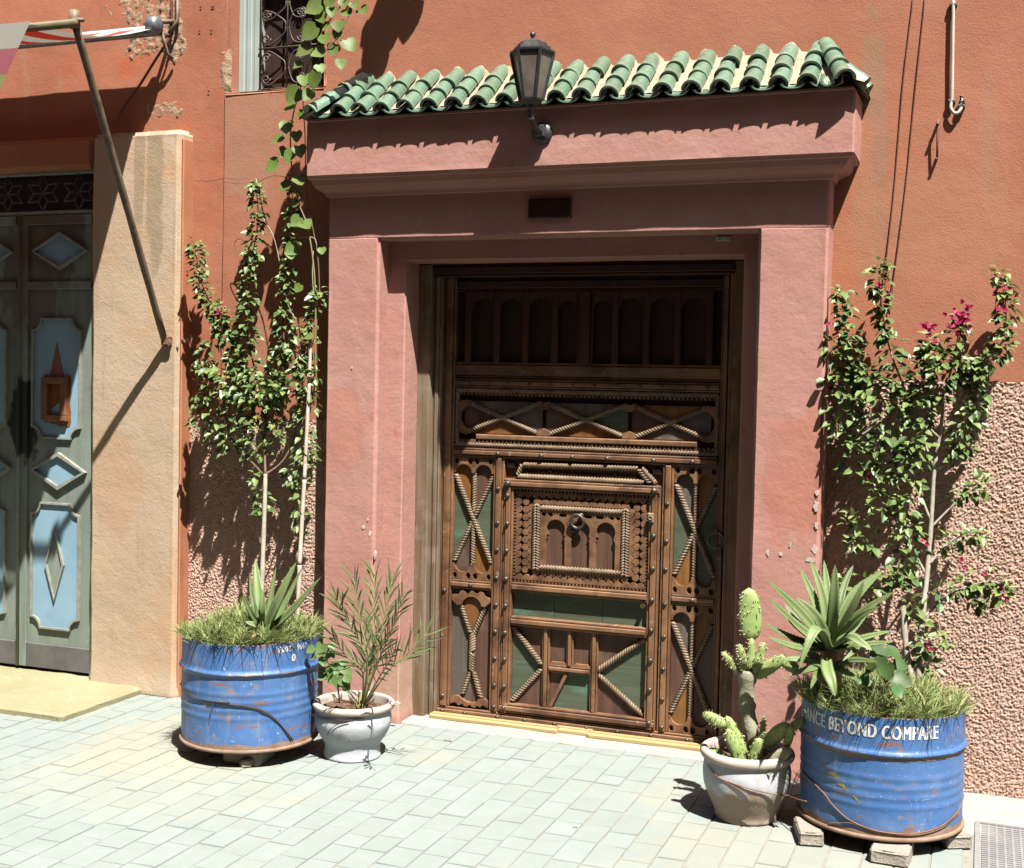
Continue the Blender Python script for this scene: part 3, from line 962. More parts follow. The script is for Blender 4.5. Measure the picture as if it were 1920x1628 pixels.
# hips: covers running down the diagonal at both ends, short side tiles beyond
for sgn, xt, xe in ((1, 1.045, 1.165), (-1, -1.10, -1.225)):
    p0, p1 = Vector((xe, -0.322, base_z + .004)), Vector((xt, -0.02, base_z + .230))
    d = (p1 - p0)
    yaw = math.atan2(-d.x, d.y)
    pit = math.atan2(d.z, math.hypot(d.x, d.y))
    for r_ in range(3):
        q = p0 + d * (r_ * 0.30)
        inst('hip_tile', COVER[1], can, q, (pit - .03, 0, yaw))
    for k, yy in enumerate((-0.205, -0.085)):
        xo = (1.225 if sgn > 0 else -1.31)
        inst('side_tile', SHORT, can, (xo, yy, base_z + .002), (0.72, 0, sgn * math.pi / 2 + rc.uniform(-.06, .06)))
        inst('side_pan_tile', PAN, can, (xo + sgn * .012, yy + .058, base_z + .002), (0.72, 0, sgn * math.pi / 2), (.8, .6, .8))
    inst('pan_tile', PAN, can, on_roof(xe - sgn * .055, -0.014, 0.010), (SL, 0, 0))


# mortar bed with lumps against the wall
def bed_h(x, s_):
    h = -0.004 + 0.004 * noise.noise((x * 40, s_ * 40, 0))
    t_ = (s_ - 0.335) / 0.06
    if t_ > 0:
        ph = min(abs(x - c) for c in cols + [-1.09, 1.09])
        crown = math.sqrt(max(0.0, 0.044 ** 2 - min(ph, .044) ** 2))
        h += min(1.0, t_) * (crown * .85 + 0.002) + 0.008 * noise.noise((x * 26, s_ * 26, 4)) * min(1.0, t_)
    return h


nx, ns = 300, 36
vs, fs = [], []
for j_ in range(ns + 1):
    s_ = lerp(0.02, 0.430, j_ / ns)
    for i in range(nx + 1):
        sx = lerp(-1.205, 1.13, i / nx)
        k = s_ / 0.42
        xx = lerp(sx, lerp(-1.13, 1.075, i / nx), k)
        vs.append(on_roof(xx, s_, bed_h(xx, s_)))
fs = [(a, a + 1, a + nx + 2, a + nx + 1) for j_ in range(ns) for a in range(j_ * (nx + 1), j_ * (nx + 1) + nx)]
mb = MB()
mb.add(vs, fs, True)
mb.build('mortar_bed', 'mortar', can)
for sgn, xt, xe in ((1, 1.05, 1.235), (-1, -1.11, -1.30)):
    mb = MB()
    q = [(xe, -0.30, base_z - .006), (xe, 0.01, base_z - .006), (xt, 0.01, base_z + .225), (xt + sgn * .11, -0.30, base_z + .02)]
    mb.add(q if sgn > 0 else q[::-1], [(0, 1, 2, 3)])
    mb.build('side_mortar', 'mortar', can)
mb = MB()
rough_box(mb, -1.276, 1.193, -0.264, 0.01, 2.828, 2.843, 0.08, 0.002, 0.003)
mb.build('soffit_board', 'plaster_pink', can)

# ================================================================ CARVED WOODEN DOOR
door = thing('wooden_door', 'carved and studded brown wooden door with a smaller wicket door and ring knocker', 'door', (-0.06, 0.18, 0.0), kind='thing')
Yb, Yp, Ys = 0.215, 0.200, 0.165         # backing, panel boards, face of the stiles


def part(name, m, material, parent=door):
    return m.build(name, material, parent)


def bar(name, x0, x1, z0, z1, material='wood_vertical', y=Ys, parent=door, mould=True, y1=None):
    """stile or rail with a raised flat and a stepped moulding on each long edge"""
    m_ = MB()
    vert = (z1 - z0) > (x1 - x0)
    w_ = (x1 - x0) if vert else (z1 - z0)
    yb = Yb if y1 is None else y1
    if mould and w_ > .03:
        e = min(0.013, w_ * .26)
        if vert:
            m_.box(x0, x0 + e - .002, y + .009, yb, z0, z1, .002)
            m_.box(x1 - e + .002, x1, y + .009, yb, z0, z1, .002)
            m_.box(x0 + e, x1 - e, y, yb, z0, z1, .003)
        else:
            m_.box(x0, x1, y + .009, yb, z0, z0 + e - .002, .002)
            m_.box(x0, x1, y + .009, yb, z1 - e + .002, z1, .002)
            m_.box(x0, x1, y, yb, z0 + e, z1 - e, .003)
    else:
        m_.box(x0, x1, y, yb, z0, z1, .004)
    return part(name, m_, material, parent)


def rope(p0, p1, w=0.020, pitch=0.013, slant=1, y=0.184, name='rope_moulding', parent=door, mirror=False):
    """carved rope: slanted strands laid side by side over a half-round core"""
    a, b = Vector((p0[0], 0, p0[1])), Vector((p1[0], 0, p1[1]))
    d = (b - a)
    L_ = d.length
    d.normalize()
    s_ = Vector((-d.z, 0, d.x))
    n = max(2, int(L_ / pitch))
    m_ = MB()
    h = w / 2
    for i in range(n):
        c = a + d * (L_ * (i + .5) / n)
        k = slant * w * 0.42
        pts = []
        for t_, up in ((-1, 0.0), (-.45, .0075), (.45, .0075), (1, 0.0)):
            q = c + s_ * (h * t_) + d * (k * t_)
            pts.append(Vector((q.x, y + .012 - up * 1.15, q.z)))
        m_.tube(pts, [pitch * .42, pitch * .52, pitch * .52, pitch * .42], 5, True, True)
    q0, q1 = a - s_ * h * .8, a + s_ * h * .8
    r0, r1 = b - s_ * h * .8, b + s_ * h * .8
    m_.prism([(q0.x, q0.z), (q1.x, q1.z), (r1.x, r1.z), (r0.x, r0.z)], y + .009, y + .028)
    return part(name, m_, 'wood_rope', parent)


def board(poly, material, y=Yp, parent=door, name='panel_board'):
    m_ = MB()
    m_.prism(poly, y + random.uniform(-.0012, .0012), Yb + .004)
    return part(name, m_, material, parent)


STUD = MB()
STUD.lathe([(0.0125, 0.0), (0.0120, 0.004), (0.0095, 0.0085), (0.005, 0.0112), (0.0, 0.0118)], 10)
STUD_ME = STUD.mesh('stud')
STUD_ME.materials.append(M['iron_stud'])


def stud(x, z, y=Ys, s=1.0, parent=door):
    inst('stud', STUD_ME, parent, (x, y + .001, z), (math.pi / 2, 0, 0), (s, s, s))


# frame posts and head
bar('frame_post', -0.857, -0.792, 0.0, 2.2, 'wood_dusty', 0.10, mould=False, y1=.26)
bar('frame_post', 0.668, 0.739, 0.0, 2.2, 'wood_vertical', 0.115, mould=False, y1=.26)
bar('frame_step', -0.791, -0.752, 0.0, 2.2, 'wood_dusty', 0.135, y1=.26)
bar('frame_step', 0.648, 0.667, 0.0, 2.2, 'wood_vertical', 0.135, mould=False, y1=.26)
bar('frame_head', -0.79, 0.667, 2.14, 2.2, 'wood_transom_shaded', 0.11, y1=.26)
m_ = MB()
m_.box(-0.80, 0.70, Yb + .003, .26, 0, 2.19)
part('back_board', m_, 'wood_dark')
# main stiles and rails
bar('stile', -0.750, -0.690, 0.05, 2.14, 'wood_vertical')
bar('stile', -0.478, -0.424, 0.05, 1.276, 'wood_vertical')
bar('stile', 0.353, 0.405, 0.05, 1.276, 'wood_vertical')
bar('stile', 0.606, 0.647, 0.05, 2.14, 'wood_vertical')
bar('bottom_rail', -0.750, 0.647, 0.006, 0.048, 'wood_horizontal', Ys - .004)
bar('rail', -0.688, -0.48, 0.632, 0.676, 'wood_horizontal', Ys + .003)
bar('rail', 0.407, 0.604, 0.646, 0.688, 'wood_horizontal', Ys + .003)
bar('rail', -0.688, 0.604, 1.278, 1.320, 'wood_horizontal', Ys - .002)
bar('rail', -0.688, 0.604, 1.614, 1.656, 'wood_horizontal', Ys)
bar('rail', -0.688, 0.604, 1.660, 1.735, 'wood_horizontal', Ys + .01)
bar('rail', -0.688, 0.604, 2.075, 2.138, 'wood_transom_shaded', Ys + .01)
rope((-0.685, 1.336), (0.602, 1.336), .022, .0145, 1, Ys + .012)
rope((-0.685, 1.600), (0.602, 1.600), .020, .0145, -1, Ys + .012)
rope((-0.678, 1.345), (-0.678, 1.592), .016, .0135, 1, Ys + .012)
rope((0.594, 1.345), (0.594, 1.592), .016, .0135, 1, Ys + .012)


def dentils(x0, x1, z0, z1, n, y=Ys + .012, parent=door, vertical=False):
    m_ = MB()
    for i in range(n):
        if vertical:
            c = lerp(z0, z1, (i + .5) / n)
            h = (z1 - z0) / n * .28
            m_.box(x0, x1, y, Yb, c - h, c + h)
        else:
            c = lerp(x0, x1, (i + .5) / n)
            h = (x1 - x0) / n * .28
            m_.box(c - h, c + h, y, Yb, z0, z1)
    o_ = part('dentil_row', m_, 'wood_carved', parent)
    o_['kind'] = 'stuff'
    return o_


dentils(-0.67, 0.59, 1.349, 1.362, 62)
dentils(-0.67, 0.59, 1.576, 1.588, 62)
bar('moulding', -0.575, 0.505, 1.364, 1.388, 'wood_horizontal', Ys + .006)

# arcade at the top, its shade put into a darker wood
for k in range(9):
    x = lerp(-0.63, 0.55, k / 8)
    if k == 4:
        bar('arcade_post', x - .04, x + .04, 1.735, 2.075, 'wood_transom_shaded', Ys + .012)
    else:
        bar('arcade_post', x - .016, x + .016, 1.735, 2.075, 'wood_transom_shaded', Ys + .014, mould=False)
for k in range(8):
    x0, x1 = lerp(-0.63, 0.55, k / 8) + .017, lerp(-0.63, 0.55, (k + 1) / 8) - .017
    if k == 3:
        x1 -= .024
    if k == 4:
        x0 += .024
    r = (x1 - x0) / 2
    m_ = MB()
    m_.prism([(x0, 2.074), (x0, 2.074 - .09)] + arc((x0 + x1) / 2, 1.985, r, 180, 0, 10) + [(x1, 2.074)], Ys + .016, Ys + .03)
    part('arcade_arch', m_, 'wood_transom_shaded')

# long carved panel with three crossed ropes
xs = [-0.655, -0.235, 0.185, 0.575]
cxs = [-0.40, -0.025, 0.365]
for k in range(3):
    a, b, c = xs[k] + .01, xs[k + 1] - .01, cxs[k]
    zt, zb, zm = 1.548, 1.392, 1.470
    board([(a, zb), (b, zb), (c, zm)], 'board_orange' if k < 2 else 'board_grey')
    board([(a, zt), (c, zm), (b, zt)], 'board_grey' if k < 2 else 'board_orange')
    board([(a, zb), (c, zm), (a, zt)], 'board_red')
    board([(b, zb), (b, zt), (c, zm)], 'board_grey' if k != 1 else 'board_green')
    rope((a, zt), (b, zb), .018, .013, 1)
    rope((a, zb), (b, zt), .018, .013, -1)
for x in xs:
    for sg, z in ((1, 1.392), (-1, 1.548)):
        m_ = MB()
        x_a, x_b = max(x - .030, -.668), min(x + .030, .588)
        m_.prism([(x_a, z), (x_b, z), (x_b, z + sg * .022), ((x_a + x_b) / 2, z + sg * .034), (x_a, z + sg * .022)], Ys + .012, Yb)
        part('carved_boss', m_, 'wood_carved')
for sg, x in ((1, -0.666), (-1, 0.588)):
    m_ = MB()
    cx_ = x + sg * .062
    pts = [(x, 1.39), (x, 1.55), (cx_, 1.55)] + (arc(cx_, 1.47, .058, 90, 270, 12) if sg > 0 else arc(cx_, 1.47, .058, 90, -90, 12)) + [(cx_, 1.39)]
    m_.prism(pts, Ys + .014, Yb)
    part('carved_end', m_, 'wood_carved')


def twin_arch_plate(x0, x1, z, sg, parent=door):
    """pierced plate with two round arches; sg=+1 hangs from the top edge z, -1 stands on it"""
    c, w_ = (x0 + x1) / 2, (x1 - x0)
    r = w_ * .205
    zt = lambda h: z - sg * h
    depth = .052
    pts = [(x0, zt(0)), (x0, zt(.060 + r * .4))]
    for cx_ in (c - w_ * .25, c + w_ * .25):
        pr = arc(cx_, 0, r, 180, 0, 10)
        pts += [(p, zt(.060 + r * .4 - q)) for p, q in pr] if False else [(p, zt(depth + r * .6 - (q - 0))) for p, q in pr]
    pts += [(x1, zt(.060 + r * .4)), (x1, zt(0))]
    holes = []
    for cx_, hw in ((x0 + w_ * .075, .016), (c - w_ * .085, .018), (c + w_ * .085, .018), (x1 - w_ * .075, .016)):
        holes.append([(cx_ + hw * math.cos(t_) * .7, zt(.0195 + hw * .95 * math.sin(t_))) for t_ in [i * math.pi / 4 for i in range(8)]])
    m_ = MB()
    m_.prism(pts, Ys + .013, Yb, holes)
    return part('arch_plate', m_, 'wood_carved', parent)


def crossed(x0, x1, z0, z1, cols_, centre=True):
    """panel of four coloured boards between crossed ropes with pierced plates at both ends"""
    c, zm = (x0 + x1) / 2, (z0 + z1) / 2
    h = .098 if z1 - z0 > .5 else .09
    za, zb = z1 - h, z0 + h
    board([(x0, z0), (c, z0), (c, zm), (x0, zb)], cols_[2])
    board([(c, z0), (x1, z0), (x1, zb), (c, zm)], cols_[3])
    board([(x0, z1), (x0, za), (c, zm), (c, z1)], cols_[0])
    board([(c, z1), (c, zm), (x1, za), (x1, z1)], cols_[1])
    board([(x0, za), (x0, zb), (c, zm)], cols_[4])
    board([(x1, za), (c, zm), (x1, zb)], cols_[5])
    rope((x0 + .006, za + .012), (x1 - .006, zb - .012), .021, .0135, 1, .181)
    rope((x0 + .006, zb - .012), (c - .006, zm - .012), .018, .0135, -1)
    rope((c + .006, zm + .012), (x1 - .006, za + .012), .018, .0135, -1)
    if centre:
        rope((c, za + .03), (c, zm + .03), .017, .0125, -1)
        rope((c, zm - .02), (c, zb - .03), .018, .0125, 1)
    twin_arch_plate(x0, x1, z1, 1)
    twin_arch_plate(x0, x1, z0, -1)


crossed(-0.688, -0.480, 0.678, 1.276, ('board_orange', 'board_red', 'board_red', 'board_orange', 'board_green', 'board_green'))
crossed(0.407, 0.604, 0.690, 1.276, ('board_grey', 'board_orange', 'board_orange', 'board_grey', 'board_green', 'board_green'))
crossed(0.407, 0.604, 0.050, 0.644, ('board_grey', 'board_orange', 'board_orange', 'board_red', 'board_red', 'board_grey'))

# lower panel beside the left stile
x0, x1, z0, z1 = -0.688, -0.480, 0.050, 0.630
c = -0.580
board([(x0, z0), (c, z0), (c, z1), (x0, z1)], 'board_grey')
board([(c + .001, z0), (x1, z0), (x1, z1), (c + .001, z1)], 'board_red')
m_ = MB()
pts = [(x0 + .004, .575), (x0 + .004, .600), (x0 + .034, .604)] + arc(c - .048, .607, .018, 180, 20, 5) + arc(c, .609, .018, 160, 20, 5) + arc(c + .048, .607, .018, 160, 0, 5) + [(x1 - .034, .604), (x1 - .004, .592), (x1 - .004, .575), (x1 - .03, .552)] + arc(c, .545, .052, 10, 170, 12) + [(x0 + .03, .552)]
m_.prism(pts, Ys + .010, Yb)
part('scalloped_plate', m_, 'wood_carved')
m_ = MB()
m_.prism([(c - .045, .54)] + arc(c, .545, .045, 180, 0, 10) + [(c + .045, .54), (c, .425)], Ys + .026, Yb)
part('heart_panel', m_, 'board_orange')
rope((c - .062, .552), (c - .010, .418), .018, .0135, 1)
rope((c + .066, .552), (c + .012, .418), .018, .0135, 1)
rope((c + .002, .415), (c + .002, .325), .030, .0125, -1, .180)
rope((c + .002, .320), (c + .002, .232), .030, .0125, 1, .180)
rope((c - .006, .228), (c - .045, .112), .018, .0135, -1)
rope((c + .012, .228), (c + .052, .105), .022, .0135, 1)
m_ = MB()
pts = [(x0 + .004, .062), (x0 + .004, .092), (x0 + .03, .104), (x0 + .052, .102), (c - .030, .082), (c, .076), (c + .030, .080), (x1 - .056, .098), (x1 - .03, .104), (x1 - .006, .092), (x1 - .006, .060)] + arc(x1 - .028, .056, .016, 60, 170, 4) + arc(c + .042, .052, .014, 20, 160, 4) + arc(c, .052, .014, 20, 160, 4) + arc(c - .042, .052, .014, 20, 160, 4) + arc(x0 + .028, .056, .016, 20, 120, 4)
m_.prism(pts, Ys + .010, Yb)
part('scalloped_plate', m_, 'wood_carved')

# ---------------------------------------------------------------- wicket door
wk = bpy.data.objects.new('wicket_door', None)
link(wk, door)
wk['label'] = 'inset wicket door with lattice carving, ring knocker and green board'
wx0, wx1 = -0.371, 0.292
Yw = Ys - .006


def wbar(name, a, b, c_, d, material, y=Yw, mould=True):
    return bar(name, a, b, c_, d, material, y, wk, mould)


wbar('stile', -0.421, -0.373, 0.052, 1.180, 'wood_vertical')
wbar('stile', 0.294, 0.346, 0.052, 1.180, 'wood_vertical')
wbar('rail', -0.419, 0.344, 0.053, 0.098, 'wood_horizontal', Yw - .003)
wbar('rail', wx0, wx1, 0.476, 0.521, 'wood_horizontal')
wbar('rail', wx0, wx1, 0.640, 0.686, 'wood_horizontal')
wbar('rail', -0.419, 0.344, 1.135, 1.179, 'wood_horizontal', Yw - .003)
# rope cresting over the wicket
rope((-0.332, 1.250), (0.232, 1.256), .022, .0145, 1, Ys + .006)
rope((-0.352, 1.192), (0.262, 1.192), .022, .0145, 1, Ys + .006)
rope((-0.336, 1.247), (-0.358, 1.196), .018, .0125, 1, Ys + .006)
rope((0.236, 1.252), (0.292, 1.190), .020, .0125, 1, Ys + .006)
rope((0.254, 1.258), (0.318, 1.190), .020, .0125, -1, Ys + .006)
m_ = MB()
m_.box(-.42, .35, Yp + .004, Yb, 1.181, 1.276)
part('recess_board', m_, 'board_red')
m_ = MB()
n = 26
pts = [(-0.33, 1.203)]
for i in range(n):
    a, b = lerp(-0.33, 0.225, i / n), lerp(-0.33, 0.225, (i + 1) / n)
    pts += [(a + .001, 1.214), ((a + b) / 2, 1.219), (b - .001, 1.214), (b, 1.208)]
pts += [(0.225, 1.203)]
m_.prism(pts, Yp - .008, Yp + .01)
part('toothed_strip', m_, 'wood_carved')
for x in (-0.20, 0.12):
    stud(x, 1.225, Yp + .002, .9)
for sg, x in ((-1, -0.392), (1, 0.325)):
    m_ = MB()
    m_.prism([(x - .022, 1.235), (x + .022, 1.235), (x + .018, 1.248), (x + .006, 1.256), (x - .010, 1.252), (x - .022, 1.262)][::1], Ys + .02, Yb)
    part('leaf_carving', m_, 'board_grey')


def scallops(p0, p1, n, depth, side, y, parent=wk, name='scalloped_strip', base=.010):
    """strip along p0-p1 whose edge towards `side` is a row of half discs"""
    a, b = Vector(p0), Vector(p1)
    d = (b - a)
    L_ = d.length
    d.normalize()
    nrm = Vector((-d.y, d.x)) * side
    r = L_ / n / 2
    pts = [a, ]
    for i in range(n):
        c_ = a + d * (2 * r * (i + .5)) + nrm * base
        for k_ in range(7):
            t_ = math.pi * (1 - k_ / 6)
            pts.append(c_ + d * (r * .97 * math.cos(t_)) + nrm * (depth * math.sin(t_)))
    pts.append(b)
    m_ = MB()
    m_.prism([(p.x, p.y) for p in pts], y, Yp + .006)
    return part(name, m_, 'wood_carved', parent)


# carved square
m_ = MB()
m_.box(wx0, wx1, Yp + .003, Yb, 0.688, 1.133)
part('dark_ground', m_, 'wood_dark', wk)
sx0, sx1, sz0, sz1 = wx0 + .012, wx1 - .012, 0.700, 1.121
hx0, hx1, hz0, hz1 = -0.273, 0.199, 0.752, 1.066       # outer edge of the rope frame
dentils(wx0 + .004, wx1 - .004, sz1, sz1 + .012, 38, Ys + .014, wk)
dentils(wx0 + .004, wx1 - .004, sz0 - .012, sz0, 38, Ys + .014, wk)
dentils(wx0 + .001, wx0 + .011, sz0, sz1, 26, Ys + .014, wk, True)
dentils(wx1 - .011, wx1 - .001, sz0, sz1, 26, Ys + .014, wk, True)
yS = Ys + .013
scallops((sx0, sz1), (sx1, sz1), 17, .017, -1, yS)
scallops((hx0, hz1), (hx1, hz1), 12, .018, 1, yS + .003)
scallops((sx0, sz0), (sx1, sz0), 17, .017, 1, yS)
scallops((hx0, hz0), (hx1, hz0), 12, .018, -1, yS + .003)
scallops((sx0, sz0 + .03), (sx0, sz1 - .03), 10, .017, -1, yS + .001)
scallops((sx1, sz0 + .03), (sx1, sz1 - .03), 10, .017, 1, yS + .001)
scallops((hx0, hz0), (hx0, hz1), 9, .018, 1, yS + .004)
scallops((hx1, hz0), (hx1, hz1), 9, .018, -1, yS + .004)
for x in (sx0 + .047, sx1 - .047):
    m_ = MB()
    n = 10
    for i in range(n):
        z = lerp(sz0 + .03, sz1 - .03, (i + .5) / n)
        m_.prism(arc(x, z, .0165, 0, 330, 11), yS + .004, Yp + .006)
    o_ = part('disc_row', m_, 'wood_carved', wk)
    o_['kind'] = 'stuff'
# herringbone rope frame
for x, sl in ((-0.264, 1), (-0.247, -1), (0.172, 1), (0.190, -1)):
    rope((x, 0.752), (x, 1.064), .016, .0125, -sl, Ys + .006, parent=wk)
rope((-0.238, 1.048), (0.164, 1.048), .022, .0145, 1, Ys + .006, parent=wk)
rope((-0.238, 0.764), (0.164, 0.764), .022, .0145, 1, Ys + .006, parent=wk)
# arcade of three horseshoe arches
bx = [-0.236, -0.166, -0.10, -0.035, 0.03, 0.095, 0.162]
for i in range(6):
    board([(bx[i], .776), (bx[i + 1] - .0015, .776), (bx[i + 1] - .0015, 1.036), (bx[i], 1.036)], 'board_red', Yp - .004, wk)
pts = [(-0.236, 1.036), (-0.236, .776), (-0.205, .776), (-0.205, .900), (-0.199, .908), (-0.205, .916), (-0.200, .926)]
for cx_ in (-0.158, -0.036, 0.088):
    pts += arc(cx_, .952, .046, 215, -35, 14)
    if cx_ < .08:
        nx_ = cx_ + .061
        pts += [(nx_ - .019, .926), (nx_ - .013, .916), (nx_ - .020, .908), (nx_ - .015, .900), (nx_ - .015, .776), (nx_ + .015, .776), (nx_ + .015, .900), (nx_ + .020, .908), (nx_ + .013, .916), (nx_ + .019, .926)]
pts += [(0.130, .926), (0.126, .916), (0.132, .908), (0.134, .900), (0.134, .776), (0.162, .776), (0.162, 1.036)]
holes = []
for cx_, hw in ((-0.220, .012), (-0.185, .012), (-0.125, .022), (-0.068, .020), (0.0, .022), (0.058, .022), (0.115, .012), (0.146, .012)):
    holes.append([(cx_ + hw * math.cos(t_), 1.019 + .009 * math.sin(t_)) for t_ in [i * math.pi / 4 for i in range(8)]])
m_ = MB()
m_.prism(pts, Ys + .012, Yp - .006, holes)
part('arcade_plate', m_, 'wood_carved', wk)
# ring knocker
kn = (-0.0477, 0.1650, 0.9957)
m_ = MB()
ring = [(kn[0] + .032 * math.cos(t_), Ys - .006 - .006 * math.sin(t_), kn[2] + .032 * math.sin(t_)) for t_ in [i * math.pi / 10 for i in range(21)]]
m_.tube(ring, .0075, 8, False)
m_.lathe([(.012, -.008), (.013, 0), (.009, .006), (0, .008)], 10, (kn[0] + .018, Ys - .004, kn[2] + .034))
part('ring_knocker', m_, 'iron_ring', wk)
kn = (0.6083, 0.1650, 0.9495)
m_ = MB()
ring = [(kn[0] + .036 * math.cos(t_), Ys - .004, kn[2] + .036 * math.sin(t_)) for t_ in [i * math.pi / 10 for i in range(21)]]
m_.tube(ring, .006, 8, False)
m_.box(kn[0] - .006, kn[0] + .006, Ys - .012, Ys + .004, kn[2] + .026, kn[2] + .05)
part('ring_handle', m_, 'iron_ring')
# locks
lk = (0.3066, 0.1600, 1.0340)
m_ = MB()
m_.box(lk[0] - .014, lk[0] + .014, Yw - .010, Yw + .004, lk[2] - .022, lk[2] + .022, .004)
m_.tube([(lk[0] + .009 * math.cos(t_), Yw - .011, lk[2] + .009 * math.sin(t_)) for t_ in [i * math.pi / 6 for i in range(13)]], .003, 6, False)
part('lock_plate', m_, 'wood_rope', wk)
lk = (0.2781, 0.1650, 0.6249)
m_ = MB()
m_.prism(arc(lk[0], lk[2], .011, 0, 340, 14), Yw - .004, Yb - .02)
part('brass_lock', m_, 'brass', wk)
m_ = MB()
m_.box(lk[0] - .0012, lk[0] + .0012, Yw - .0055, Yw, lk[2] - .004, lk[2] + .004)
part('keyhole', m_, 'black_print', wk)
# green boards
for a, b in ((wx0, -0.165), (-0.163, 0.075), (0.077, wx1)):
    board([(a, .520), (b, .520), (b, .642), (a, .642)], 'board_green', Yp, wk)
# lower field
V1, V2, V3 = -0.197, -0.077, 0.043
wbar('muntin', V1 - .018, V1 + .018, .098, .476, 'wood_vertical', Ys + .008)
wbar('muntin', V3 - .018, V3 + .018, .098, .476, 'wood_vertical', Ys + .008)
wbar('muntin', V2 - .016, V2 + .016, .306, .476, 'wood_vertical', Ys + .008)
wbar('cross_rail', V1 + .019, V3 - .019, .268, .304, 'wood_horizontal', Ys + .008)
m_ = MB()
for p in (V1 + .018, V2 + .016):
    q = V2 - .016 if p < V2 else V3 - .018
    m_.prism([(p, .304), (q, .304), (q - .012, .318), (p + .012, .318)], Ys + .018, Yb)
o_ = part('panel_sill', m_, 'wood_carved', wk)
zm = .287
for a, sg in ((wx0, 1), (wx1, -1)):
    e = V1 - .018 if sg > 0 else V3 + .018
    board([(a, .098), (e, .098), (e, zm - .01)], 'board_red', Yp, wk)
    board([(a, .476), (e, .476), (e, zm + .01)], 'board_red', Yp, wk)
    board([(a, .098), (e, zm - .01), (e, zm + .01), (a, .476)], 'board_green', Yp, wk)
    rope((a + sg * .004, .468), (e - sg * .004, zm + .012), .022, .0135, 1, .181, parent=wk)
    rope((a + sg * .004, .106), (e - sg * .004, zm - .012), .020, .0135, -1, .183, parent=wk)
board([(V1 + .018, .304), (V2 - .016, .304), (V2 - .016, .476), (V1 + .018, .476)], 'board_red', Yp, wk)
board([(V2 + .016, .304), (V3 - .018, .304), (V3 - .018, .476), (V2 + .016, .476)], 'board_red', Yp, wk)
board([(V1 + .018, .098), (V2 - .03, .268), (V1 + .018, .268)], 'board_red', Yp, wk)
board([(V1 + .018, .098), (V3 - .018, .098), (V3 - .018, .268), (V2 - .03, .268)], 'board_green', Yp, wk)
m_ = MB()
m_.prism([(V1 + .022, .102), (V1 + .036, .100), (V2 - .008, .262), (V2 - .024, .266)], Ys + .016, Yb)
part('diagonal_bar', m_, 'wood_carved', wk)

# studs
for z in (1.10, .965, .835, .70, .57, .44, .31, .18, .075):
    stud(-0.449, z + .03 if z > 1.05 else z, Ys, .85)
    stud(-0.398, z, Yw, 1.0, door)
for z in (1.155, .95, .80, .655, .515, .375, .24, .085):
    stud(0.320, z, Yw, 1.05)
for z in (1.10, .93, .80, .64, .49, .34, .20, .07):
    stud(0.380, z, Ys, .85)
for x in (-0.455, -0.235, -0.08, 0.09, 0.31, 0.49):
    stud(x, 1.297, Ys - .002, .95)
for k in range(12):
    stud(lerp(-0.62, 0.55, k / 11), 1.635, Ys, .8)
for x in (-0.72, -0.60, -0.43, -0.29, -0.14, 0.02, 0.17, 0.33, 0.50):
    stud(x, 0.027, Ys - .004, .85)
for z in (0.62, 0.10):
    stud(-0.72, z, Ys, .9)
stud(-0.585, 0.655, Ys + .003, .95)
stud(0.505, 0.667, Ys + .003, .95)
stud(-0.398, 1.158, Yw - .003, 1.25)
stud(0.318, 1.158, Yw - .003, 1.25)

# threshold strips
for i, (a, b, lab) in enumerate((((-0.7546, 0.0565, 0.0200), (-0.0988, -0.0428, 0.0200), 'long pale threshold batten left of the short broken piece'),
                                 ((-0.1178, 0.0354, 0.0200), (0.0526, -0.0202, 0.0200), 'short broken piece of pale threshold batten in the middle'),
                                 ((0.0466, 0.0150, 0.0200), (0.5602, 0.0217, 0.0200), 'pale threshold batten ending in the shade beside the cactus pot'))):
    mb = MB()
    y = (0.085, 0.105, 0.082)[i]
    x0, x1 = a[0], b[0] + (.25 if i == 2 else 0)
    mb.box(x0, x1, y, y + .060, 0.0, 0.024, .006)
    mb.box(x0, x1, y + .018, y + .024, .0235, 0.028)
    tag(mb.build('threshold_batten', 'wood_pale'), lab, 'batten', 'pale battens along the door threshold')

# ================================================================ METAL SHOP DOOR
md = thing('metal_door', 'grey-green metal double door with pale blue panels and raised diamonds', 'door', (-2.9, -0.03, 0.04), kind='thing')
YD = -0.04


def mpart(name, m_, material, parent=md):
    return m_.build(name, material, parent)


def notched(x0, x1, z0, z1, r, n=5):
    """rectangle with concave round corners"""
    p = []
    p += arc(x0, z0, r, 90, 0, n)
    p += arc(x1, z0, r, 180, 90, n)
    p += arc(x1, z1, r, 270, 180, n)
    p += arc(x0, z1, r, 360, 270, n)
    return p


def shrink(poly, d):
    cx_ = sum(p[0] for p in poly) / len(poly)
    cz_ = sum(p[1] for p in poly) / len(poly)
    hx = max(abs(p[0] - cx_) for p in poly)
    hz = max(abs(p[1] - cz_) for p in poly)
    return [(cx_ + (p[0] - cx_) * (1 - d / hx), cz_ + (p[1] - cz_) * (1 - d / hz)) for p in poly]


def framed(poly, w, yf, parent, field='paint_blue', frame='paint_frame', fy=None):
    m_ = MB()
    m_.prism(poly, yf, YD + .004, [list(reversed(shrink(poly, w)))])
    o_ = mpart('panel_frame', m_, frame, parent)
    m_ = MB()
    m_.prism(shrink(poly, w * .9), (YD - .004) if fy is None else fy, YD + .003)
    mpart('panel_field', m_, field, parent)
    return o_


zt, zb = 2.475, 0.055


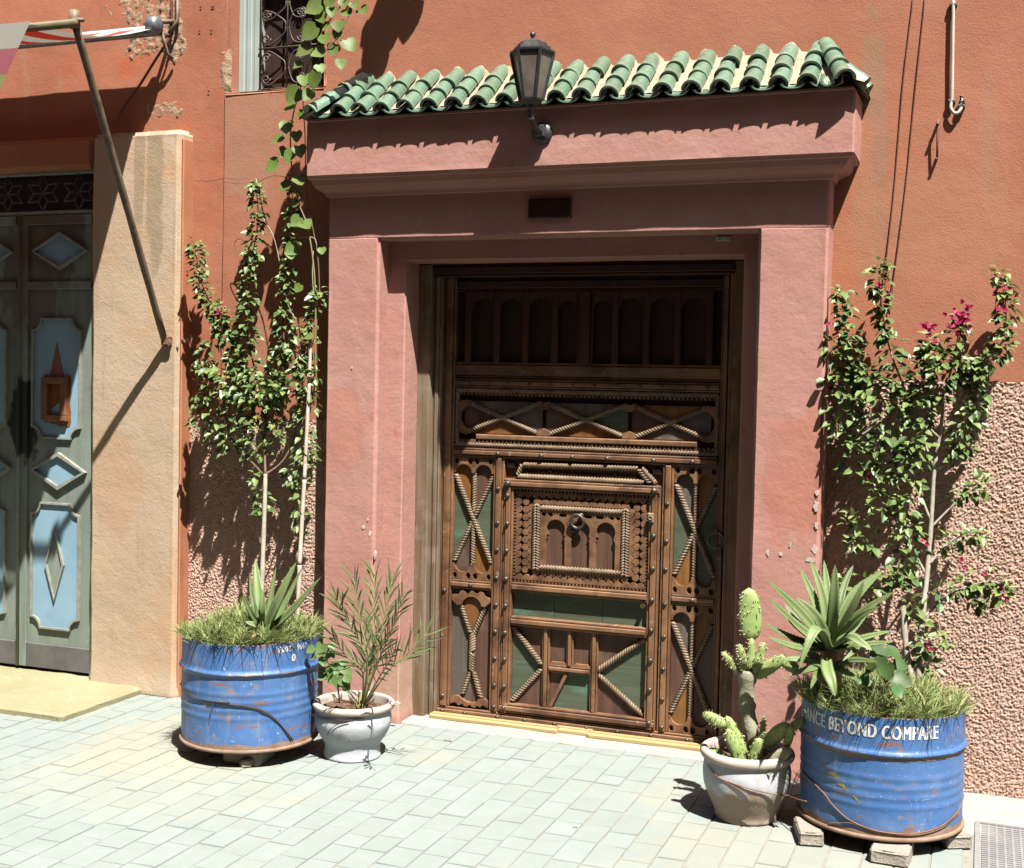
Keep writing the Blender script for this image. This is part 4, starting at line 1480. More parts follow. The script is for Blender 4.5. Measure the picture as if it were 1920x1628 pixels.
def leaf(xa, xb, mirror):
    lf = bpy.data.objects.new('door_leaf', None)
    link(lf, md)
    X = lambda t_: (lerp(xb, xa, t_) if mirror else lerp(xa, xb, t_))
    m_ = MB()
    m_.box(min(xa, xb), max(xa, xb), YD, YD + .035, zb, zt, .004)
    mpart('sheet', m_, 'paint_grey_green', lf)
    m_ = MB()
    s0, s1 = sorted((X(0), X(.10)))
    m_.box(s0, s1, YD - .014, YD + .002, zb, zt, .003)
    mpart('edge_bar', m_, 'paint_grey_green', lf)
    m_ = MB()
    m_.box(min(xa, xb) + .03, max(xa, xb) - .02, YD - .016, YD + .002, zt - .05, zt, .003)
    mpart('top_bar', m_, 'paint_grey_green', lf)
    m_ = MB()
    m_.box(min(xa, xb) + .03, max(xa, xb) - .02, YD - .016, YD + .002, 2.085, 2.125, .003)
    mpart('cross_bar', m_, 'paint_grey_green', lf)
    s0, s1 = sorted((X(.16), X(.90)))
    c_ = (s0 + s1) / 2
    hw = (s1 - s0) / 2
    for zc, hz, w_ in ((2.285, .098, .012), (1.120, .100, .020)):
        framed([(c_ - hw, zc), (c_, zc - hz), (c_ + hw, zc), (c_, zc + hz)], w_, YD - .022, lf)
    f0, f1 = sorted((X(.16), X(.82)))
    framed(notched(f0, f1, 1.290, 1.930, .060), .010, YD - .017, lf)
    framed(notched(f0, f1, 0.270, 0.950, .060), .010, YD - .017, lf)
    c2 = (f0 + f1) / 2
    framed([(c2 - .062, .620), (c2, .425), (c2 + .062, .620), (c2, .815)], .011, YD - .020, lf, 'paint_grey_green', 'paint_frame', YD - .008)
    m_ = MB()
    m_.box(min(xa, xb) + .004, max(xa, xb) - .004, YD - .012, YD + .002, zb, zb + .13, .003)
    mpart('kick_plate', m_, 'metal_kick', lf)
    # flue-like spear patch and hatch
    m_ = MB()
    m_.prism([(c2 - .042, 1.635), (c2 + .046, 1.625), (c2 - .002, 1.800)], YD - .007, YD)
    mpart('spear_patch', m_, 'paint_brown', lf)
    ht = bpy.data.objects.new('hatch', None)
    link(ht, lf)
    if not mirror:
        m_ = MB()
        r_ = random.Random(5)
        pts = []
        for (ax, az), (bx_, bz) in (((c2 - .085, 1.375), (c2 + .09, 1.355)), ((c2 + .09, 1.355), (c2 + .095, 1.625)), ((c2 + .095, 1.625), (c2 - .085, 1.63)), ((c2 - .085, 1.63), (c2 - .085, 1.375))):
            for i in range(9):
                pts.append((lerp(ax, bx_, i / 9) + r_.uniform(-.006, .006), lerp(az, bz, i / 9) + r_.uniform(-.007, .007)))
        m_.prism(pts, YD - .0065, YD)
        mpart('brown_paint_patch', m_, 'paint_brown', lf)
        for nm, box in (('hatch_bar', (c2 - .085, c2 + .080, 1.585, 1.618)), ('hatch_bar', (c2 - .085, c2 + .080, 1.388, 1.418)), ('hatch_bar', (c2 - .085, c2 - .045, 1.419, 1.584)), ('hatch_bar', (c2 + .042, c2 + .080, 1.419, 1.584))):
            m_ = MB()
            m_.box(box[0], box[1], YD - .034, YD, box[2], box[3], .004)
            mpart(nm, m_, 'paint_brown', lf)
        m_ = MB()
        m_.prism([(c2 - .03, 1.42), (c2 + .04, 1.42), (c2 + .04, 1.47), (c2 + .012, 1.485), (c2 - .01, 1.46), (c2 - .03, 1.452)], YD - .009, YD)
        mpart('blue_smear', m_, 'paint_blue', lf)
    bpy.data.objects.remove(ht)
    for z in (2.33, 1.60, 0.82, 0.20):
        m_ = MB()
        xh = X(1.0)
        m_.tube([(xh, YD - .012, z - .055), (xh, YD - .012, z + .055)], .011, 8)
        m_.tube([(xh, YD - .012, z - .004), (xh, YD - .012, z + .004)], .0125, 8)
        mpart('hinge', m_, 'paint_frame' if z < 2 else 'paint_brown', lf)
    return lf


dx0, dx1 = -3.135, -2.645
leaf(dx0 + .004, dx1, False)
leaf(dx0 - .004, dx0 - .49, True)
m_ = MB()
m_.tube([(dx0, YD - .016, zb), (dx0, YD - .016, zt)], .010, 8)
mpart('meeting_bar', m_, 'paint_grey_green')
m_ = MB()
m_.box(-3.66, -2.64, YD + .03, YD + .05, 2.47, 2.72)
mpart('transom_back', m_, 'wood_dark')
for nm, z0_, z1_ in (('transom_bar', 2.478, 2.498), ('transom_bar', 2.688, 2.708)):
    m_ = MB()
    m_.box(-3.655, -2.642, YD - .01, YD + .02, z0_, z1_, .003)
    mpart(nm, m_, 'paint_frame')
for k in range(4):
    c_ = -2.76 - k * .235
    z_ = 2.593
    m_ = MB()
    for t_ in range(6):
        a_ = math.radians(30 + 60 * t_)
        a0, a1 = a_ - math.radians(30), a_ + math.radians(30)
        tip = (c_ + .112 * math.cos(a_), YD, z_ + .094 * math.sin(a_))
        for b_ in (a0, a1):
            m_.tube([(c_, YD, z_), (c_ + .06 * math.cos(b_), YD, z_ + .05 * math.sin(b_)), tip], .0042, 5)
    mpart('star_grille', m_, 'grille_iron')
for sg in (-1,):
    m_ = MB()
    m_.box(-2.662, -2.642, YD - .006, YD + .03, zb, 2.71, .003)
    mpart('frame_bar', m_, 'paint_frame')

# ================================================================ BARRED WINDOW
win = thing('barred_window', 'pale green wooden window behind a scrolled iron grille beside the climbing vine', 'window', (-1.6, 0.1, 3.06), kind='thing')
wx_a, wx_b, wz = -1.893, -1.335, 3.058
mb = MB()
rough_box(mb, wx_a - .012, wx_a + .004, -0.002, 0.14, wz, 3.96, 0.06, .002, .002)
mb.build('reveal', 'plaster_house', win)
mb = MB()
rough_box(mb, wx_b - .004, wx_b + .012, -0.002, 0.22, wz, 3.96, 0.06, .002, .002)
mb.build('reveal', 'plaster_house', win)
mb = MB()
rough_box(mb, wx_a, wx_b, -0.004, 0.2, wz - .012, wz + .004, 0.06, .002, .002)
mb.build('sill', 'plaster_house', win)
for i, (a, b, y) in enumerate(((wx_a + .004, wx_a + .040, .10), (wx_a + .042, wx_a + .072, .115), (wx_a + .074, wx_a + .105, .135))):
    mb = MB()
    mb.box(a, b, y, .2, wz + .004, 3.95, .004)
    mb.build('frame', 'window_paint', win)
mb = MB()
mb.box(wx_a + .1, wx_b, .17, .2, wz + .004, wz + .03, .003)
mb.build('bottom_rail', 'window_paint', win)
for k in range(4):
    a = lerp(wx_a + .107, wx_b - .006, k / 4)
    b = lerp(wx_a + .107, wx_b - .006, (k + 1) / 4) - .003
    mb = MB()
    mb.box(a, b, .185, .21, wz + .03, 3.95, .003)
    mb.build('shutter_board', 'window_dark', win)
mb = MB()
mb.box(wx_a, wx_b, .212, .4, wz - .05, 4.0)
mb.build('backing', 'wood_dark', win)


def scroll(cx_, cz_, r, a0, turns, y, sg=1):
    n = int(14 * turns)
    return [(cx_ + sg * r * (1 - .78 * i / n) * math.cos(a0 + 2 * math.pi * turns * i / n), y, cz_ + r * (1 - .78 * i / n) * math.sin(a0 + 2 * math.pi * turns * i / n)) for i in range(n + 1)]


gy = 0.125
gx0, gx1 = wx_a + .108, wx_b - .01
gp = bpy.data.objects.new('grille', None)
link(gp, win)
for x in (gx0 + .012, (gx0 + gx1) / 2 - .055, gx1 - .08):
    mb = MB()
    mb.tube([(x, gy, wz + .012), (x, gy, 3.94)], .0045, 6)
    mb.build('upright', 'grille_iron', gp)
for z in (wz + .018, wz + .040, wz + .245, wz + .56):
    mb = MB()
    mb.tube([(gx0, gy, z), (gx1, gy, z)], .0045, 6)
    mb.build('bar', 'grille_iron', gp)
mid = (gx0 + gx1) / 2 - .055
for zc in (wz + .145, wz + .345, wz + .47, wz + .66):
    for sg, xc in ((1, gx0 + .052), (-1, mid + .075)):
        for up in (1, -1):
            mb = MB()
            a_pt = (xc - sg * .004, gy, zc)
            spi = scroll(xc - sg * .008, zc + up * .052, .026, math.radians(0), 1.4, gy, sg)
            if up < 0:
                spi = [(p[0], p[1], 2 * (zc - .052) - p[2]) for p in spi]
            big = [(mid - sg * .010, gy, zc), (mid - sg * .016, gy, zc + up * .03), (xc + sg * .040, gy, zc + up * .07), (xc + sg * .010, gy, zc + up * .084)]
            mb.tube(smooth_path(big, 4) + [Vector((xc - sg * .02, gy, zc + up * .078))], .004, 5)
            mb.tube(spi, .004, 5)
            mb.build('scroll', 'grille_iron', gp)
for k in range(7):
    mb = MB()
    x = lerp(gx0 + .01, gx1 - .02, k / 6)
    mb.tube([(x - .006, gy, wz + .004), (x + .004, gy, wz + .038)], .005, 5)
    mb.build('baluster', 'grille_iron', gp)

# ================================================================ WALL LANTERN
la = thing('wall_lantern', 'black hexagonal wall lantern with smoked panes on a short bracket arm above the portal', 'lantern', (-0.1184, -0.2550, 2.7229))
pl = (-0.1142, -0.2600, 2.7217)
LX, LY = pl[0] + .004, -0.418
lz0 = (-0.1250, -0.4180, 2.7921)[2]
lz1 = (-0.1304, -0.4180, 3.0306)[2]
mb = MB()
mb.lathe([(0.048, 0), (0.046, .012), (0.036, .018), (0.03, .022), (0, .024)], 24)
o = mb.build('wall_plate', 'lantern_black', la)
o.rotation_euler = (math.pi / 2, 0, 0)
o.location = (pl[0], -0.255, pl[2])
mb = MB()
mb.box(pl[0] - .022, pl[0] + .022, -0.30, -0.262, pl[2] - .02, pl[2] + .03, .006)
mb.build('bracket', 'lantern_black', la)
mb = MB()
mb.tube([(pl[0], -0.275, pl[2] - .004), (pl[0], -0.345, pl[2] + .010), (LX, LY + .004, lz0 - .035), (LX, LY - .004, lz0 - .03)], [.017, .015, .014, .013], 6, smooth=False)
mb.tube([(LX, LY, lz0 - .045), (LX, LY, lz0 + .004)], .014, 6, smooth=False)
mb.build('arm', 'lantern_black', la)


def hexring(r, z, rot=0.18):
    return [(LX + r * math.cos(rot + i * math.pi / 3), LY + r * math.sin(rot + i * math.pi / 3), z) for i in range(6)]


def hexsolid(name, rings, material, smooth=False):
    m_ = MB()
    vs, fs = [], []
    for r, z in rings:
        vs += hexring(r, z)
    for i in range(len(rings) - 1):
        for k_ in range(6):
            fs.append((i * 6 + k_, i * 6 + (k_ + 1) % 6, (i + 1) * 6 + (k_ + 1) % 6, (i + 1) * 6 + k_))
    fs.append((5, 4, 3, 2, 1, 0))
    fs.append(tuple((len(rings) - 1) * 6 + k_ for k_ in range(6)))
    m_.add(vs, fs, smooth)
    return m_.build(name, material, la)


hb, ht_ = lz0 + .035, lz1 - .006
hexsolid('cup', [(.016, lz0 - .004), (.022, lz0 + .004), (.026, lz0 + .016), (.040, lz0 + .022), (.050, hb), (.052, hb + .006)], 'lantern_black')
for k in range(6):
    a, b = hexring(.046, hb + .004), hexring(.088, ht_ - .004)
    q = (k + 1) % 6
    m_ = MB()
    v = [Vector(a[k]), Vector(a[q]), Vector(b[q]), Vector(b[k])]
    c = sum(v, Vector()) / 4
    m_.add([c + (p - c) * .96 for p in v], [(0, 1, 2, 3)])
    m_.build('pane', 'lantern_glass', la)
    m_ = MB()
    a2, b2 = hexring(.049, hb + .002), hexring(.092, ht_)
    m_.tube([a2[k], b2[k]], .0075, 4, smooth=False)
    m_.build('corner_bar', 'lantern_black', la)
    m_ = MB()
    n = 5
    up, lo_ = [], []
    for i in range(n * 4 + 1):
        t_ = i / (n * 4)
        p = Vector(b2[k]).lerp(Vector(b2[q]), t_)
        up.append(p + Vector((0, 0, .002)))
        d_ = .010 + .010 * abs(math.sin(math.pi * t_ * n))
        lo_.append(p + Vector((0, 0, -d_)) + (Vector((LX, LY, p.z)) - p) * .06)
    m_.add(up + lo_, [(i, i + 1, n * 4 + 2 + i, n * 4 + 1 + i) for i in range(n * 4)])
    m_.build('fringe', 'lantern_black', la)
hexsolid('hood', [(.096, ht_ - .002), (.098, ht_ + .006), (.080, ht_ + .010), (.078, ht_ + .024), (.064, ht_ + .028), (.062, ht_ + .040), (.040, ht_ + .050), (.018, ht_ + .058), (.008, ht_ + .060)], 'lantern_black')
mb = MB()
mb.lathe([(0.007, 0), (0.006, .006), (0.012, .014), (0.0125, .022), (0.008, .030), (0, .033)], 12, (LX, LY, ht_ + .058))
mb.build('finial', 'lantern_black', la)

# ================================================================ AWNING
aw = thing('awning', 'red and white striped awning with hanging valance held out by a rusty strut', 'awning', (-2.2, -0.12, 3.38))
R0, F0 = Vector((-2.215, -0.135, 3.375)), Vector((-2.165, -1.06, 3.135))
ncol, nrow = 24, 8
mb = MB()
for i in range(ncol):
    for part_ in range(1):
        xa, xb = -i * .105, -(i + 1) * .105
        mb.cur = 0.25 if i % 2 else 0.75
        vs, fs = [], []
        for r_ in range(nrow + 1):
            t_ = r_ / nrow
            p = R0.lerp(F0, t_)
            sag = -.05 * math.sin(math.pi * t_)
            for xx in (xa, (xa + xb) / 2, xb):
                vs.append((p.x + xx, p.y, p.z + sag + .006 * math.sin(xx * 9 + t_ * 3) * t_))
        for r_ in range(nrow):
            for c_ in range(2):
                q = r_ * 3 + c_
                fs.append((q, q + 1, q + 4, q + 3))
        mb.add(vs, fs, True)
mb.build('canopy_cloth', 'awning_cloth', aw)
mb = MB()
nz = 12
for r_ in range(nz):
    mb.cur = (0.1, 0.1, 0.1, 0.35, 0.35, 0.35, 0.6, 0.6, 0.6, 0.6, 0.85, 0.85)[r_]
    vs, fs = [], []
    for q in (0, 1):
        t_ = (r_ + q) / nz
        for i in range(16):
            u = i / 15
            xx = F0.x - 1.9 * u - .30 * t_ * (1 - u)
            vs.append((xx, F0.y - .012 + .02 * math.sin(u * 40 + t_ * 2) * t_ + .03 * t_, F0.z + .01 - .42 * t_))
    mb.add(vs, [(i, i + 1, 17 + i, 16 + i) for i in range(15)], True)
mb.build('valance', 'valance_cloth', aw)
tp = Vector((-2.0066, -0.9850, 3.1556))
mb = MB()
mb.tube([(tp.x + .03, tp.y - .02, tp.z - .015), (F0.x - 2.4, F0.y, F0.z - .005)], .019, 10)
mb.build('front_rod', 'rod_olive', aw)
mb = MB()
mb.tube([(-2.205, -.13, 3.362), (-4.6, -.13, 3.362)], .028, 10)
mb.build('roller', 'metal_roller', aw)
ro = (-2.2257, -0.1400, 3.3850)
mb = MB()
mb.tube([(ro[0] - .035, ro[1], ro[2]), (ro[0] - .02, ro[1], ro[2]), (ro[0] + .02, ro[1], ro[2] + .002), (ro[0] + .035, ro[1], ro[2] + .002)], [.03, .045, .045, .03], 14)
mb.build('roller_head', 'metal_roller', aw)
mb = MB()
mb.tube([(ro[0] + .02, -.13, ro[2] + .02), (ro[0] + .03, -.02, ro[2] + .05)], .012, 8)
mb.tube([(ro[0] + .02, -.12, ro[2]), (ro[0] + .022, -.06, ro[2] - .12), (ro[0] + .035, -.03, ro[2] - .14)], .009, 6)
mb.tube([(ro[0] + .06, -.03, ro[2] + .24), (ro[0] + .064, -.035, ro[2] + .05), (ro[0] + .03, -.06, ro[2] - .02)], .009, 6)
mb.build('roller_bracket', 'rusty_pole', aw)
st = bpy.data.objects.new('strut', None)
link(st, aw)
b0 = Vector((-2.1575, -0.1250, 1.8226))
mb = MB()
n = 12
mb.tube([b0.lerp(tp + (tp - b0) * .012, i / n) for i in range(n + 1)], [.0175 + .0012 * math.sin(i * 2.3) for i in range(n + 1)], 10)
mb.build('pole', 'rusty_pole', st)
mb = MB()
mb.tube([tp + Vector((-.012, -.012, .004)), tp + Vector((.05, -.004, .0))], .010, 8)
mb.tube([tp + Vector((0, 0, -.03)), tp + Vector((0, 0, .045))], .024, 8)
mb.build('pole_joint', 'rusty_pole', st)
mb = MB()
mb.box(b0.x - .014, b0.x + .03, -.135, -.098, b0.z - .03, b0.z + .012, .004)
mb.tube([(b0.x + .02 + .016 * math.cos(t_), -.125, b0.z - .02 + .018 * math.sin(t_)) for t_ in [i * math.pi / 6 for i in range(13)]], .005, 6, False)
mb.build('wall_eye', 'wire_rust', st)
# cord from the roller to the lintel
mb = MB()
mb.tube(smooth_path([(-2.203, -0.030, 3.557), (-2.201, -0.030, 3.434), (-2.198, -0.050, 3.349), (-2.259, -0.080, 3.233), (-2.370, -0.060, 3.117), (-2.491, -0.030, 3.017), (-2.474, -0.110, 2.929)], 4), .0065, 6)
tag(mb.build('hanging_cable', 'cable_red'), 'thin cable sagging from the awning roller down to the beige pilaster', 'cable')

# ================================================================ CABLES, CONDUIT, IRON ROD ON THE WALL
for pts, lab in (([(1.391, -0.006, 3.248), (1.362, -0.004, 2.914), (1.339, -0.004, 2.458), (1.317, -0.008, 2.155), (1.320, -0.020, 2.018)], 'thin dark red cable down the wall, nearer the portal'),
                 ([(1.437, -0.006, 3.244), (1.410, -0.004, 2.868), (1.383, -0.004, 2.456), (1.349, -0.008, 2.085), (1.339, -0.020, 1.952)], 'thin dark red cable down the wall, nearer the white conduit')):
    mb = MB()
    mb.tube(smooth_path(pts, 4), .0024, 5)
    tag(mb.build('wall_cable', 'cable_red'), lab, 'cable', 'pair of cables on the wall')
cd = thing('conduit', 'white conduit pipe ending in a hook bend on the terracotta wall', 'pipe', (1.5581, -0.0150, 2.8132))
mb = MB()
mb.tube(smooth_path([(1.546, -0.018, 3.235), (1.549, -0.018, 3.090), (1.554, -0.018, 2.824)], 3) + smooth_path([(1.552, -0.018, 2.809), (1.551, -0.020, 2.785), (1.564, -0.021, 2.765), (1.578, -0.021, 2.764), (1.590, -0.018, 2.781), (1.593, -0.012, 2.799), (1.590, 0.000, 2.823)], 5), .0068, 8)
mb.build('pipe', 'pipe_white', cd)
for p in ((1.5473, -0.0120, 3.2008), (1.5539, -0.0120, 2.8141), (1.5913, -0.0120, 2.7927)):
    mb = MB()
    mb.box(p[0] - .014, p[0] + .014, -.024, .004, p[2] - .006, p[2] + .006, .004)
    mb.build('clip', 'metal_roller', cd)
mb = MB()
mb.tube(smooth_path([(1.590, -0.004, 2.814), (1.586, -0.022, 2.831), (1.603, -0.020, 2.822), (1.597, -0.026, 2.809), (1.605, -0.006, 2.800)], 4), .004, 5)
mb.build('wire_tangle', 'wire_rust', cd)
ir = thing('iron_rod', 'short rusty iron rod fixed upright to the wall under the conduit', 'rod', (1.5031, 0.0000, 2.6646))
mb = MB()
mb.tube([(1.504, -0.030, 2.740), (1.502, -0.030, 2.717), (1.504, -0.030, 2.659), (1.505, -0.026, 2.582)], .0045, 6)
mb.build('rod', 'wire_rust', ir)
mb = MB()
mb.tube([(1.503, -0.045, 2.720), (1.501, 0.010, 2.727)], .006, 6)
mb.build('pin', 'grille_iron', ir)
mb = MB()
mb.tube([(1.503, -0.030, 2.582), (1.501, 0.010, 2.587)], .006, 6)
mb.build('pin', 'wire_rust', ir)

# ================================================================ DRAIN GRATE
gr = thing('drain_grate', 'pale metal drain grate with rows of short slots set in the pavement', 'grate', (1.93, -0.9, 0))
x0, x1, y0, y1 = 1.738, 2.118, -1.52, -0.368
for nm, bx_ in (('frame_bar', (x0, x0 + .018, y0, y1)), ('frame_bar', (x1 - .018, x1, y0, y1)), ('frame_bar', (x0 + .019, x1 - .019, y0, y0 + .018)), ('frame_bar', (x0 + .019, x1 - .019, y1 - .018, y1))):
    mb = MB()
    mb.box(bx_[0], bx_[1], bx_[2], bx_[3], -.02, .004)
    mb.build(nm, 'grate_metal', gr)
mb = MB()
mb.box(x0 + .019, x1 - .019, y0 + .019, y1 - .019, -.02, -.010)
mb.build('bed_plate', 'soil', gr)
ncol = 12
for i in range(ncol):
    xa = lerp(x0 + .024, x1 - .024, i / ncol)
    xb = lerp(x0 + .024, x1 - .024, (i + 1) / ncol)
    mb = MB()
    n = 52
    ww = xb - xa
    mb.box(xa + ww * .72, xb, y0 + .02, y1 - .02, -.012, .002)
    for k in range(n):
        ya = lerp(y0 + .022, y1 - .022, k / n)
        mb.box(xa, xa + ww * .719, ya, ya + .011, -.012, .0012)
    o = mb.build('slot_row', 'grate_metal', gr)
    o['kind'] = 'stuff'

# ================================================================ BLUE OIL DRUMS
DL, DR, RD = Vector((-1.26, -0.71, 0.072)), Vector((1.40, -0.61, 0.063)), 0.296


def drum(name, label, c, h, hoop, seed, dents):
    t_ = thing(name, label, 'drum', c, 'blue oil drums cut down as planters')
    prof = []
    nz_ = 64
    for i in range(nz_ + 1):
        z = h * i / nz_
        r = RD - .004
        r += .011 * math.exp(-((z - hoop) / .008) ** 2)                     # rolled hoop
        for k_ in range(4):
            r += .0024 * math.exp(-((z - (hoop - .085 - k_ * .034)) / .009) ** 2)   # shallow beads
        prof.append((r, z))

    def warp(a, z):
        d = 0.003 * noise.noise((math.cos(a) * 2, math.sin(a) * 2, z * 5 + seed)) + .0012 * noise.noise((math.cos(a) * 7, math.sin(a) * 7, z * 18 + seed))
        for da, dz, w_, dep in dents:
            dd = (a - da + math.pi) % (2 * math.pi) - math.pi
            d -= dep * math.exp(-(dd / w_) ** 2 - ((z - dz) / .07) ** 2)
        return d
    m_ = MB()
    m_.lathe(prof, 120, c, warp=warp)
    m_.build('shell', 'drum_blue', t_)
    m_ = MB()
    m_.lathe([(p[0] - .003, p[1]) for p in prof[::4]][::-1], 60, c, warp=warp)
    m_.build('inner_shell', 'drum_rust', t_)
    m_ = MB()
    top = [(RD - .0045, h - .002), (RD - .0035, h + .001), (RD - .0065, h + .001), (RD - .0075, h - .003)]
    m_.lathe(top, 90, c, warp=warp)
    m_.build('cut_edge', 'drum_rust', t_)
    m_ = MB()
    m_.lathe([(RD - .012, .010), (RD + .000, .011), (RD + .005, .006), (RD + .005, -.001), (RD + .001, -.005), (RD - .010, -.004)], 90, c)
    m_.build('bottom_chime', 'drum_rust', t_)
    m_ = MB()
    m_.lathe([(0, -.001), (RD - .008, -.001)], 60, c)
    m_.build('base_plate', 'drum_rust', t_)
    return t_, warp


def on_drum(c, a, z, r=RD + .001):
    return (c.x + r * math.cos(a), c.y + r * math.sin(a), c.z + z)


def drum_text(t_, c, body, a_start, z, size, flip=False, name='lettering', bold=0.0, sx=1.0, r=RD, warp=None):
    vs, fs = text_mesh(body, size)
    m_ = MB()
    wmax = max(v.x for v in vs)
    for off in ((0, 0), (bold, 0), (-bold, 0)) if bold else ((0, 0),):
        P = []
        for v in vs:
            u, w_ = v.x * sx + off[0], v.y
            if flip:
                u, w_ = wmax * sx - u, -w_
            a = a_start + u / r
            rr = r - .0022 + (warp(a, z + w_) if warp else 0)
            P.append(on_drum(c, a, z + w_, rr + .0004 * abs(off[0] > 0)))
        m_.add(P, fs)
    return m_.build(name, 'white_print', t_)


def ang(c, p):
    return math.atan2(p[1] - c.y, p[0] - c.x)


dl, warpL = drum('oil_drum', 'rust-scratched blue oil drum planter with tie wire between beige pilaster and portal', DL, 0.450, .325, 1.0, ((-1.1, .12, .35, .006),))
dr, warpR = drum('oil_drum', 'blue oil drum planter lettered BEYOND COMPARE beside the cactus pot', DR, 0.430, .300, 5.0, ((-2.5, .15, .45, .008),))
# angle at the face turned to the viewer
fL = math.atan2(-5.427 - DL.y, 1.715 - DL.x)
fR = math.atan2(-5.427 - DR.y, 1.715 - DR.x)
drum_text(dr, DR, 'ANCE BEYOND COMPARE', fR - 1.13, .358, .068, bold=.0024, sx=.62, warp=warpR)
drum_text(dl, DL, '1996 - 2003', fL + .40, .437, .036, flip=True, bold=.0008, sx=.80, warp=warpL)
drum_text(dl, DL, '0', fL + .62, .368, .046, bold=.0016, sx=.8, warp=warpL)
# faded yellow emblem on the right drum
m_ = MB()
for k in range(9):
    za = .232 - k * .010
    a0, a1 = fR - .74 + k * .006 * k, fR - .50 + k * .035
    n = 8
    vs = []
    for i in range(n + 1):
        a = lerp(a0, a1, i / n)
        zz = za - .035 * (i / n) ** 2
        vs += [on_drum(DR, a, zz, RD - .0026 + warpR(a, zz)), on_drum(DR, a, zz - .006, RD - .0026 + warpR(a, zz))]
    m_.add(vs, [(2 * i, 2 * i + 1, 2 * i + 3, 2 * i + 2) for i in range(n)])
o = m_.build('faded_emblem', 'drum_yellow', dr)
o['kind'] = 'stuff'
# rust streaks and scrapes that follow the metal
rs = random.Random(21)


def scrape(t_, c, warp, f, da, z, w_, h_, name='rust_streak', material='drum_rust'):
    m_ = MB()
    n = 8
    top, bot = [], []
    for i in range(n + 1):
        u = i / n
        a = f + da + (u - .5) * w_ / RD
        e = math.sin(math.pi * u) ** .5 * h_ / 2 * rs.uniform(.6, 1.1)
        for lst, zz in ((top, z + e), (bot, z - e)):
            lst.append(on_drum(c, a, zz, prof_r(c, zz) + .0009 + warp(a, zz)))
    m_.add(top + bot, [(i, n + 1 + i, n + 2 + i, i + 1) for i in range(n)])
    m_.build(name, material, t_)


def prof_r(c, z):
    hoop = .325 if c is DL else .300
    r = RD - .004 + .011 * math.exp(-((z - hoop) / .008) ** 2)
    for k_ in range(4):
        r += .0024 * math.exp(-((z - (hoop - .085 - k_ * .034)) / .009) ** 2)
    return r


for t_, c, wp, f, hp in ((dl, DL, warpL, fL, .325), (dr, DR, warpR, fR, .300)):
    # paint worn to rust along the crest of the hoop
    a = f - 1.4
    while a < f + 1.4:
        w_ = rs.uniform(.03, .13)
        scrape(t_, c, wp, f, a - f, hp + rs.uniform(-.004, .003), w_, rs.uniform(.003, .009), 'worn_hoop')
        a += w_ / RD + rs.uniform(.03, .25)
    # bare, dirty band round the foot with a ragged upper edge
    m_ = MB()
    n = 140
    lo_, up = [], []
    for i in range(n + 1):
        a = f - 1.6 + 3.2 * i / n
        zt_ = .022 + .020 * abs(noise.noise((a * 3, 0, hp))) + .010 * abs(noise.noise((a * 14, 4, hp)))
        lo_.append(on_drum(c, a, .012, prof_r(c, .012) + .0006 + wp(a, .012)))
        up.append(on_drum(c, a, zt_, prof_r(c, zt_) + .0006 + wp(a, zt_)))
    m_.add(lo_ + up, [(i, i + 1, n + 2 + i, n + 1 + i) for i in range(n)], True)
    m_.build('worn_foot', 'drum_rust', t_)

# wires looped round the drums
def drum_wire(c, warp, pts, r=.0028, name='tie_wire', label='', material='wire_dark', group=None):
    P = []
    for a, z in pts:
        P.append(Vector(on_drum(c, a, z, prof_r(c, z) + warp(a, z) + .004)))
    m_ = MB()
    m_.tube(smooth_path(P, 5), r, 6)
    return m_


w1 = drum_wire(DL, warpL, [(fL - 1.5, .235), (fL - 1.05, .222), (fL - .7, .212), (fL - .3, .205), (fL + .05, .190), (fL + .3, .150), (fL + .50, .085), (fL + .62, .03)])
w1b = drum_wire(DL, warpL, [(fL - .5, .206), (fL - .2, .200), (fL + .08, .182), (fL + .32, .142), (fL + .52, .080), (fL + .66, .03)], .002)
w1.add(w1b.v, w1b.f, True)
tw = []
for i in range(40):
    a = fL - .62 + .34 * i / 40
    z = .2105 + .004 * math.sin(i * 1.7)
    tw.append(on_drum(DL, a, z, prof_r(DL, z) + .006 + .003 * math.cos(i * 1.7)))
w1.tube(tw, .0028, 5)
w1.tube(smooth_path([on_drum(DL, fL - .52, .205, RD + .006), on_drum(DL, fL - .55, .17, RD + .012), on_drum(DL, fL - .58, .14, RD + .008)], 4), .0016, 5)
tag(w1.build('tie_wire', 'wire_dark'), 'twisted dark tie wire looped across the drum by the beige pilaster', 'wire')
w2 = drum_wire(DR, warpR, [(fR - 1.25, .150), (fR - .95, .140), (fR - .70, .118), (fR - .52, .080), (fR - .30, .048), (fR, .030), (fR + .35, .026), (fR + .75, .040), (fR + 1.15, .075), (fR + 1.6, .1)])
w2b = drum_wire(DR, warpR, [(fR - .62, .018), (fR - .5, .030), (fR - .3, .042), (fR + .0, .028), (fR + .4, .022), (fR + .8, .036), (fR + 1.2, .068)], .0024)
w2.add(w2b.v, w2b.f, True)
w2.tube(smooth_path([(1.084, -0.720, 0.115), (1.134, -0.800, 0.132), (1.162, -0.840, 0.143)], 4), .0028, 6)
tag(w2.build('tie_wire', 'wire_rust'), 'rusty wire strung round the foot of the lettered drum', 'wire')


# stones and blocks under the drums
def block(label, x0, x1, y0, y1, h, rot, material='concrete_block', grp='blocks propping up the drums', amp=.006):
    m_ = MB()
    rough_box(m_, -(x1 - x0) / 2, (x1 - x0) / 2, -(y1 - y0) / 2, (y1 - y0) / 2, 0, h, .02, amp, .006)
    o_ = m_.build('prop_block', material)
    o_.location = ((x0 + x1) / 2, (y0 + y1) / 2, -.001)
    o_.rotation_euler = (0, 0, rot)
    return tag(o_, label, 'block', grp)


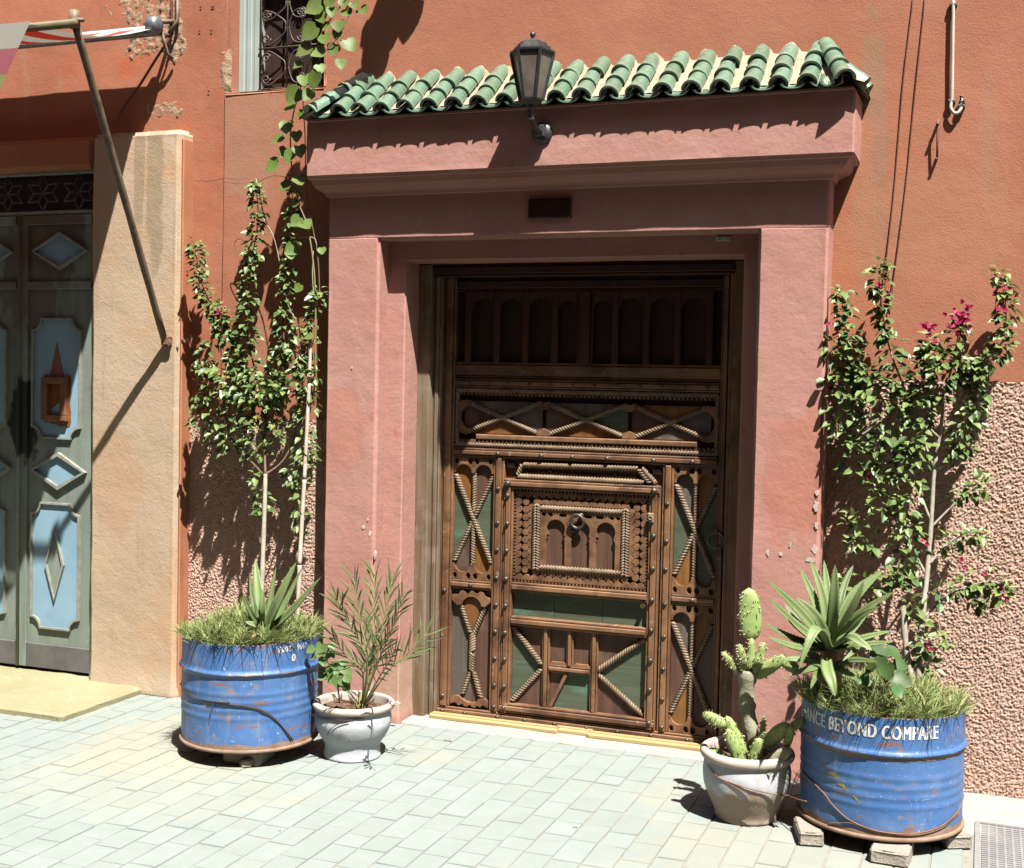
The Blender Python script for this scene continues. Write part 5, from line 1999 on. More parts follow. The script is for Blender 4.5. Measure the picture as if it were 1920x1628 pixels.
block('rough concrete block under the front of the lettered drum', 1.40, 1.53, -.975, -.80, .052, -.05)
block('rough concrete block under the lettered drum next to the cactus pot', 1.125, 1.215, -.90, -.73, .052, .25)
block('half hidden concrete block under the lettered drum near the drain grate', 1.60, 1.70, -.72, -.56, .052, .5)
block('flat stone under the front of the drum by the beige pilaster', -1.265, -1.10, -.925, -.76, .060, .15, amp=.012)
block('small broken stone lying before the prop of the drum by the pilaster', -1.165, -1.115, -.950, -.915, .036, .7, amp=.012, grp='loose stones')

# ================================================================ WHITE POTS
def pot(label, c, prof, rim, seed, soil_r, soil_z):
    t_ = thing('clay_pot', label, 'pot', (c[0], c[1], 0), 'whitewashed clay pots')

    def warp(a, z):
        return .004 * noise.noise((math.cos(a), math.sin(a), z * 3 + seed)) + .0012 * noise.noise((math.cos(a) * 3, math.sin(a) * 3, z * 40 + seed))
    pts = smooth_path([(r, 0, z) for r, z in prof], 5)
    m_ = MB()
    m_.lathe([(p.x, p.z) for p in pts], 72, (c[0], c[1], 0), warp=warp)
    m_.build('body', 'pot_white', t_)
    m_ = MB()
    pts = smooth_path([(r, 0, z) for r, z in rim], 4)
    m_.lathe([(p.x, p.z) for p in pts], 72, (c[0], c[1], 0), warp=warp)
    m_.build('rim', 'pot_rim', t_)
    m_ = MB()
    n = 40
    vs, fs = [(c[0], c[1], soil_z + .015)], []
    rings = 10
    for r_ in range(1, rings + 1):
        for k_ in range(n):
            a = 2 * math.pi * k_ / n
            r = soil_r * r_ / rings
            x, y = c[0] + r * math.cos(a), c[1] + r * math.sin(a)
            vs.append((x, y, soil_z + .016 * noise.noise((x * 45, y * 45, seed)) + .012 * noise.noise((x * 20, y * 20, seed)) - (.0 if r_ < rings else .01)))
    for k_ in range(n):
        fs.append((0, 1 + k_, 1 + (k_ + 1) % n))
    for r_ in range(rings - 1):
        for k_ in range(n):
            a, b = 1 + r_ * n + k_, 1 + r_ * n + (k_ + 1) % n
            fs.append((a, a + n, b + n, b))
    m_.add(vs, fs, False)
    m_.build('soil', 'soil', t_)
    return t_


PL, PR = (-0.812, -0.594), (0.915, -0.673)
pot('whitewashed clay pot with a waisted foot holding the spiky palm', PL,
    [(.118, .0), (.124, .006), (.120, .03), (.124, .065), (.148, .105), (.163, .145), (.164, .175), (.160, .205), (.163, .213)],
    [(.163, .210), (.172, .213), (.1775, .222), (.1775, .233), (.170, .242), (.160, .243), (.153, .236), (.150, .20), (.146, .16)], 1.0, .150, .212)
pot('whitewashed clay pot with a thick lip holding the prickly pear', PR,
    [(.108, .0), (.116, .006), (.120, .03), (.140, .075), (.160, .12), (.168, .165), (.166, .20), (.163, .225), (.165, .232)],
    [(.164, .228), (.174, .232), (.1795, .243), (.179, .256), (.171, .265), (.160, .266), (.152, .258), (.149, .22), (.146, .17)], 6.0, .150, .226)
m_ = MB()
fP = math.atan2(-5.427 - PR[1], 1.715 - PR[0])
m_.tube(smooth_path([(PR[0] + r * math.cos(fP + a), PR[1] + r * math.sin(fP + a), z) for a, r, z in ((-1.0, .172, .215), (-.65, .172, .185), (-.2, .172, .160), (.2, .172, .125), (.3, .165, .09))], 5), .0022, 5)
m_.tube(smooth_path([(PR[0] + r * math.cos(fP + a), PR[1] + r * math.sin(fP + a), z) for a, r, z in ((-.6, .174, .182), (0, .174, .165), (.6, .174, .140), (1.1, .176, .120), (1.4, .20, .11))], 5), .0022, 5)
tag(m_.build('pot_wire', 'wire_rust'), 'thin rusty wire slack across the cactus pot', 'wire')
m_ = MB()
fQ = math.atan2(-5.427 - PL[1], 1.715 - PL[0])
for dz in (0, .012):
    m_.tube(smooth_path([(PL[0] + r * math.cos(fQ + a), PL[1] + r * math.sin(fQ + a), z + dz * .6) for a, r, z in ((-1.6, .20, .182), (-1.1, .172, .186), (-.6, .168, .190), (-.2, .168, .196), (.3, .168, .205))], 5), .0018, 5)
m_.tube(smooth_path([(PL[0] + r * math.cos(fQ + a), PL[1] + r * math.sin(fQ + a), z) for a, r, z in ((-.1, .170, .192), (-.4, .172, .178), (-.6, .172, .150), (-.7, .168, .125))], 5), .0018, 5)
tag(m_.build('pot_wire', 'wire_dark'), 'thin doubled wire across the palm pot', 'wire')

# ================================================================ PLANTS
rl = random.Random(99)


def leaf_quad(m_, base, d, nrm, ln, wd, fold=.25, curl=.1, tone=.5):
    """ovate leaf folded along its midrib"""
    d = d.normalized()
    s_ = d.cross(nrm)
    if s_.length < 1e-4:
        s_ = d.orthogonal()
    s_.normalize()
    n_ = s_.cross(d).normalized()
    m_.cur = max(.001, tone)
    p0 = base
    p1 = base + d * ln * .35 - n_ * ln * .0
    p2 = base + d * ln * .72 - n_ * ln * curl * .4
    p3 = base + d * ln - n_ * ln * curl
    e1, e2 = s_ * wd * .5, s_ * wd * .34
    u1, u2 = n_ * wd * fold, n_ * wd * fold * .7
    vs = [p0, p1, p2, p3, p1 + e1 + u1, p1 - e1 + u1, p2 + e2 + u2, p2 - e2 + u2]
    m_.add(vs, [(0, 4, 1), (0, 1, 5), (4, 6, 2, 1), (1, 2, 7, 5), (6, 3, 2), (2, 3, 7)])


def branch_leaves(m_, path, radius, per_m, size, up=0.35, tone=(0.05, .75), tipy=True, taper=True):
    P = smooth_path(path, 6)
    tot = sum((P[i + 1] - P[i]).length for i in range(len(P) - 1))
    n = int(tot * per_m * (1.1 if taper else .62))
    for k in range(n):
        t_ = rl.random()
        f = t_ * (len(P) - 1)
        i = min(int(f), len(P) - 2)
        c = P[i].lerp(P[i + 1], f - i)
        ax = (P[i + 1] - P[i]).normalized()
        a = rl.uniform(0, 2 * math.pi)
        o1 = ax.orthogonal().normalized()
        o2 = ax.cross(o1)
        out = (o1 * math.cos(a) + o2 * math.sin(a))
        if out.y > .3 and rl.random() < .6:          # fewer on the side against the wall
            out.y = -out.y
        rr = radius * (.92 - .40 * t_ if taper else .88) * math.sqrt(rl.random())
        p = c + out * rr
        if p.y > -.02:
            p.y = -.02 - rl.random() * .02
        d = (out * .8 + Vector((0, 0, -.55 + up * rl.random())) + Vector((rl.uniform(-.5, .5), rl.uniform(-.5, .2), rl.uniform(-.4, .4))))
        nr = (out * .6 + Vector((.15, -.45, .75)) + Vector((rl.uniform(-.4, .4), rl.uniform(-.4, .4), rl.uniform(-.3, .3)))).normalized()
        s_ = size * rl.uniform(.5, 1.2)
        tn = lerp(tone[0], tone[1], min(1, rl.random() ** 1.3 * (.75 + .5 * t_)))
        leaf_quad(m_, p, d, nr, s_, s_ * rl.uniform(.55, .72), .18, rl.uniform(0, .3), tn)
    if tipy:                                           # bright rosette of young leaves at the tip
        c = P[-1]
        for k in range(int(16 * radius / .05)):
            a = rl.uniform(0, 2 * math.pi)
            out = Vector((math.cos(a), math.sin(a) * .8 - .2, rl.uniform(.0, .9)))
            leaf_quad(m_, c + out * rl.uniform(0, radius * .4) + Vector((0, 0, rl.uniform(-.05, .02))), out, Vector((0, -.3, 1)), size * rl.uniform(.6, .9), size * .42, .2, .2, rl.uniform(.6, 1.0))


def stem(name, pts, r0, r1, material, parent, n=7):
    P = smooth_path(pts, 5)
    m_ = MB()
    m_.tube(P, [lerp(r0, r1, i / (len(P) - 1)) * (1 + .08 * math.sin(i * 1.9)) for i in range(len(P))], n)
    return m_.build(name, material, parent)


# ---- bougainvillea by the pilaster
bl = thing('bougainvillea', 'bougainvillea with bare pale trunk climbing from the drum beside the cane stake', 'shrub', (-1.3259, -0.5200, 0.4699), 'bougainvilleas trained on the wall')
stem('trunk', [(-1.331, -0.520, 0.445), (-1.363, -0.460, 0.653), (-1.395, -0.400, 0.866), (-1.427, -0.340, 1.084), (-1.451, -0.300, 1.181)], .0125, .010, 'bark_pale', bl)
LB = [([(-1.450, -0.300, 1.168), (-1.571, -0.240, 1.236), (-1.672, -0.200, 1.282), (-1.748, -0.180, 1.422), (-1.788, -0.170, 1.604)], .0055, .003),
      ([(-1.451, -0.300, 1.181), (-1.506, -0.220, 1.353), (-1.510, -0.180, 1.558), (-1.480, -0.160, 1.687)], .007, .003),
      ([(-1.451, -0.300, 1.181), (-1.395, -0.240, 1.243), (-1.357, -0.200, 1.358), (-1.347, -0.180, 1.510)], .006, .003),
      ([(-1.505, -0.220, 1.328), (-1.614, -0.180, 1.530), (-1.714, -0.170, 1.761), (-1.830, -0.160, 1.944), (-1.916, -0.160, 2.101), (-1.955, -0.160, 2.272)], .005, .002),
      ([(-1.510, -0.200, 1.404), (-1.592, -0.170, 1.659), (-1.643, -0.160, 1.814), (-1.655, -0.150, 2.022), (-1.631, -0.150, 2.229), (-1.610, -0.140, 2.410), (-1.625, -0.140, 2.577)], .005, .002),
      ([(-1.510, -0.180, 1.558), (-1.451, -0.160, 1.764), (-1.455, -0.150, 1.970), (-1.420, -0.150, 2.174), (-1.415, -0.140, 2.430), (-1.429, -0.140, 2.557)], .005, .002),
      ([(-1.347, -0.180, 1.510), (-1.300, -0.180, 1.791), (-1.230, -0.200, 2.054)], .004, .002)]
for pts, r0, r1 in LB:
    stem('branch', pts, r0, r1, 'stem_brown', bl, 6)
m_ = MB()
SZ = .044
branch_leaves(m_, [(-1.599, -0.200, 1.401), (-1.714, -0.170, 1.761), (-1.830, -0.160, 1.944), (-1.916, -0.160, 2.101), (-1.955, -0.160, 2.298)], .052, 330, SZ)
branch_leaves(m_, [(-1.583, -0.180, 1.504), (-1.643, -0.160, 1.814), (-1.655, -0.150, 2.022), (-1.631, -0.150, 2.229), (-1.610, -0.140, 2.410), (-1.625, -0.140, 2.577)], .046, 300, SZ)
branch_leaves(m_, [(-1.488, -0.170, 1.661), (-1.446, -0.160, 1.816), (-1.455, -0.150, 1.970), (-1.420, -0.150, 2.174), (-1.411, -0.140, 2.379), (-1.417, -0.140, 2.570)], .044, 280, SZ)
branch_leaves(m_, [(-1.319, -0.180, 1.562), (-1.294, -0.180, 1.791), (-1.230, -0.200, 2.054)], .045, 260, SZ)
branch_leaves(m_, [(-1.676, -0.160, 1.814), (-1.747, -0.170, 1.917), (-1.796, -0.180, 1.974)], .045, 320, SZ)
for a, r_, d_ in (([(-1.777, -0.180, 1.316), (-1.811, -0.180, 1.499), (-1.853, -0.180, 1.681)], .075, 330), ([(-1.700, -0.180, 1.267), (-1.697, -0.190, 1.502), (-1.737, -0.180, 1.683)], .085, 420), ([(-1.567, -0.200, 1.247), (-1.585, -0.200, 1.453), (-1.616, -0.180, 1.659)], .08, 400),
                  ([(-1.450, -0.200, 1.329), (-1.452, -0.200, 1.508), (-1.481, -0.180, 1.635)], .07, 300), ([(-1.276, -0.220, 1.235), (-1.305, -0.200, 1.410), (-1.265, -0.200, 1.563)], .06, 320), ([(-1.338, -0.200, 1.663), (-1.340, -0.200, 1.764), (-1.328, -0.200, 1.891)], .05, 300),
                  ([(-1.457, -0.300, 1.004), (-1.478, -0.300, 1.091), (-1.516, -0.280, 1.177)], .035, 330), ([(-1.225, -0.300, 0.916), (-1.255, -0.300, 1.040), (-1.283, -0.280, 1.162)], .04, 200), ([(-1.359, -0.250, 1.157), (-1.302, -0.250, 1.210), (-1.231, -0.250, 1.263)], .05, 260),
                  ([(-1.897, -0.200, 1.392), (-1.880, -0.200, 1.497), (-1.859, -0.200, 1.563)], .05, 260), ([(-1.543, -0.200, 1.660), (-1.470, -0.220, 1.559), (-1.384, -0.220, 1.611)], .05, 300), ([(-1.830, -0.180, 1.812), (-1.883, -0.200, 1.706), (-1.901, -0.200, 1.654)], .04, 220), ([(-1.696, -0.240, 1.579), (-1.429, -0.240, 1.560), (-1.229, -0.240, 1.664)], .04, 160)):
    branch_leaves(m_, a, r_, d_ * 1.45, SZ * .97, taper=False, tone=(.1, .85))
o = m_.build('foliage', 'leaf_bougainvillea', bl)
o['kind'] = 'stuff'
m_ = MB()
for p in ((-1.9689, -0.2000, 2.1375), (-1.7685, -0.2200, 1.9453), (-1.7449, -0.2200, 1.9917), (-1.5804, -0.1800, 2.5006)):
    for k in range(4):
        leaf_quad(m_, Vector(p) + Vector((rl.uniform(-.008, .008), rl.uniform(-.02, .01), rl.uniform(-.012, .012))), Vector((rl.uniform(-1, 1), -.5, rl.uniform(-.6, .8))), Vector((0, -1, .3)), .017, .013, .2, .1, rl.random())
o = m_.build('flowers', 'flower_magenta', bl)
o['kind'] = 'stuff'
# cane stake
sk = thing('cane_stake', 'whitish cane stake tied upright with wire behind the drum', 'stake', (-1.1781, -0.4600, 0.4724))
for a, b in (([(-1.178, -0.460, 0.460), (-1.201, -0.400, 0.780)], .0105), ([(-1.202, -0.400, 0.785), (-1.229, -0.320, 1.167)], .0100), ([(-1.229, -0.320, 1.172), (-1.251, -0.250, 1.614)], .0092), ([(-1.251, -0.250, 1.619), (-1.263, -0.220, 1.840)], .0085)):
    m_ = MB()
    p, q = Vector(a[0]), Vector(a[1])
    m_.tube([p, p.lerp(q, .04), p.lerp(q, .5), p.lerp(q, .96), q], [b * 1.12, b, b * .97, b, b * 1.12], 9)
    m_.build('cane_segment', 'cane_white', sk)
m_ = MB()
for p in ((-1.2465, -0.2600, 1.5137), (-1.2340, -0.3000, 1.2904), (-1.2233, -0.3500, 1.0209)):
    m_.tube([(p[0] + .014 * math.cos(t_), p[1] + .014 * math.sin(t_), p[2] + .01 * math.sin(t_ * 2)) for t_ in [i * math.pi / 5 for i in range(11)]], .002, 5, False)
o = m_.build('tie', 'wire_dark', sk)
o['kind'] = 'stuff'

# ---- large-leaved climber between window and portal
vn = thing('climbing_vine', 'heart-leaved climbing vine trailing up past the barred window and canopy', 'vine', (-1.2544, -0.2000, 1.8156))
stem('stem', [(-1.232, -0.240, 1.514), (-1.226, -0.240, 1.814), (-1.248, -0.220, 2.115), (-1.298, -0.200, 2.343), (-1.351, -0.200, 2.470), (-1.389, -0.200, 2.622), (-1.388, -0.220, 2.794), (-1.335, -0.260, 2.931), (-1.259, -0.280, 3.094), (-1.191, -0.280, 3.235), (-1.107, -0.260, 3.355), (-0.984, -0.240, 3.518), (-0.809, -0.220, 3.746), (-0.717, -0.200, 3.980)], .004, .003, 'stem_green', vn, 6)
stem('stem', [(-1.218, -0.220, 2.015), (-1.244, -0.200, 2.217), (-1.289, -0.180, 2.371), (-1.310, -0.200, 2.544), (-1.299, -0.240, 2.785), (-1.273, -0.300, 2.968), (-1.192, -0.300, 3.108), (-1.094, -0.280, 3.227), (-1.044, -0.250, 3.376)], .003, .002, 'stem_brown', vn, 6)
stem('tendril', [(-1.638, -0.120, 2.607), (-1.606, -0.140, 2.538), (-1.565, -0.150, 2.407), (-1.504, -0.160, 2.302), (-1.451, -0.170, 2.122), (-1.414, -0.180, 1.993), (-1.369, -0.180, 1.917)], .003, .0015, 'bark_pale', vn, 5)
stem('tendril', [(-1.680, -0.100, 2.573), (-1.548, -0.120, 2.616), (-1.432, -0.140, 2.596)], .002, .0015, 'stem_brown', vn, 5)
stem('tendril', [(-1.681, -0.100, 2.216), (-1.758, -0.080, 2.251), (-1.780, -0.080, 2.304), (-1.737, -0.090, 2.320), (-1.700, -0.100, 2.282)], .002, .0015, 'stem_brown', vn, 5)
stem('tendril', [(-1.349, -0.200, 2.307), (-1.263, -0.200, 2.300), (-1.250, -0.200, 2.242)], .0025, .0015, 'bark_pale', vn, 5)
stem('tendril', [(-1.252, -0.200, 1.690), (-1.250, -0.200, 1.916), (-1.282, -0.180, 2.119), (-1.279, -0.180, 2.245)], .003, .002, 'bark_pale', vn, 5)


def heart_mesh(seed):
    r_ = random.Random(seed)
    half = [(0, .10), (.22, .0), (.42, .12), (.50, .32), (.42, .58), (.22, .82), (0, 1.0)]
    m_ = MB()
    rib = [(0, t_, -.05 * math.sin(t_ * 3) + r_.uniform(-.02, .02)) for t_ in (.10, .32, .58, .82, 1.0)]
    vs = [(0, y, z) for _, y, z in rib]
    idx = {}
    for sg in (1, -1):
        f = r_.uniform(.16, .34)
        for k, (x, y) in enumerate(half[1:-1]):
            idx[(sg, k)] = len(vs)
            vs.append((sg * x * r_.uniform(.92, 1.05), y + r_.uniform(-.02, .02), f * x + r_.uniform(-.03, .03) - .05 * y))
    fs = []
    for sg in (1, -1):
        i = lambda k: idx[(sg, k)]
        q = [(0, i(0), i(1)), (0, i(1), 1), (1, i(1), i(2)), (1, i(2), 2), (2, i(2), i(3)), (2, i(3), 3), (3, i(3), i(4)), (3, i(4), 4)]
        fs += q if sg > 0 else [tuple(reversed(t_)) for t_ in q]
    m_.add(vs, fs, True)
    me_ = m_.mesh('leaf')
    return me_


HEART = [heart_mesh(s_) for s_ in range(5)]
for h_ in HEART:
    h_.materials.append(M['leaf_vine'])
HEART_S = [h_.copy() for h_ in HEART]
for h_ in HEART_S:
    h_.materials.clear()
    h_.materials.append(M['leaf_small'])
HEART_B = [h_.copy() for h_ in HEART]
for h_ in HEART_B:
    h_.materials.clear()
    h_.materials.append(M['leaf_broad'])


def orient(d, nrm):
    d = Vector(d).normalized()
    n_ = Vector(nrm)
    s_ = d.cross(n_).normalized()
    n_ = s_.cross(d).normalized()
    return Matrix((s_, d, n_)).transposed().to_euler()


def heart(parent, p, size, tilt, meshes=HEART, wide=1.0, face=None, name='leaf'):
    """tilt: direction of the tip in the wall plane, degrees from straight down"""
    a = math.radians(tilt)
    d = Vector((math.sin(a), rl.uniform(-.55, -.05), -math.cos(a)))
    n_ = Vector(face) if face else Vector((rl.uniform(-.1, .5), -.8, rl.uniform(.1, .8)))
    p = Vector(p)
    e = orient(d, n_)
    o_ = inst(name, rl.choice(meshes), parent, p - d.normalized() * size * .45, e, (size * wide, size, size))
    return o_


VL = [(545,292,34,-20), (512,312,42,-50), (562,283,32,20), (522,262,34,-60), (538,238,34,10), (552,178,44,-40), (572,150,34,20), (543,203,30,-70), (592,150,40,-10), (598,98,34,60), (572,95,42,-60), (608,72,30,20), (582,60,44,-50), (604,30,34,20), (590,15,42,-65), (622,22,26,10), (652,22,30,50), (636,48,32,10), (655,84,38,40), (625,92,30,-20), (632,66,26,-30), (573,421,34,55), (556,415,30,-40), (547,468,34,-50), (535,350,34,-60), (562,338,32,40), (556,380,24,-30), (618,5,28,-20), (665,10,26,40), (640,120,26,10), (560,122,26,-50), (578,178,30,-30), (600,128,26,30), (566,215,24,-20), (532,285,26,-20), (556,255,28,10), (680,20,30,60), (612,50,24,-40), (645,5,26,0), (560,540,22,-30), (546,478,26,30), (578,630,28,-70), (604,470,20,20)]
VPOS = [(-1.375, -0.240, 2.685), (-1.481, -0.220, 2.643), (-1.326, -0.240, 2.705), (-1.454, -0.220, 2.767), (-1.397, -0.240, 2.820), (-1.323, -0.300, 2.951), (-1.257, -0.320, 3.011), (-1.360, -0.280, 2.897), (-1.178, -0.360, 2.997), (-1.198, -0.300, 3.138), (-1.270, -0.300, 3.151), (-1.171, -0.300, 3.199), (-1.244, -0.300, 3.234), (-1.195, -0.280, 3.308), (-1.235, -0.280, 3.348), (-1.145, -0.280, 3.323), (-1.073, -0.260, 3.323), (-1.106, -0.280, 3.257), (-1.063, -0.260, 3.172), (-1.134, -0.280, 3.153), (-1.116, -0.280, 3.215), (-1.301, -0.220, 2.363), (-1.350, -0.220, 2.380), (-1.385, -0.200, 2.250), (-1.425, -0.200, 2.548), (-1.336, -0.220, 2.572), (-1.363, -0.200, 2.471), (-1.157, -0.280, 3.365), (-1.038, -0.260, 3.349), (-1.081, -0.300, 3.077), (-1.303, -0.300, 3.087), (-1.227, -0.340, 2.937), (-1.179, -0.320, 3.059), (-1.282, -0.300, 2.859), (-1.424, -0.220, 2.708), (-1.344, -0.240, 2.775), (-1.007, -0.240, 3.328), (-1.172, -0.280, 3.258), (-1.093, -0.260, 3.366), (-1.345, -0.200, 2.068), (-1.388, -0.200, 2.224), (-1.266, -0.240, 1.839), (-1.222, -0.200, 2.242)]
for (px_, py_, sz, tl), p in zip(VL, VPOS):
    heart(vn, p, sz / 420 * .95, tl)
# growth above the picture that throws its shadow on the wall
for k in range(26):
    t_ = rl.random()
    q = Vector((-0.9831, -0.2400, 3.4943)).lerp(Vector((-0.7421, -0.2000, 3.9120)), t_)
    heart(vn, q + Vector((rl.uniform(-.10, .08), rl.uniform(-.05, .05), rl.uniform(-.08, .08))), rl.uniform(.07, .11), rl.uniform(-80, 80))

# ---- bougainvillea in the lettered drum
br = thing('bougainvillea', 'magenta-flowered bougainvillea growing from the lettered drum against the pebble-dash', 'shrub', (1.5271, -0.4000, 0.5410), 'bougainvilleas trained on the wall')
stem('trunk', [(1.518, -0.420, 0.503), (1.519, -0.340, 0.715), (1.529, -0.260, 0.913), (1.536, -0.200, 1.118), (1.540, -0.160, 1.328), (1.561, -0.140, 1.520), (1.561, -0.130, 1.627)], .0125, .006, 'bark_pale', br)
stem('trunk', [(1.497, -0.420, 0.522), (1.468, -0.380, 0.635), (1.450, -0.340, 0.772), (1.455, -0.330, 0.792)], .012, .011, 'bark_pale', br)
RB = [[(1.529, -0.260, 0.913), (1.446, -0.220, 1.051), (1.348, -0.200, 1.215), (1.330, -0.160, 1.362), (1.303, -0.140, 1.491)], [(1.536, -0.200, 1.118), (1.433, -0.160, 1.367), (1.342, -0.130, 1.578), (1.264, -0.120, 1.707), (1.189, -0.110, 1.837), (1.154, -0.110, 2.012)],
      [(1.540, -0.160, 1.328), (1.423, -0.130, 1.624), (1.355, -0.120, 1.795), (1.318, -0.110, 1.947), (1.299, -0.110, 2.098)], [(1.551, -0.150, 1.456), (1.466, -0.140, 1.560), (1.486, -0.130, 1.711), (1.508, -0.120, 1.839)],
      [(1.561, -0.130, 1.627), (1.592, -0.130, 1.734), (1.613, -0.130, 1.882)], [(1.561, -0.130, 1.627), (1.682, -0.130, 1.735), (1.777, -0.120, 1.841), (1.784, -0.120, 1.967), (1.765, -0.110, 2.072)], [(1.540, -0.160, 1.328), (1.634, -0.150, 1.395), (1.678, -0.140, 1.545), (1.684, -0.130, 1.672)],
      [(1.531, -0.250, 0.954), (1.626, -0.200, 1.060), (1.724, -0.200, 1.081)], [(1.521, -0.320, 0.754), (1.634, -0.260, 0.858), (1.768, -0.240, 0.907), (1.824, -0.240, 0.866)], [(1.535, -0.200, 1.097), (1.640, -0.160, 1.216), (1.721, -0.160, 1.277)],
      [(1.303, -0.140, 1.491), (1.220, -0.130, 1.444), (1.163, -0.120, 1.530), (1.151, -0.120, 1.705)], [(1.348, -0.200, 1.215), (1.269, -0.160, 1.317), (1.221, -0.140, 1.445)]]
for pts in RB:
    stem('branch', pts, .0055, .002, 'bark_pale', br, 6)
m_ = MB()
S2 = .047
for a, r_, d_ in (([(1.272, -0.130, 1.664), (1.210, -0.130, 1.771), (1.185, -0.130, 1.880), (1.152, -0.120, 2.044)], .052, 340), ([(1.413, -0.130, 1.623), (1.359, -0.120, 1.795), (1.325, -0.120, 1.946), (1.298, -0.120, 2.141)], .048, 330),
                  ([(1.464, -0.140, 1.496), (1.480, -0.130, 1.646), (1.496, -0.130, 1.754), (1.508, -0.120, 1.839)], .050, 330), ([(1.564, -0.140, 1.669), (1.591, -0.130, 1.776), (1.616, -0.130, 1.924)], .050, 330),
                  ([(1.654, -0.140, 1.671), (1.721, -0.130, 1.757), (1.785, -0.120, 1.841), (1.788, -0.120, 1.967), (1.762, -0.120, 2.103)], .046, 330), ([(1.634, -0.150, 1.395), (1.678, -0.140, 1.545), (1.700, -0.140, 1.651), (1.657, -0.140, 1.755)], .046, 300)):
    branch_leaves(m_, a, r_, d_, S2)
for a, r_, d_ in (([(1.259, -0.140, 1.576), (1.191, -0.130, 1.706), (1.121, -0.120, 1.837)], .07, 380), ([(1.223, -0.140, 1.379), (1.186, -0.140, 1.531), (1.152, -0.130, 1.705)], .075, 420), ([(1.306, -0.150, 1.426), (1.301, -0.150, 1.578), (1.276, -0.140, 1.707)], .085, 420),
                  ([(1.269, -0.150, 1.272), (1.224, -0.150, 1.358), (1.200, -0.140, 1.444)], .05, 280), ([(1.354, -0.170, 1.278), (1.359, -0.160, 1.428), (1.384, -0.150, 1.580)], .07, 280), ([(1.474, -0.170, 1.369), (1.469, -0.160, 1.496), (1.444, -0.150, 1.624)], .075, 380),
                  ([(1.547, -0.150, 1.584), (1.553, -0.150, 1.711), (1.560, -0.150, 1.796)], .065, 340), ([(1.654, -0.160, 1.376), (1.632, -0.160, 1.459), (1.687, -0.150, 1.587)], .05, 260), ([(1.419, -0.200, 1.219), (1.436, -0.200, 1.326), (1.463, -0.200, 1.434)], .07, 300),
                  ([(1.486, -0.200, 1.349), (1.459, -0.200, 1.391), (1.433, -0.200, 1.432)], .04, 200), ([(1.317, -0.200, 1.213), (1.325, -0.200, 1.278), (1.334, -0.200, 1.322)], .05, 260), ([(1.363, -0.220, 1.089), (1.341, -0.220, 1.152), (1.318, -0.220, 1.215)], .045, 200),
                  ([(1.271, -0.220, 1.083), (1.238, -0.220, 1.114), (1.217, -0.220, 1.128)], .025, 260), ([(1.326, -0.240, 1.003), (1.274, -0.240, 1.021), (1.226, -0.240, 1.035)], .03, 300), ([(1.477, -0.240, 1.076), (1.444, -0.240, 1.159), (1.422, -0.240, 1.222)], .04, 260),
                  ([(1.454, -0.260, 0.865), (1.449, -0.240, 0.990), (1.456, -0.220, 1.116)], .062, 520), ([(1.567, -0.220, 1.038), (1.645, -0.220, 1.074), (1.720, -0.220, 1.081)], .032, 320), ([(1.601, -0.180, 1.205), (1.669, -0.180, 1.251), (1.727, -0.180, 1.285)], .035, 320),
                  ([(1.536, -0.280, 0.832), (1.652, -0.260, 0.881), (1.749, -0.260, 0.909), (1.817, -0.260, 0.872)], .050, 430), ([(1.653, -0.260, 0.860), (1.713, -0.260, 0.833), (1.752, -0.260, 0.805)], .03, 260), ([(1.458, -0.300, 0.808), (1.490, -0.320, 0.783), (1.519, -0.340, 0.726)], .035, 330),
                  ([(1.498, -0.380, 0.627), (1.546, -0.380, 0.663), (1.613, -0.380, 0.690)], .03, 380), ([(1.518, -0.380, 0.619), (1.548, -0.380, 0.591), (1.559, -0.380, 0.561)], .03, 260), ([(1.280, -0.340, 0.800), (1.355, -0.300, 0.885), (1.434, -0.280, 0.909)], .05, 260), ([(1.216, -0.340, 0.869), (1.275, -0.320, 0.892), (1.335, -0.300, 0.873)], .03, 260)):
    branch_leaves(m_, a, r_, d_, S2 * .97, taper=False, tone=(.06, .8))
o = m_.build('foliage', 'leaf_bougainvillea', br)
o['kind'] = 'stuff'
m_ = MB()
for p, n, sp in (((1.6158, -0.1600, 1.9395), 55, .032), ((1.6153, -0.1700, 1.9012), 35, .03), ((1.5058, -0.1600, 1.8760), 26, .022), ((1.5232, -0.1600, 1.8379), 12, .02), ((1.3192, -0.1500, 2.0731), 7, .015), ((1.2870, -0.1500, 2.0412), 6, .012), ((1.3295, -0.1500, 2.0087), 6, .012), ((1.7890, -0.1500, 2.0378), 10, .02), ((1.7505, -0.1500, 2.0277), 7, .015), ((1.7959, -0.1500, 2.0066), 8, .02), ((1.7759, -0.1600, 1.9645), 12, .022), ((1.1229, -0.1500, 1.9008), 4, .012), ((1.1305, -0.1500, 1.6498), 4, .012), ((1.5094, -0.2800, 1.0510), 6, .012), ((1.6657, -0.3000, 0.9701), 6, .012), ((1.7517, -0.3000, 0.9351), 6, .012), ((1.8034, -0.3000, 0.8732), 14, .018), ((1.5412, -0.4200, 0.6740), 10, .014), ((1.2849, -0.2000, 1.3023), 4, .01), ((1.7031, -0.1500, 1.6887), 3, .01)):
    for k in range((n + 1) // 2 if n > 15 else (n + 2) // 3):
        leaf_quad(m_, Vector(p) + Vector((rl.gauss(0, sp * .6), rl.uniform(-sp, sp) * .6, rl.gauss(0, sp * .75))), Vector((rl.uniform(-1, 1), -.4, rl.uniform(-.7, .7))), Vector((rl.uniform(-.4, .4), -1, rl.uniform(0, .8))), .024, .019, .2, .1, rl.random())
o = m_.build('flowers', 'flower_magenta', br)
o['kind'] = 'stuff'


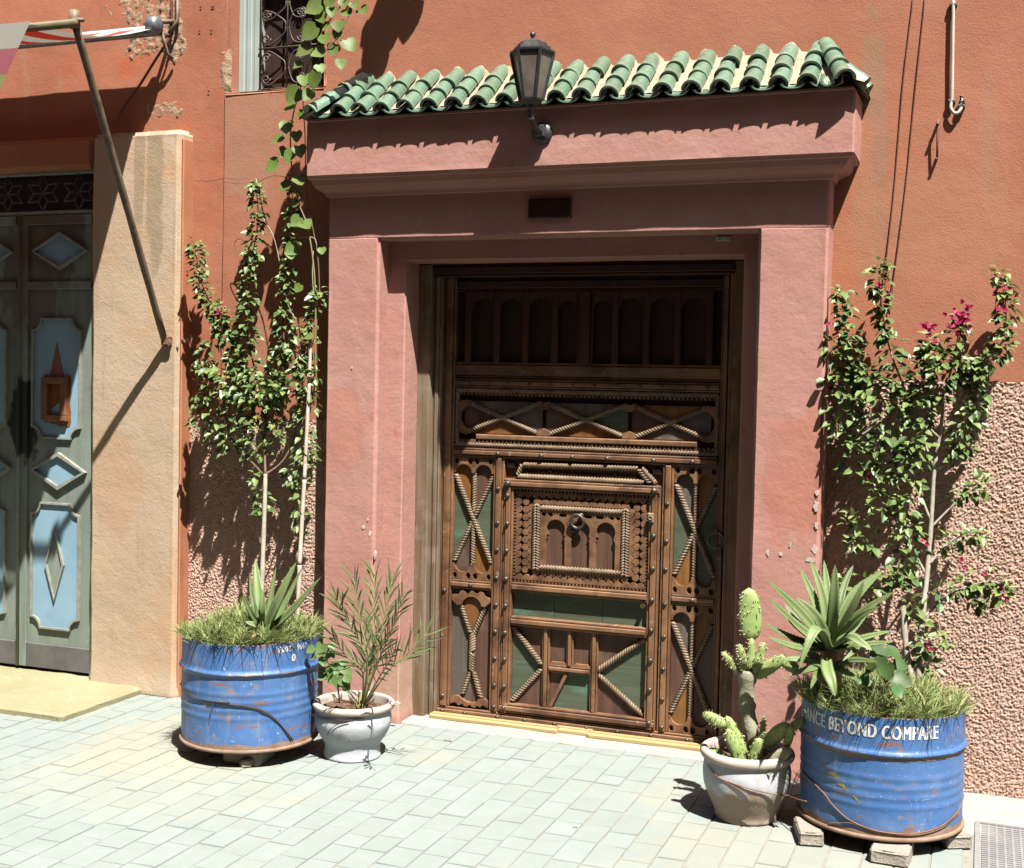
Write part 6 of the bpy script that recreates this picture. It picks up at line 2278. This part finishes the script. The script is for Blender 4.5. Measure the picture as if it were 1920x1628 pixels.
# ---- grass in the drums
def grass(label, c, h, n, r, tall, seed):
    r_ = random.Random(seed)
    m_ = MB()
    for k in range(n):
        a = r_.uniform(0, 2 * math.pi)
        q = r * math.sqrt(r_.random())
        x, y = c.x + q * math.cos(a), c.y + q * math.sin(a)
        tuft = noise.noise((x * 9, y * 9, seed))
        hh = (.05 + .05 * r_.random()) * (1 + .9 * tuft) * tall
        ln = Vector((r_.gauss(0, .8) + .4 * math.cos(a) * (q / r) ** 2, r_.gauss(0, .8) + .4 * math.sin(a) * (q / r) ** 2, .9)).normalized()
        p0 = Vector((x, y, c.z + h - .012 + .03 * (1 - (q / r) ** 2) + .02 * tuft))
        w_ = Vector((math.cos(a * 7), math.sin(a * 7), 0)) * r_.uniform(.0015, .0032)
        m_.cur = max(.001, min(1, r_.random() ** 1.5 + (.25 if tuft < -.15 else 0)))
        p1 = p0 + ln * hh * .55
        p2 = p0 + ln * hh + Vector((ln.x * .6, ln.y * .6, -.25)) * hh * r_.uniform(.1, .7)
        m_.add([p0 - w_, p0 + w_, p1 + w_ * .8, p1 - w_ * .8, p2], [(0, 1, 2, 3), (3, 2, 4)])
    o_ = m_.build('grass', 'grass_blade')
    return tag(o_, label, 'grass', kind='stuff')


for t_, c, h in ((dl, DL, .45), (dr, DR, .43)):
    m_ = MB()
    vs, fs = [(c.x, c.y, c.z + h + .01)], []
    n = 40
    for r_i in range(1, 9):
        for k in range(n):
            a = 2 * math.pi * k / n
            r_ = (RD - .008) * r_i / 8
            vs.append((c.x + r_ * math.cos(a), c.y + r_ * math.sin(a), c.z + h - .012 + .022 * (1 - (r_i / 8) ** 2) + .008 * noise.noise((r_ * 20 * math.cos(a), r_ * 20 * math.sin(a), 1))))
    for k in range(n):
        fs.append((0, 1 + k, 1 + (k + 1) % n))
    for r_i in range(7):
        for k in range(n):
            a, b = 1 + r_i * n + k, 1 + r_i * n + (k + 1) % n
            fs.append((a, a + n, b + n, b))
    m_.add(vs, fs)
    m_.build('earth', 'soil', t_)
grass('dense short green grass filling the drum by the pilaster', DL, .45, 5200, RD - .004, 1.0, 4)
grass('dense yellowish green grass filling the lettered drum', DR, .43, 5600, RD - .004, 1.0, 9)


# ---- agaves
def agave_leaf(parent, base, path, w, thick, material, name='leaf', teeth=True):
    P = smooth_path([base] + list(path), 5)
    n = len(P)
    m_ = MB()
    vs, fs = [], []
    ctr = Vector(base)
    for i, p in enumerate(P):
        t_ = i / (n - 1)
        d = (P[min(i + 1, n - 1)] - P[max(i - 1, 0)]).normalized()
        s_ = d.cross(Vector((0.05, -.72, .69)))
        if s_.length < .1:
            s_ = d.cross(Vector((.5, -.3, 1)))
        s_.normalize()
        n_ = s_.cross(d).normalized()
        ww = w * (.62 + .9 * t_ - 1.52 * t_ ** 2.2) if t_ < .999 else .0006
        ww = max(ww, .0008)
        th = thick * (1 - t_) + .0008
        g = ww * .30
        vs += [p + s_ * ww * .5 + n_ * g, p + s_ * ww * .25 + n_ * g * .35, p, p - s_ * ww * .25 + n_ * g * .35, p - s_ * ww * .5 + n_ * g, p - s_ * ww * .25 - n_ * th, p - n_ * th * 1.3, p + s_ * ww * .25 - n_ * th]
    for i in range(n - 1):
        for k in range(8):
            k2 = (k + 1) % 8
            fs.append((i * 8 + k, (i + 1) * 8 + k, (i + 1) * 8 + k2, i * 8 + k2))
    m_.add(vs, fs, True)
    if teeth:
        for i in range(2, n - 1):
            for e, sg in ((0, 1), (4, -1)):
                a, b = Vector(vs[i * 8 + e]), Vector(vs[(i - 1) * 8 + e])
                for q in (.25, .75):
                    c_ = a.lerp(b, q)
                    out = (c_ - (P[i] + P[i - 1]) / 2).normalized()
                    dd = (a - b).normalized()
                    m_.add([c_ - dd * .0022, c_ + dd * .0022, c_ + out * .0048], [(0, 1, 2)])
    return m_.build(name, material, parent)


ag = thing('agave', 'small agave with upright pale green leaves in the drum by the pilaster', 'agave', (-1.1261, -0.8000, 0.5385), 'agaves in the drums')
AB = (-1.1314, -0.8000, 0.5426)
for path, w, mt in (([(-1.163, -0.800, 0.696), (-1.212, -0.760, 0.854)], .044, 'agave_pale'), ([(-1.179, -0.820, 0.675), (-1.200, -0.820, 0.807)], .022, 'agave_pale'), ([(-1.132, -0.760, 0.670), (-1.132, -0.720, 0.822)], .026, 'agave_green'), ([(-1.039, -0.840, 0.701), (-0.962, -0.840, 0.867)], .046, 'agave_pale'),
                    ([(-1.080, -0.740, 0.648), (-1.017, -0.700, 0.818)], .030, 'agave_green'), ([(-0.998, -0.820, 0.645), (-0.855, -0.820, 0.809)], .036, 'agave_green'), ([(-1.164, -0.860, 0.637), (-1.197, -0.880, 0.729)], .022, 'agave_green'), ([(-1.117, -0.900, 0.591), (-1.144, -0.940, 0.616)], .030, 'agave_pale'),
                    ([(-1.106, -0.860, 0.642), (-1.110, -0.860, 0.746)], .034, 'agave_pale')):
    agave_leaf(ag, AB, path, w * 1.4, .008, mt, teeth=False)
agave_leaf(ag, AB, [(-1.099, -0.920, 0.563), (-1.127, -0.940, 0.541)], .022, .003, 'agave_dry', 'dry_leaf', False)
ag = thing('agave', 'large agave rosette with toothed sword leaves in the lettered drum', 'agave', (1.2180, -0.7400, 0.6606), 'agaves in the drums')
AB = Vector((1.2173, -0.7400, 0.6842))
for path, w, mt in (([(1.111, -0.780, 0.816), (1.001, -0.840, 0.934)], .050, 'agave_green'), ([(1.115, -0.800, 0.761), (1.008, -0.860, 0.875)], .050, 'agave_green'), ([(1.156, -0.720, 0.849), (1.098, -0.720, 0.972)], .048, 'agave_pale'), ([(1.183, -0.720, 0.871), (1.132, -0.700, 1.004)], .048, 'agave_pale'),
                    ([(1.195, -0.660, 0.863), (1.173, -0.620, 0.996)], .046, 'agave_pale'), ([(1.234, -0.800, 0.868), (1.233, -0.800, 1.007)], .058, 'agave_green'), ([(1.176, -0.840, 0.812), (1.105, -0.860, 0.886)], .056, 'agave_green'), ([(1.295, -0.740, 0.864), (1.393, -0.720, 0.985)], .052, 'agave_pale'),
                    ([(1.276, -0.640, 0.867), (1.374, -0.580, 0.961)], .040, 'agave_green'), ([(1.319, -0.780, 0.824), (1.445, -0.780, 0.924)], .044, 'agave_green'), ([(1.324, -0.840, 0.824), (1.399, -0.880, 0.879)], .046, 'agave_green'), ([(1.291, -0.660, 0.751), (1.360, -0.600, 0.847)], .04, 'agave_green'),
                    ([(1.097, -0.800, 0.720), (0.996, -0.840, 0.777)], .040, 'agave_green'), ([(1.113, -0.840, 0.699), (1.016, -0.900, 0.740)], .040, 'agave_green'), ([(1.127, -0.660, 0.717), (1.026, -0.600, 0.820)], .044, 'agave_green'), ([(1.336, -0.780, 0.742), (1.436, -0.800, 0.783)], .036, 'agave_pale'),
                    ([(1.342, -0.800, 0.723), (1.447, -0.840, 0.752)], .034, 'agave_pale'), ([(1.324, -0.880, 0.727), (1.285, -0.960, 0.692)], .034, 'agave_green'), ([(1.301, -0.800, 0.854), (1.335, -0.800, 0.953)], .04, 'agave_green'), ([(1.245, -0.620, 0.881), (1.275, -0.560, 0.976)], .04, 'agave_green')):
    agave_leaf(ag, AB, path, w * .92, .010, mt)
m_ = MB()
m_.tube([AB + Vector((0, 0, .02)), AB + Vector((.004, .01, -.08)), AB + Vector((.008, .02, -.17)), AB + Vector((.01, .02, -.26))], [.030, .040, .042, .036], 12, jitter=.12)
m_.build('caudex', 'agave_dry', ag)
for path, w, mt in (([(1.143, -0.840, 0.654), (1.063, -0.920, 0.669)], .040, 'agave_green'), ([(1.165, -0.860, 0.629), (1.100, -0.960, 0.620)], .040, 'agave_green'), ([(1.311, -0.840, 0.670), (1.399, -0.900, 0.687)], .036, 'agave_green'),
                    ([(1.288, -0.860, 0.630), (1.343, -0.940, 0.618)], .034, 'agave_green'), ([(1.193, -0.860, 0.620), (1.179, -0.960, 0.583)], .034, 'agave_green'), ([(1.124, -0.700, 0.660), (1.024, -0.660, 0.667)], .04, 'agave_green')):
    agave_leaf(ag, AB + Vector((0, 0, -.07)), path, w, .008, mt)
agave_leaf(ag, AB, [(1.198, -0.860, 0.767), (1.181, -0.960, 0.776), (1.142, -1.000, 0.657)], .056, .008, 'agave_pale')
agave_leaf(ag, AB, [(1.290, -0.840, 0.752), (1.337, -0.920, 0.754), (1.383, -0.940, 0.734)], .048, .008, 'agave_pale')
agave_leaf(ag, (1.2158, -0.8200, 0.6567), [(1.231, -0.920, 0.644), (1.251, -0.960, 0.613), (1.265, -0.970, 0.568)], .050, .006, 'agave_pale')

# ---- broad-leaved plant and grass tuft beside the agave
bp = thing('leafy_plant', 'low plant with glossy broad leaves between agave and bougainvillea trunk', 'plant', (1.4145, -0.7200, 0.5878))
for a in ([(1.415, -0.720, 0.578), (1.407, -0.760, 0.634), (1.394, -0.780, 0.685)], [(1.415, -0.720, 0.578), (1.454, -0.780, 0.630), (1.474, -0.800, 0.621)]):
    stem('stem', a, .004, .002, 'stem_green', bp, 6)
for p, sz, tl in (((1.3945, -0.8000, 0.7047), .075, -50), ((1.4359, -0.7600, 0.6971), .075, 60), ((1.3768, -0.8800, 0.6542), .065, -40), ((1.4321, -0.9000, 0.6602), .065, 15), ((1.4773, -0.8600, 0.6187), .075, 75), ((1.4057, -0.8400, 0.6755), .055, 0), ((1.4619, -0.7400, 0.6493), .06, 80), ((1.3547, -0.8600, 0.6098), .05, -70), ((1.4709, -0.9200, 0.5974), .05, 30)):
    heart(bp, p, sz, tl, HEART_B, 1.0, (rl.uniform(-.7, .8), rl.uniform(-1, -.2), rl.uniform(.2, 1)))

m_ = MB()
for k in range(420):
    c_ = Vector((rl.choice((1.19, 1.24, 1.30, 1.36)) + rl.gauss(0, .03), -.72 + rl.gauss(0, .06), .47))
    d_ = Vector((rl.gauss(-.25, .45), rl.gauss(-.3, .4), 1)).normalized()
    L_ = rl.uniform(.08, .20)
    w_ = Vector((rl.uniform(-1, 1), rl.uniform(-1, 1), 0)).normalized() * .0016
    m_.cur = max(.001, rl.random() ** 1.8)
    e_ = c_ + d_ * L_ + Vector((d_.x, d_.y, -.35)) * L_ * rl.uniform(.1, .8)
    m_.add([c_ - w_, c_ + w_, c_ + d_ * L_ * .6 + w_, c_ + d_ * L_ * .6 - w_, e_], [(0, 1, 2, 3), (3, 2, 4)])
tag(m_.build('grass_tuft', 'grass_blade'), 'long thin grass spilling round the foot of the large agave', 'grass', kind='stuff')

# ---- palm
pm = thing('palm', 'young date palm with stiff splayed fronds in the waisted white pot', 'palm', (PL[0] + .06, PL[1] - .02, .21))
PB = Vector((PL[0] + .055, PL[1] - .03, .215))


def frond(path, nleaf, ll, seed, droop=.1, start=.25):
    r_ = random.Random(seed)
    P = smooth_path([PB] + list(path), 6)
    fr = bpy.data.objects.new('frond', None)
    link(fr, pm)
    m_ = MB()
    n = len(P)
    m_.tube(P, [lerp(.0048, .0014, i / (n - 1)) for i in range(n)], 6)
    m_.build('midrib', 'palm_stem', fr)
    m_ = MB()
    for k in range(nleaf):
        t_ = lerp(start, 1.0, (k + .5) / nleaf)
        f = t_ * (n - 1)
        i = min(int(f), n - 2)
        c = P[i].lerp(P[i + 1], f - i)
        d = (P[i + 1] - P[i]).normalized()
        s_ = d.cross(Vector((.25, -1, .35))).normalized() * (1 if k % 2 else -1)
        up = s_.cross(d).normalized()
        dr_ = (d * r_.uniform(.75, 1.2) + s_ * r_.uniform(.45, .75) * (1.1 - .5 * t_) + Vector((r_.uniform(-.2, .2), r_.uniform(-.4, .1), r_.uniform(-.15, .25)))).normalized()
        L_ = ll * r_.uniform(.75, 1.15) * (1 - .25 * abs(t_ - .55))
        w_ = d.cross(dr_).cross(dr_).normalized() * .0044
        if w_.length < 1e-5:
            w_ = up * .0036
        m_.cur = max(.001, min(1, r_.random() ** 1.6))
        a = c
        b = c + dr_ * L_ * .5
        e = c + dr_ * L_ + Vector((0, 0, -droop * L_))
        k_ = up * .0016
        m_.add([a - w_ * .5, a + k_ * .2, a + w_ * .5, b - w_, b - k_, b + w_, e], [(0, 1, 4, 3), (1, 2, 5, 4), (3, 4, 6), (4, 5, 6)])
    o_ = m_.build('leaflets', 'palm_leaf', fr)
    o_['kind'] = 'stuff'


frond([(-0.706, -0.660, 0.436), (-0.739, -0.680, 0.598), (-0.760, -0.700, 0.782)], 28, .13, 1)
frond([(-0.711, -0.620, 0.428), (-0.719, -0.600, 0.609), (-0.725, -0.580, 0.791)], 31, .13, 2)
frond([(-0.673, -0.660, 0.440), (-0.629, -0.680, 0.630), (-0.594, -0.680, 0.791)], 28, .13, 3)
frond([(-0.686, -0.720, 0.450), (-0.730, -0.800, 0.619), (-0.757, -0.860, 0.727)], 28, .13, 4)
frond([(-0.641, -0.700, 0.451), (-0.552, -0.760, 0.605), (-0.484, -0.800, 0.751)], 26, .12, 5)
frond([(-0.614, -0.660, 0.404), (-0.531, -0.660, 0.481), (-0.439, -0.660, 0.580)], 13, .17, 6, .02, .40)
frond([(-0.684, -0.760, 0.413), (-0.719, -0.840, 0.493), (-0.746, -0.920, 0.594)], 21, .12, 7)
frond([(-0.605, -0.760, 0.399), (-0.513, -0.860, 0.495), (-0.446, -0.940, 0.572)], 17, .11, 8)
m_ = MB()
m_.lathe([(.020, -.02), (.022, .01), (.015, .04), (.008, .07), (0.0, .08)], 10, PB)
for k in range(14):
    a = rl.uniform(0, 6.28)
    m_.tube([PB + Vector((.015 * math.cos(a), .015 * math.sin(a), -.01)), PB + Vector((.030 * math.cos(a), .030 * math.sin(a), rl.uniform(.02, .06)))], [.004, .001], 5)
m_.build('leaf_base', 'palm_stem', pm)

# ---- small leafy plant in the palm pot
sp = thing('seedling', 'small round-leaved plant leaning over the edge of the palm pot', 'plant', (-0.8551, -0.6400, 0.2545))
stem('stem', [(-0.855, -0.640, 0.236), (-0.853, -0.660, 0.306), (-0.853, -0.700, 0.372), (-0.868, -0.740, 0.448), (-0.885, -0.740, 0.499)], .0035, .0015, 'stem_brown', sp, 6)
stem('stem', [(-0.853, -0.660, 0.306), (-0.812, -0.700, 0.360), (-0.786, -0.720, 0.399)], .002, .001, 'stem_brown', sp, 5)
for p, sz, tl in zip([(-0.888, -0.760, 0.473), (-0.914, -0.760, 0.454), (-0.869, -0.740, 0.494), (-0.838, -0.740, 0.503), (-0.932, -0.760, 0.485), (-0.872, -0.760, 0.440), (-0.847, -0.740, 0.397), (-0.806, -0.740, 0.392), (-0.776, -0.740, 0.405), (-0.758, -0.740, 0.397), (-0.800, -0.760, 0.361), (-0.774, -0.760, 0.359), (-0.841, -0.740, 0.359), (-0.867, -0.740, 0.372), (-0.887, -0.740, 0.366), (-0.759, -0.760, 0.338), (-0.827, -0.740, 0.422), (-0.807, -0.720, 0.425), (-0.869, -0.720, 0.460), (-0.905, -0.740, 0.497), (-0.844, -0.720, 0.462), (-0.883, -0.740, 0.394), (-0.754, -0.760, 0.375)], (.05, .045, .045, .04, .045, .045, .05, .055, .05, .04, .06, .05, .05, .045, .045, .045, .045, .045, .04, .04, .035, .04, .045), (-30, -60, 0, 50, -50, 20, -20, 20, 50, 70, 0, 20, -30, -50, -70, 40, 10, 30, -20, -40, 40, -60, 30)):
    heart(sp, p, sz, tl, HEART_S, .95, (rl.uniform(-.2, .4), -.7, .8))

# ---- prickly pear
op = thing('prickly_pear', 'prickly pear with corky trunk and bright green pads in the thick-lipped white pot', 'cactus', (PR[0] + .03, PR[1], .23))


def pad(p0, p1, w, th, material='cactus_green', spines=26, name='pad', face=(.15, -1, .1)):
    p0, p1 = Vector(p0), Vector(p1)
    d = p1 - p0
    L_ = d.length
    d.normalize()
    n_ = Vector(face)
    n_ = (n_ - d * n_.dot(d)).normalized()
    s_ = d.cross(n_)
    m_ = MB()
    rows, seg = 16, 14
    vs, fs = [], []
    for i in range(rows + 1):
        t_ = i / rows
        u_ = min(1.0, t_ ** .88 * .985 + .015)
        r = math.sqrt(max(0.0, 1 - (2 * u_ - 1) ** 2)) ** .85
        r = max(r, .34 if t_ < .05 else .02)
        for k in range(seg):
            a = 2 * math.pi * k / seg
            q = p0 + d * L_ * t_ + s_ * (w / 2 * r * math.cos(a)) + n_ * (th / 2 * min(1, r * 1.25) * math.sin(a))
            vs.append(q + n_ * .003 * noise.noise(q * 40))
    for i in range(rows):
        for k in range(seg):
            k2 = (k + 1) % seg
            fs.append((i * seg + k, i * seg + k2, (i + 1) * seg + k2, (i + 1) * seg + k))
    fs.append(tuple(reversed(range(seg))))
    fs.append(tuple(rows * seg + k for k in range(seg)))
    m_.add(vs, fs, True)
    pd = m_.build(name, material, op, recalc=True)
    sm = MB()
    for k in range(spines):
        t_ = rl.uniform(.10, .97)
        a = rl.uniform(0, 2 * math.pi)
        u_ = min(1.0, t_ ** .88 * .985 + .015)
        r = math.sqrt(max(0.0, 1 - (2 * u_ - 1) ** 2)) ** .85
        q = p0 + d * L_ * t_ + s_ * (w / 2 * r * math.cos(a)) + n_ * (th / 2 * min(1, r * 1.25) * math.sin(a))
        o_ = (s_ * math.cos(a) * .6 + n_ * math.sin(a)).normalized()
        for j_ in range(2):
            e = q + (o_ + Vector((rl.uniform(-.6, .6), rl.uniform(-.6, .6), rl.uniform(-.4, .6)))).normalized() * rl.uniform(.005, .013)
            x_ = o_.orthogonal().normalized() * .0021
            y_ = o_.cross(x_).normalized() * .0021
            sm.add([q + x_, q - x_ * .5 + y_, q - x_ * .5 - y_, e], [(0, 1, 3), (1, 2, 3), (2, 0, 3)])
    so = sm.build('spines', 'cactus_spine', pd)
    so['kind'] = 'stuff'
    return pd


TY = -.67
m_ = MB()
tr = smooth_path([(0.939, -0.670, 0.189), (0.931, -0.670, 0.312), (0.915, -0.670, 0.392), (0.906, -0.670, 0.473), (0.910, -0.670, 0.564)], 6)
m_.tube(tr, [(.024 + .003 * math.sin(i * .9 + .5) + .009 * (i / (len(tr) - 1))) for i in range(len(tr))], 16, jitter=.10)
m_.build('corky_trunk', 'cactus_bark', op)
pad((0.9160, -0.6700, 0.5563), (0.9201, -0.6700, 0.6958), .036, .032, 'cactus_green', 32)
pad((0.9186, -0.6700, 0.6793), (0.9028, -0.6700, 0.8780), .086, .030, 'cactus_green', 73)
pad((0.8881, -0.6700, 0.5370), (0.8117, -0.6900, 0.6280), .030, .022, 'cactus_dark', 64)
pad((0.9034, -0.6900, 0.5551), (0.8760, -0.6900, 0.6648), .034, .022, 'cactus_dark', 64)
pad((0.9376, -0.6900, 0.5585), (0.9691, -0.6700, 0.6758), .034, .022, 'cactus_dark', 64)
pad((0.9327, -0.6700, 0.5375), (1.0502, -0.6700, 0.6306), .052, .024, 'cactus_green', 54)
pad((1.0388, -0.6700, 0.6133), (1.1073, -0.6700, 0.5716), .044, .022, 'cactus_green', 38)
pad((0.9215, -0.7400, 0.2272), (0.8461, -0.7500, 0.3995), .052, .030, 'cactus_green', 57)
pad((0.8512, -0.7500, 0.3594), (0.7566, -0.7600, 0.4020), .044, .028, 'cactus_green', 41)
pad((0.9092, -0.7600, 0.2231), (0.8551, -0.7700, 0.3568), .050, .030, 'cactus_green', 57)
pad((0.9528, -0.7600, 0.2327), (0.9753, -0.7700, 0.3388), .044, .028, 'cactus_green', 44)
pad((0.9748, -0.7100, 0.2866), (0.9794, -0.7100, 0.4049), .022, .018, 'cactus_dark', 80)
pad((0.9803, -0.7200, 0.2900), (1.0777, -0.7300, 0.3929), .058, .026, 'cactus_green', 54)
pad((1.0687, -0.7300, 0.2994), (1.0909, -0.7400, 0.3929), .034, .022, 'cactus_green', 38)
pad((1.0822, -0.7300, 0.3733), (1.1356, -0.7300, 0.4155), .034, .022, 'cactus_dark', 54)
pad((0.9774, -0.7500, 0.2169), (1.0923, -0.7600, 0.3063), .052, .030, 'cactus_bark', 10, 'dead_pad')
pad((0.9084, -0.7300, 0.2024), (0.7787, -0.7200, 0.2612), .04, .014, 'cactus_green', 22, 'flat_pad', (.1, -.4, .9))
for p, sz, tl in (((0.8137, -0.7400, 0.2503), .06, -60), ((0.8444, -0.7800, 0.2326), .06, -20), ((0.8927, -0.8000, 0.2201), .05, 10), ((1.0149, -0.8000, 0.2238), .04, 40), ((0.8292, -0.7600, 0.2006), .05, -40)):
    heart(op, p, sz, tl, HEART_S, .6, (-.2, -.4, .9), 'weed_leaf')

# ---- small litter on the paving
for p, s_, lab in (((-0.5185, -0.2264, 0.0000), .018, 'curled reddish dry leaf on the paving before the threshold'), ((0.3561, -1.0620, -0.0000), .010, 'tiny dark pebble on the paving in front of the door'), ((1.6973, -0.5327, 0.0000), .016, 'small dry scrap on the paving beside the drain grate'), ((-0.6141, -1.5293, 0.0000), .006, 'tiny black fleck on the open paving below the palm pot')):
    m_ = MB()
    n = 6
    vs = []
    for i in range(n + 1):
        a = math.pi * (i / n)
        vs += [(s_ * math.cos(a), -s_ * .25, s_ * .45 * math.sin(a)), (s_ * math.cos(a) * .9, s_ * .25, s_ * .35 * math.sin(a))]
    m_.add(vs, [(2 * i, 2 * i + 1, 2 * i + 3, 2 * i + 2) for i in range(n)])
    o = m_.build('dry_leaf' if s_ > .012 else 'pebble', 'dry_leaf' if s_ > .012 else 'wire_dark')
    o.location = (p[0], p[1], .002)
    tag(o, lab, 'leaf' if s_ > .012 else 'pebble', 'litter on the paving')
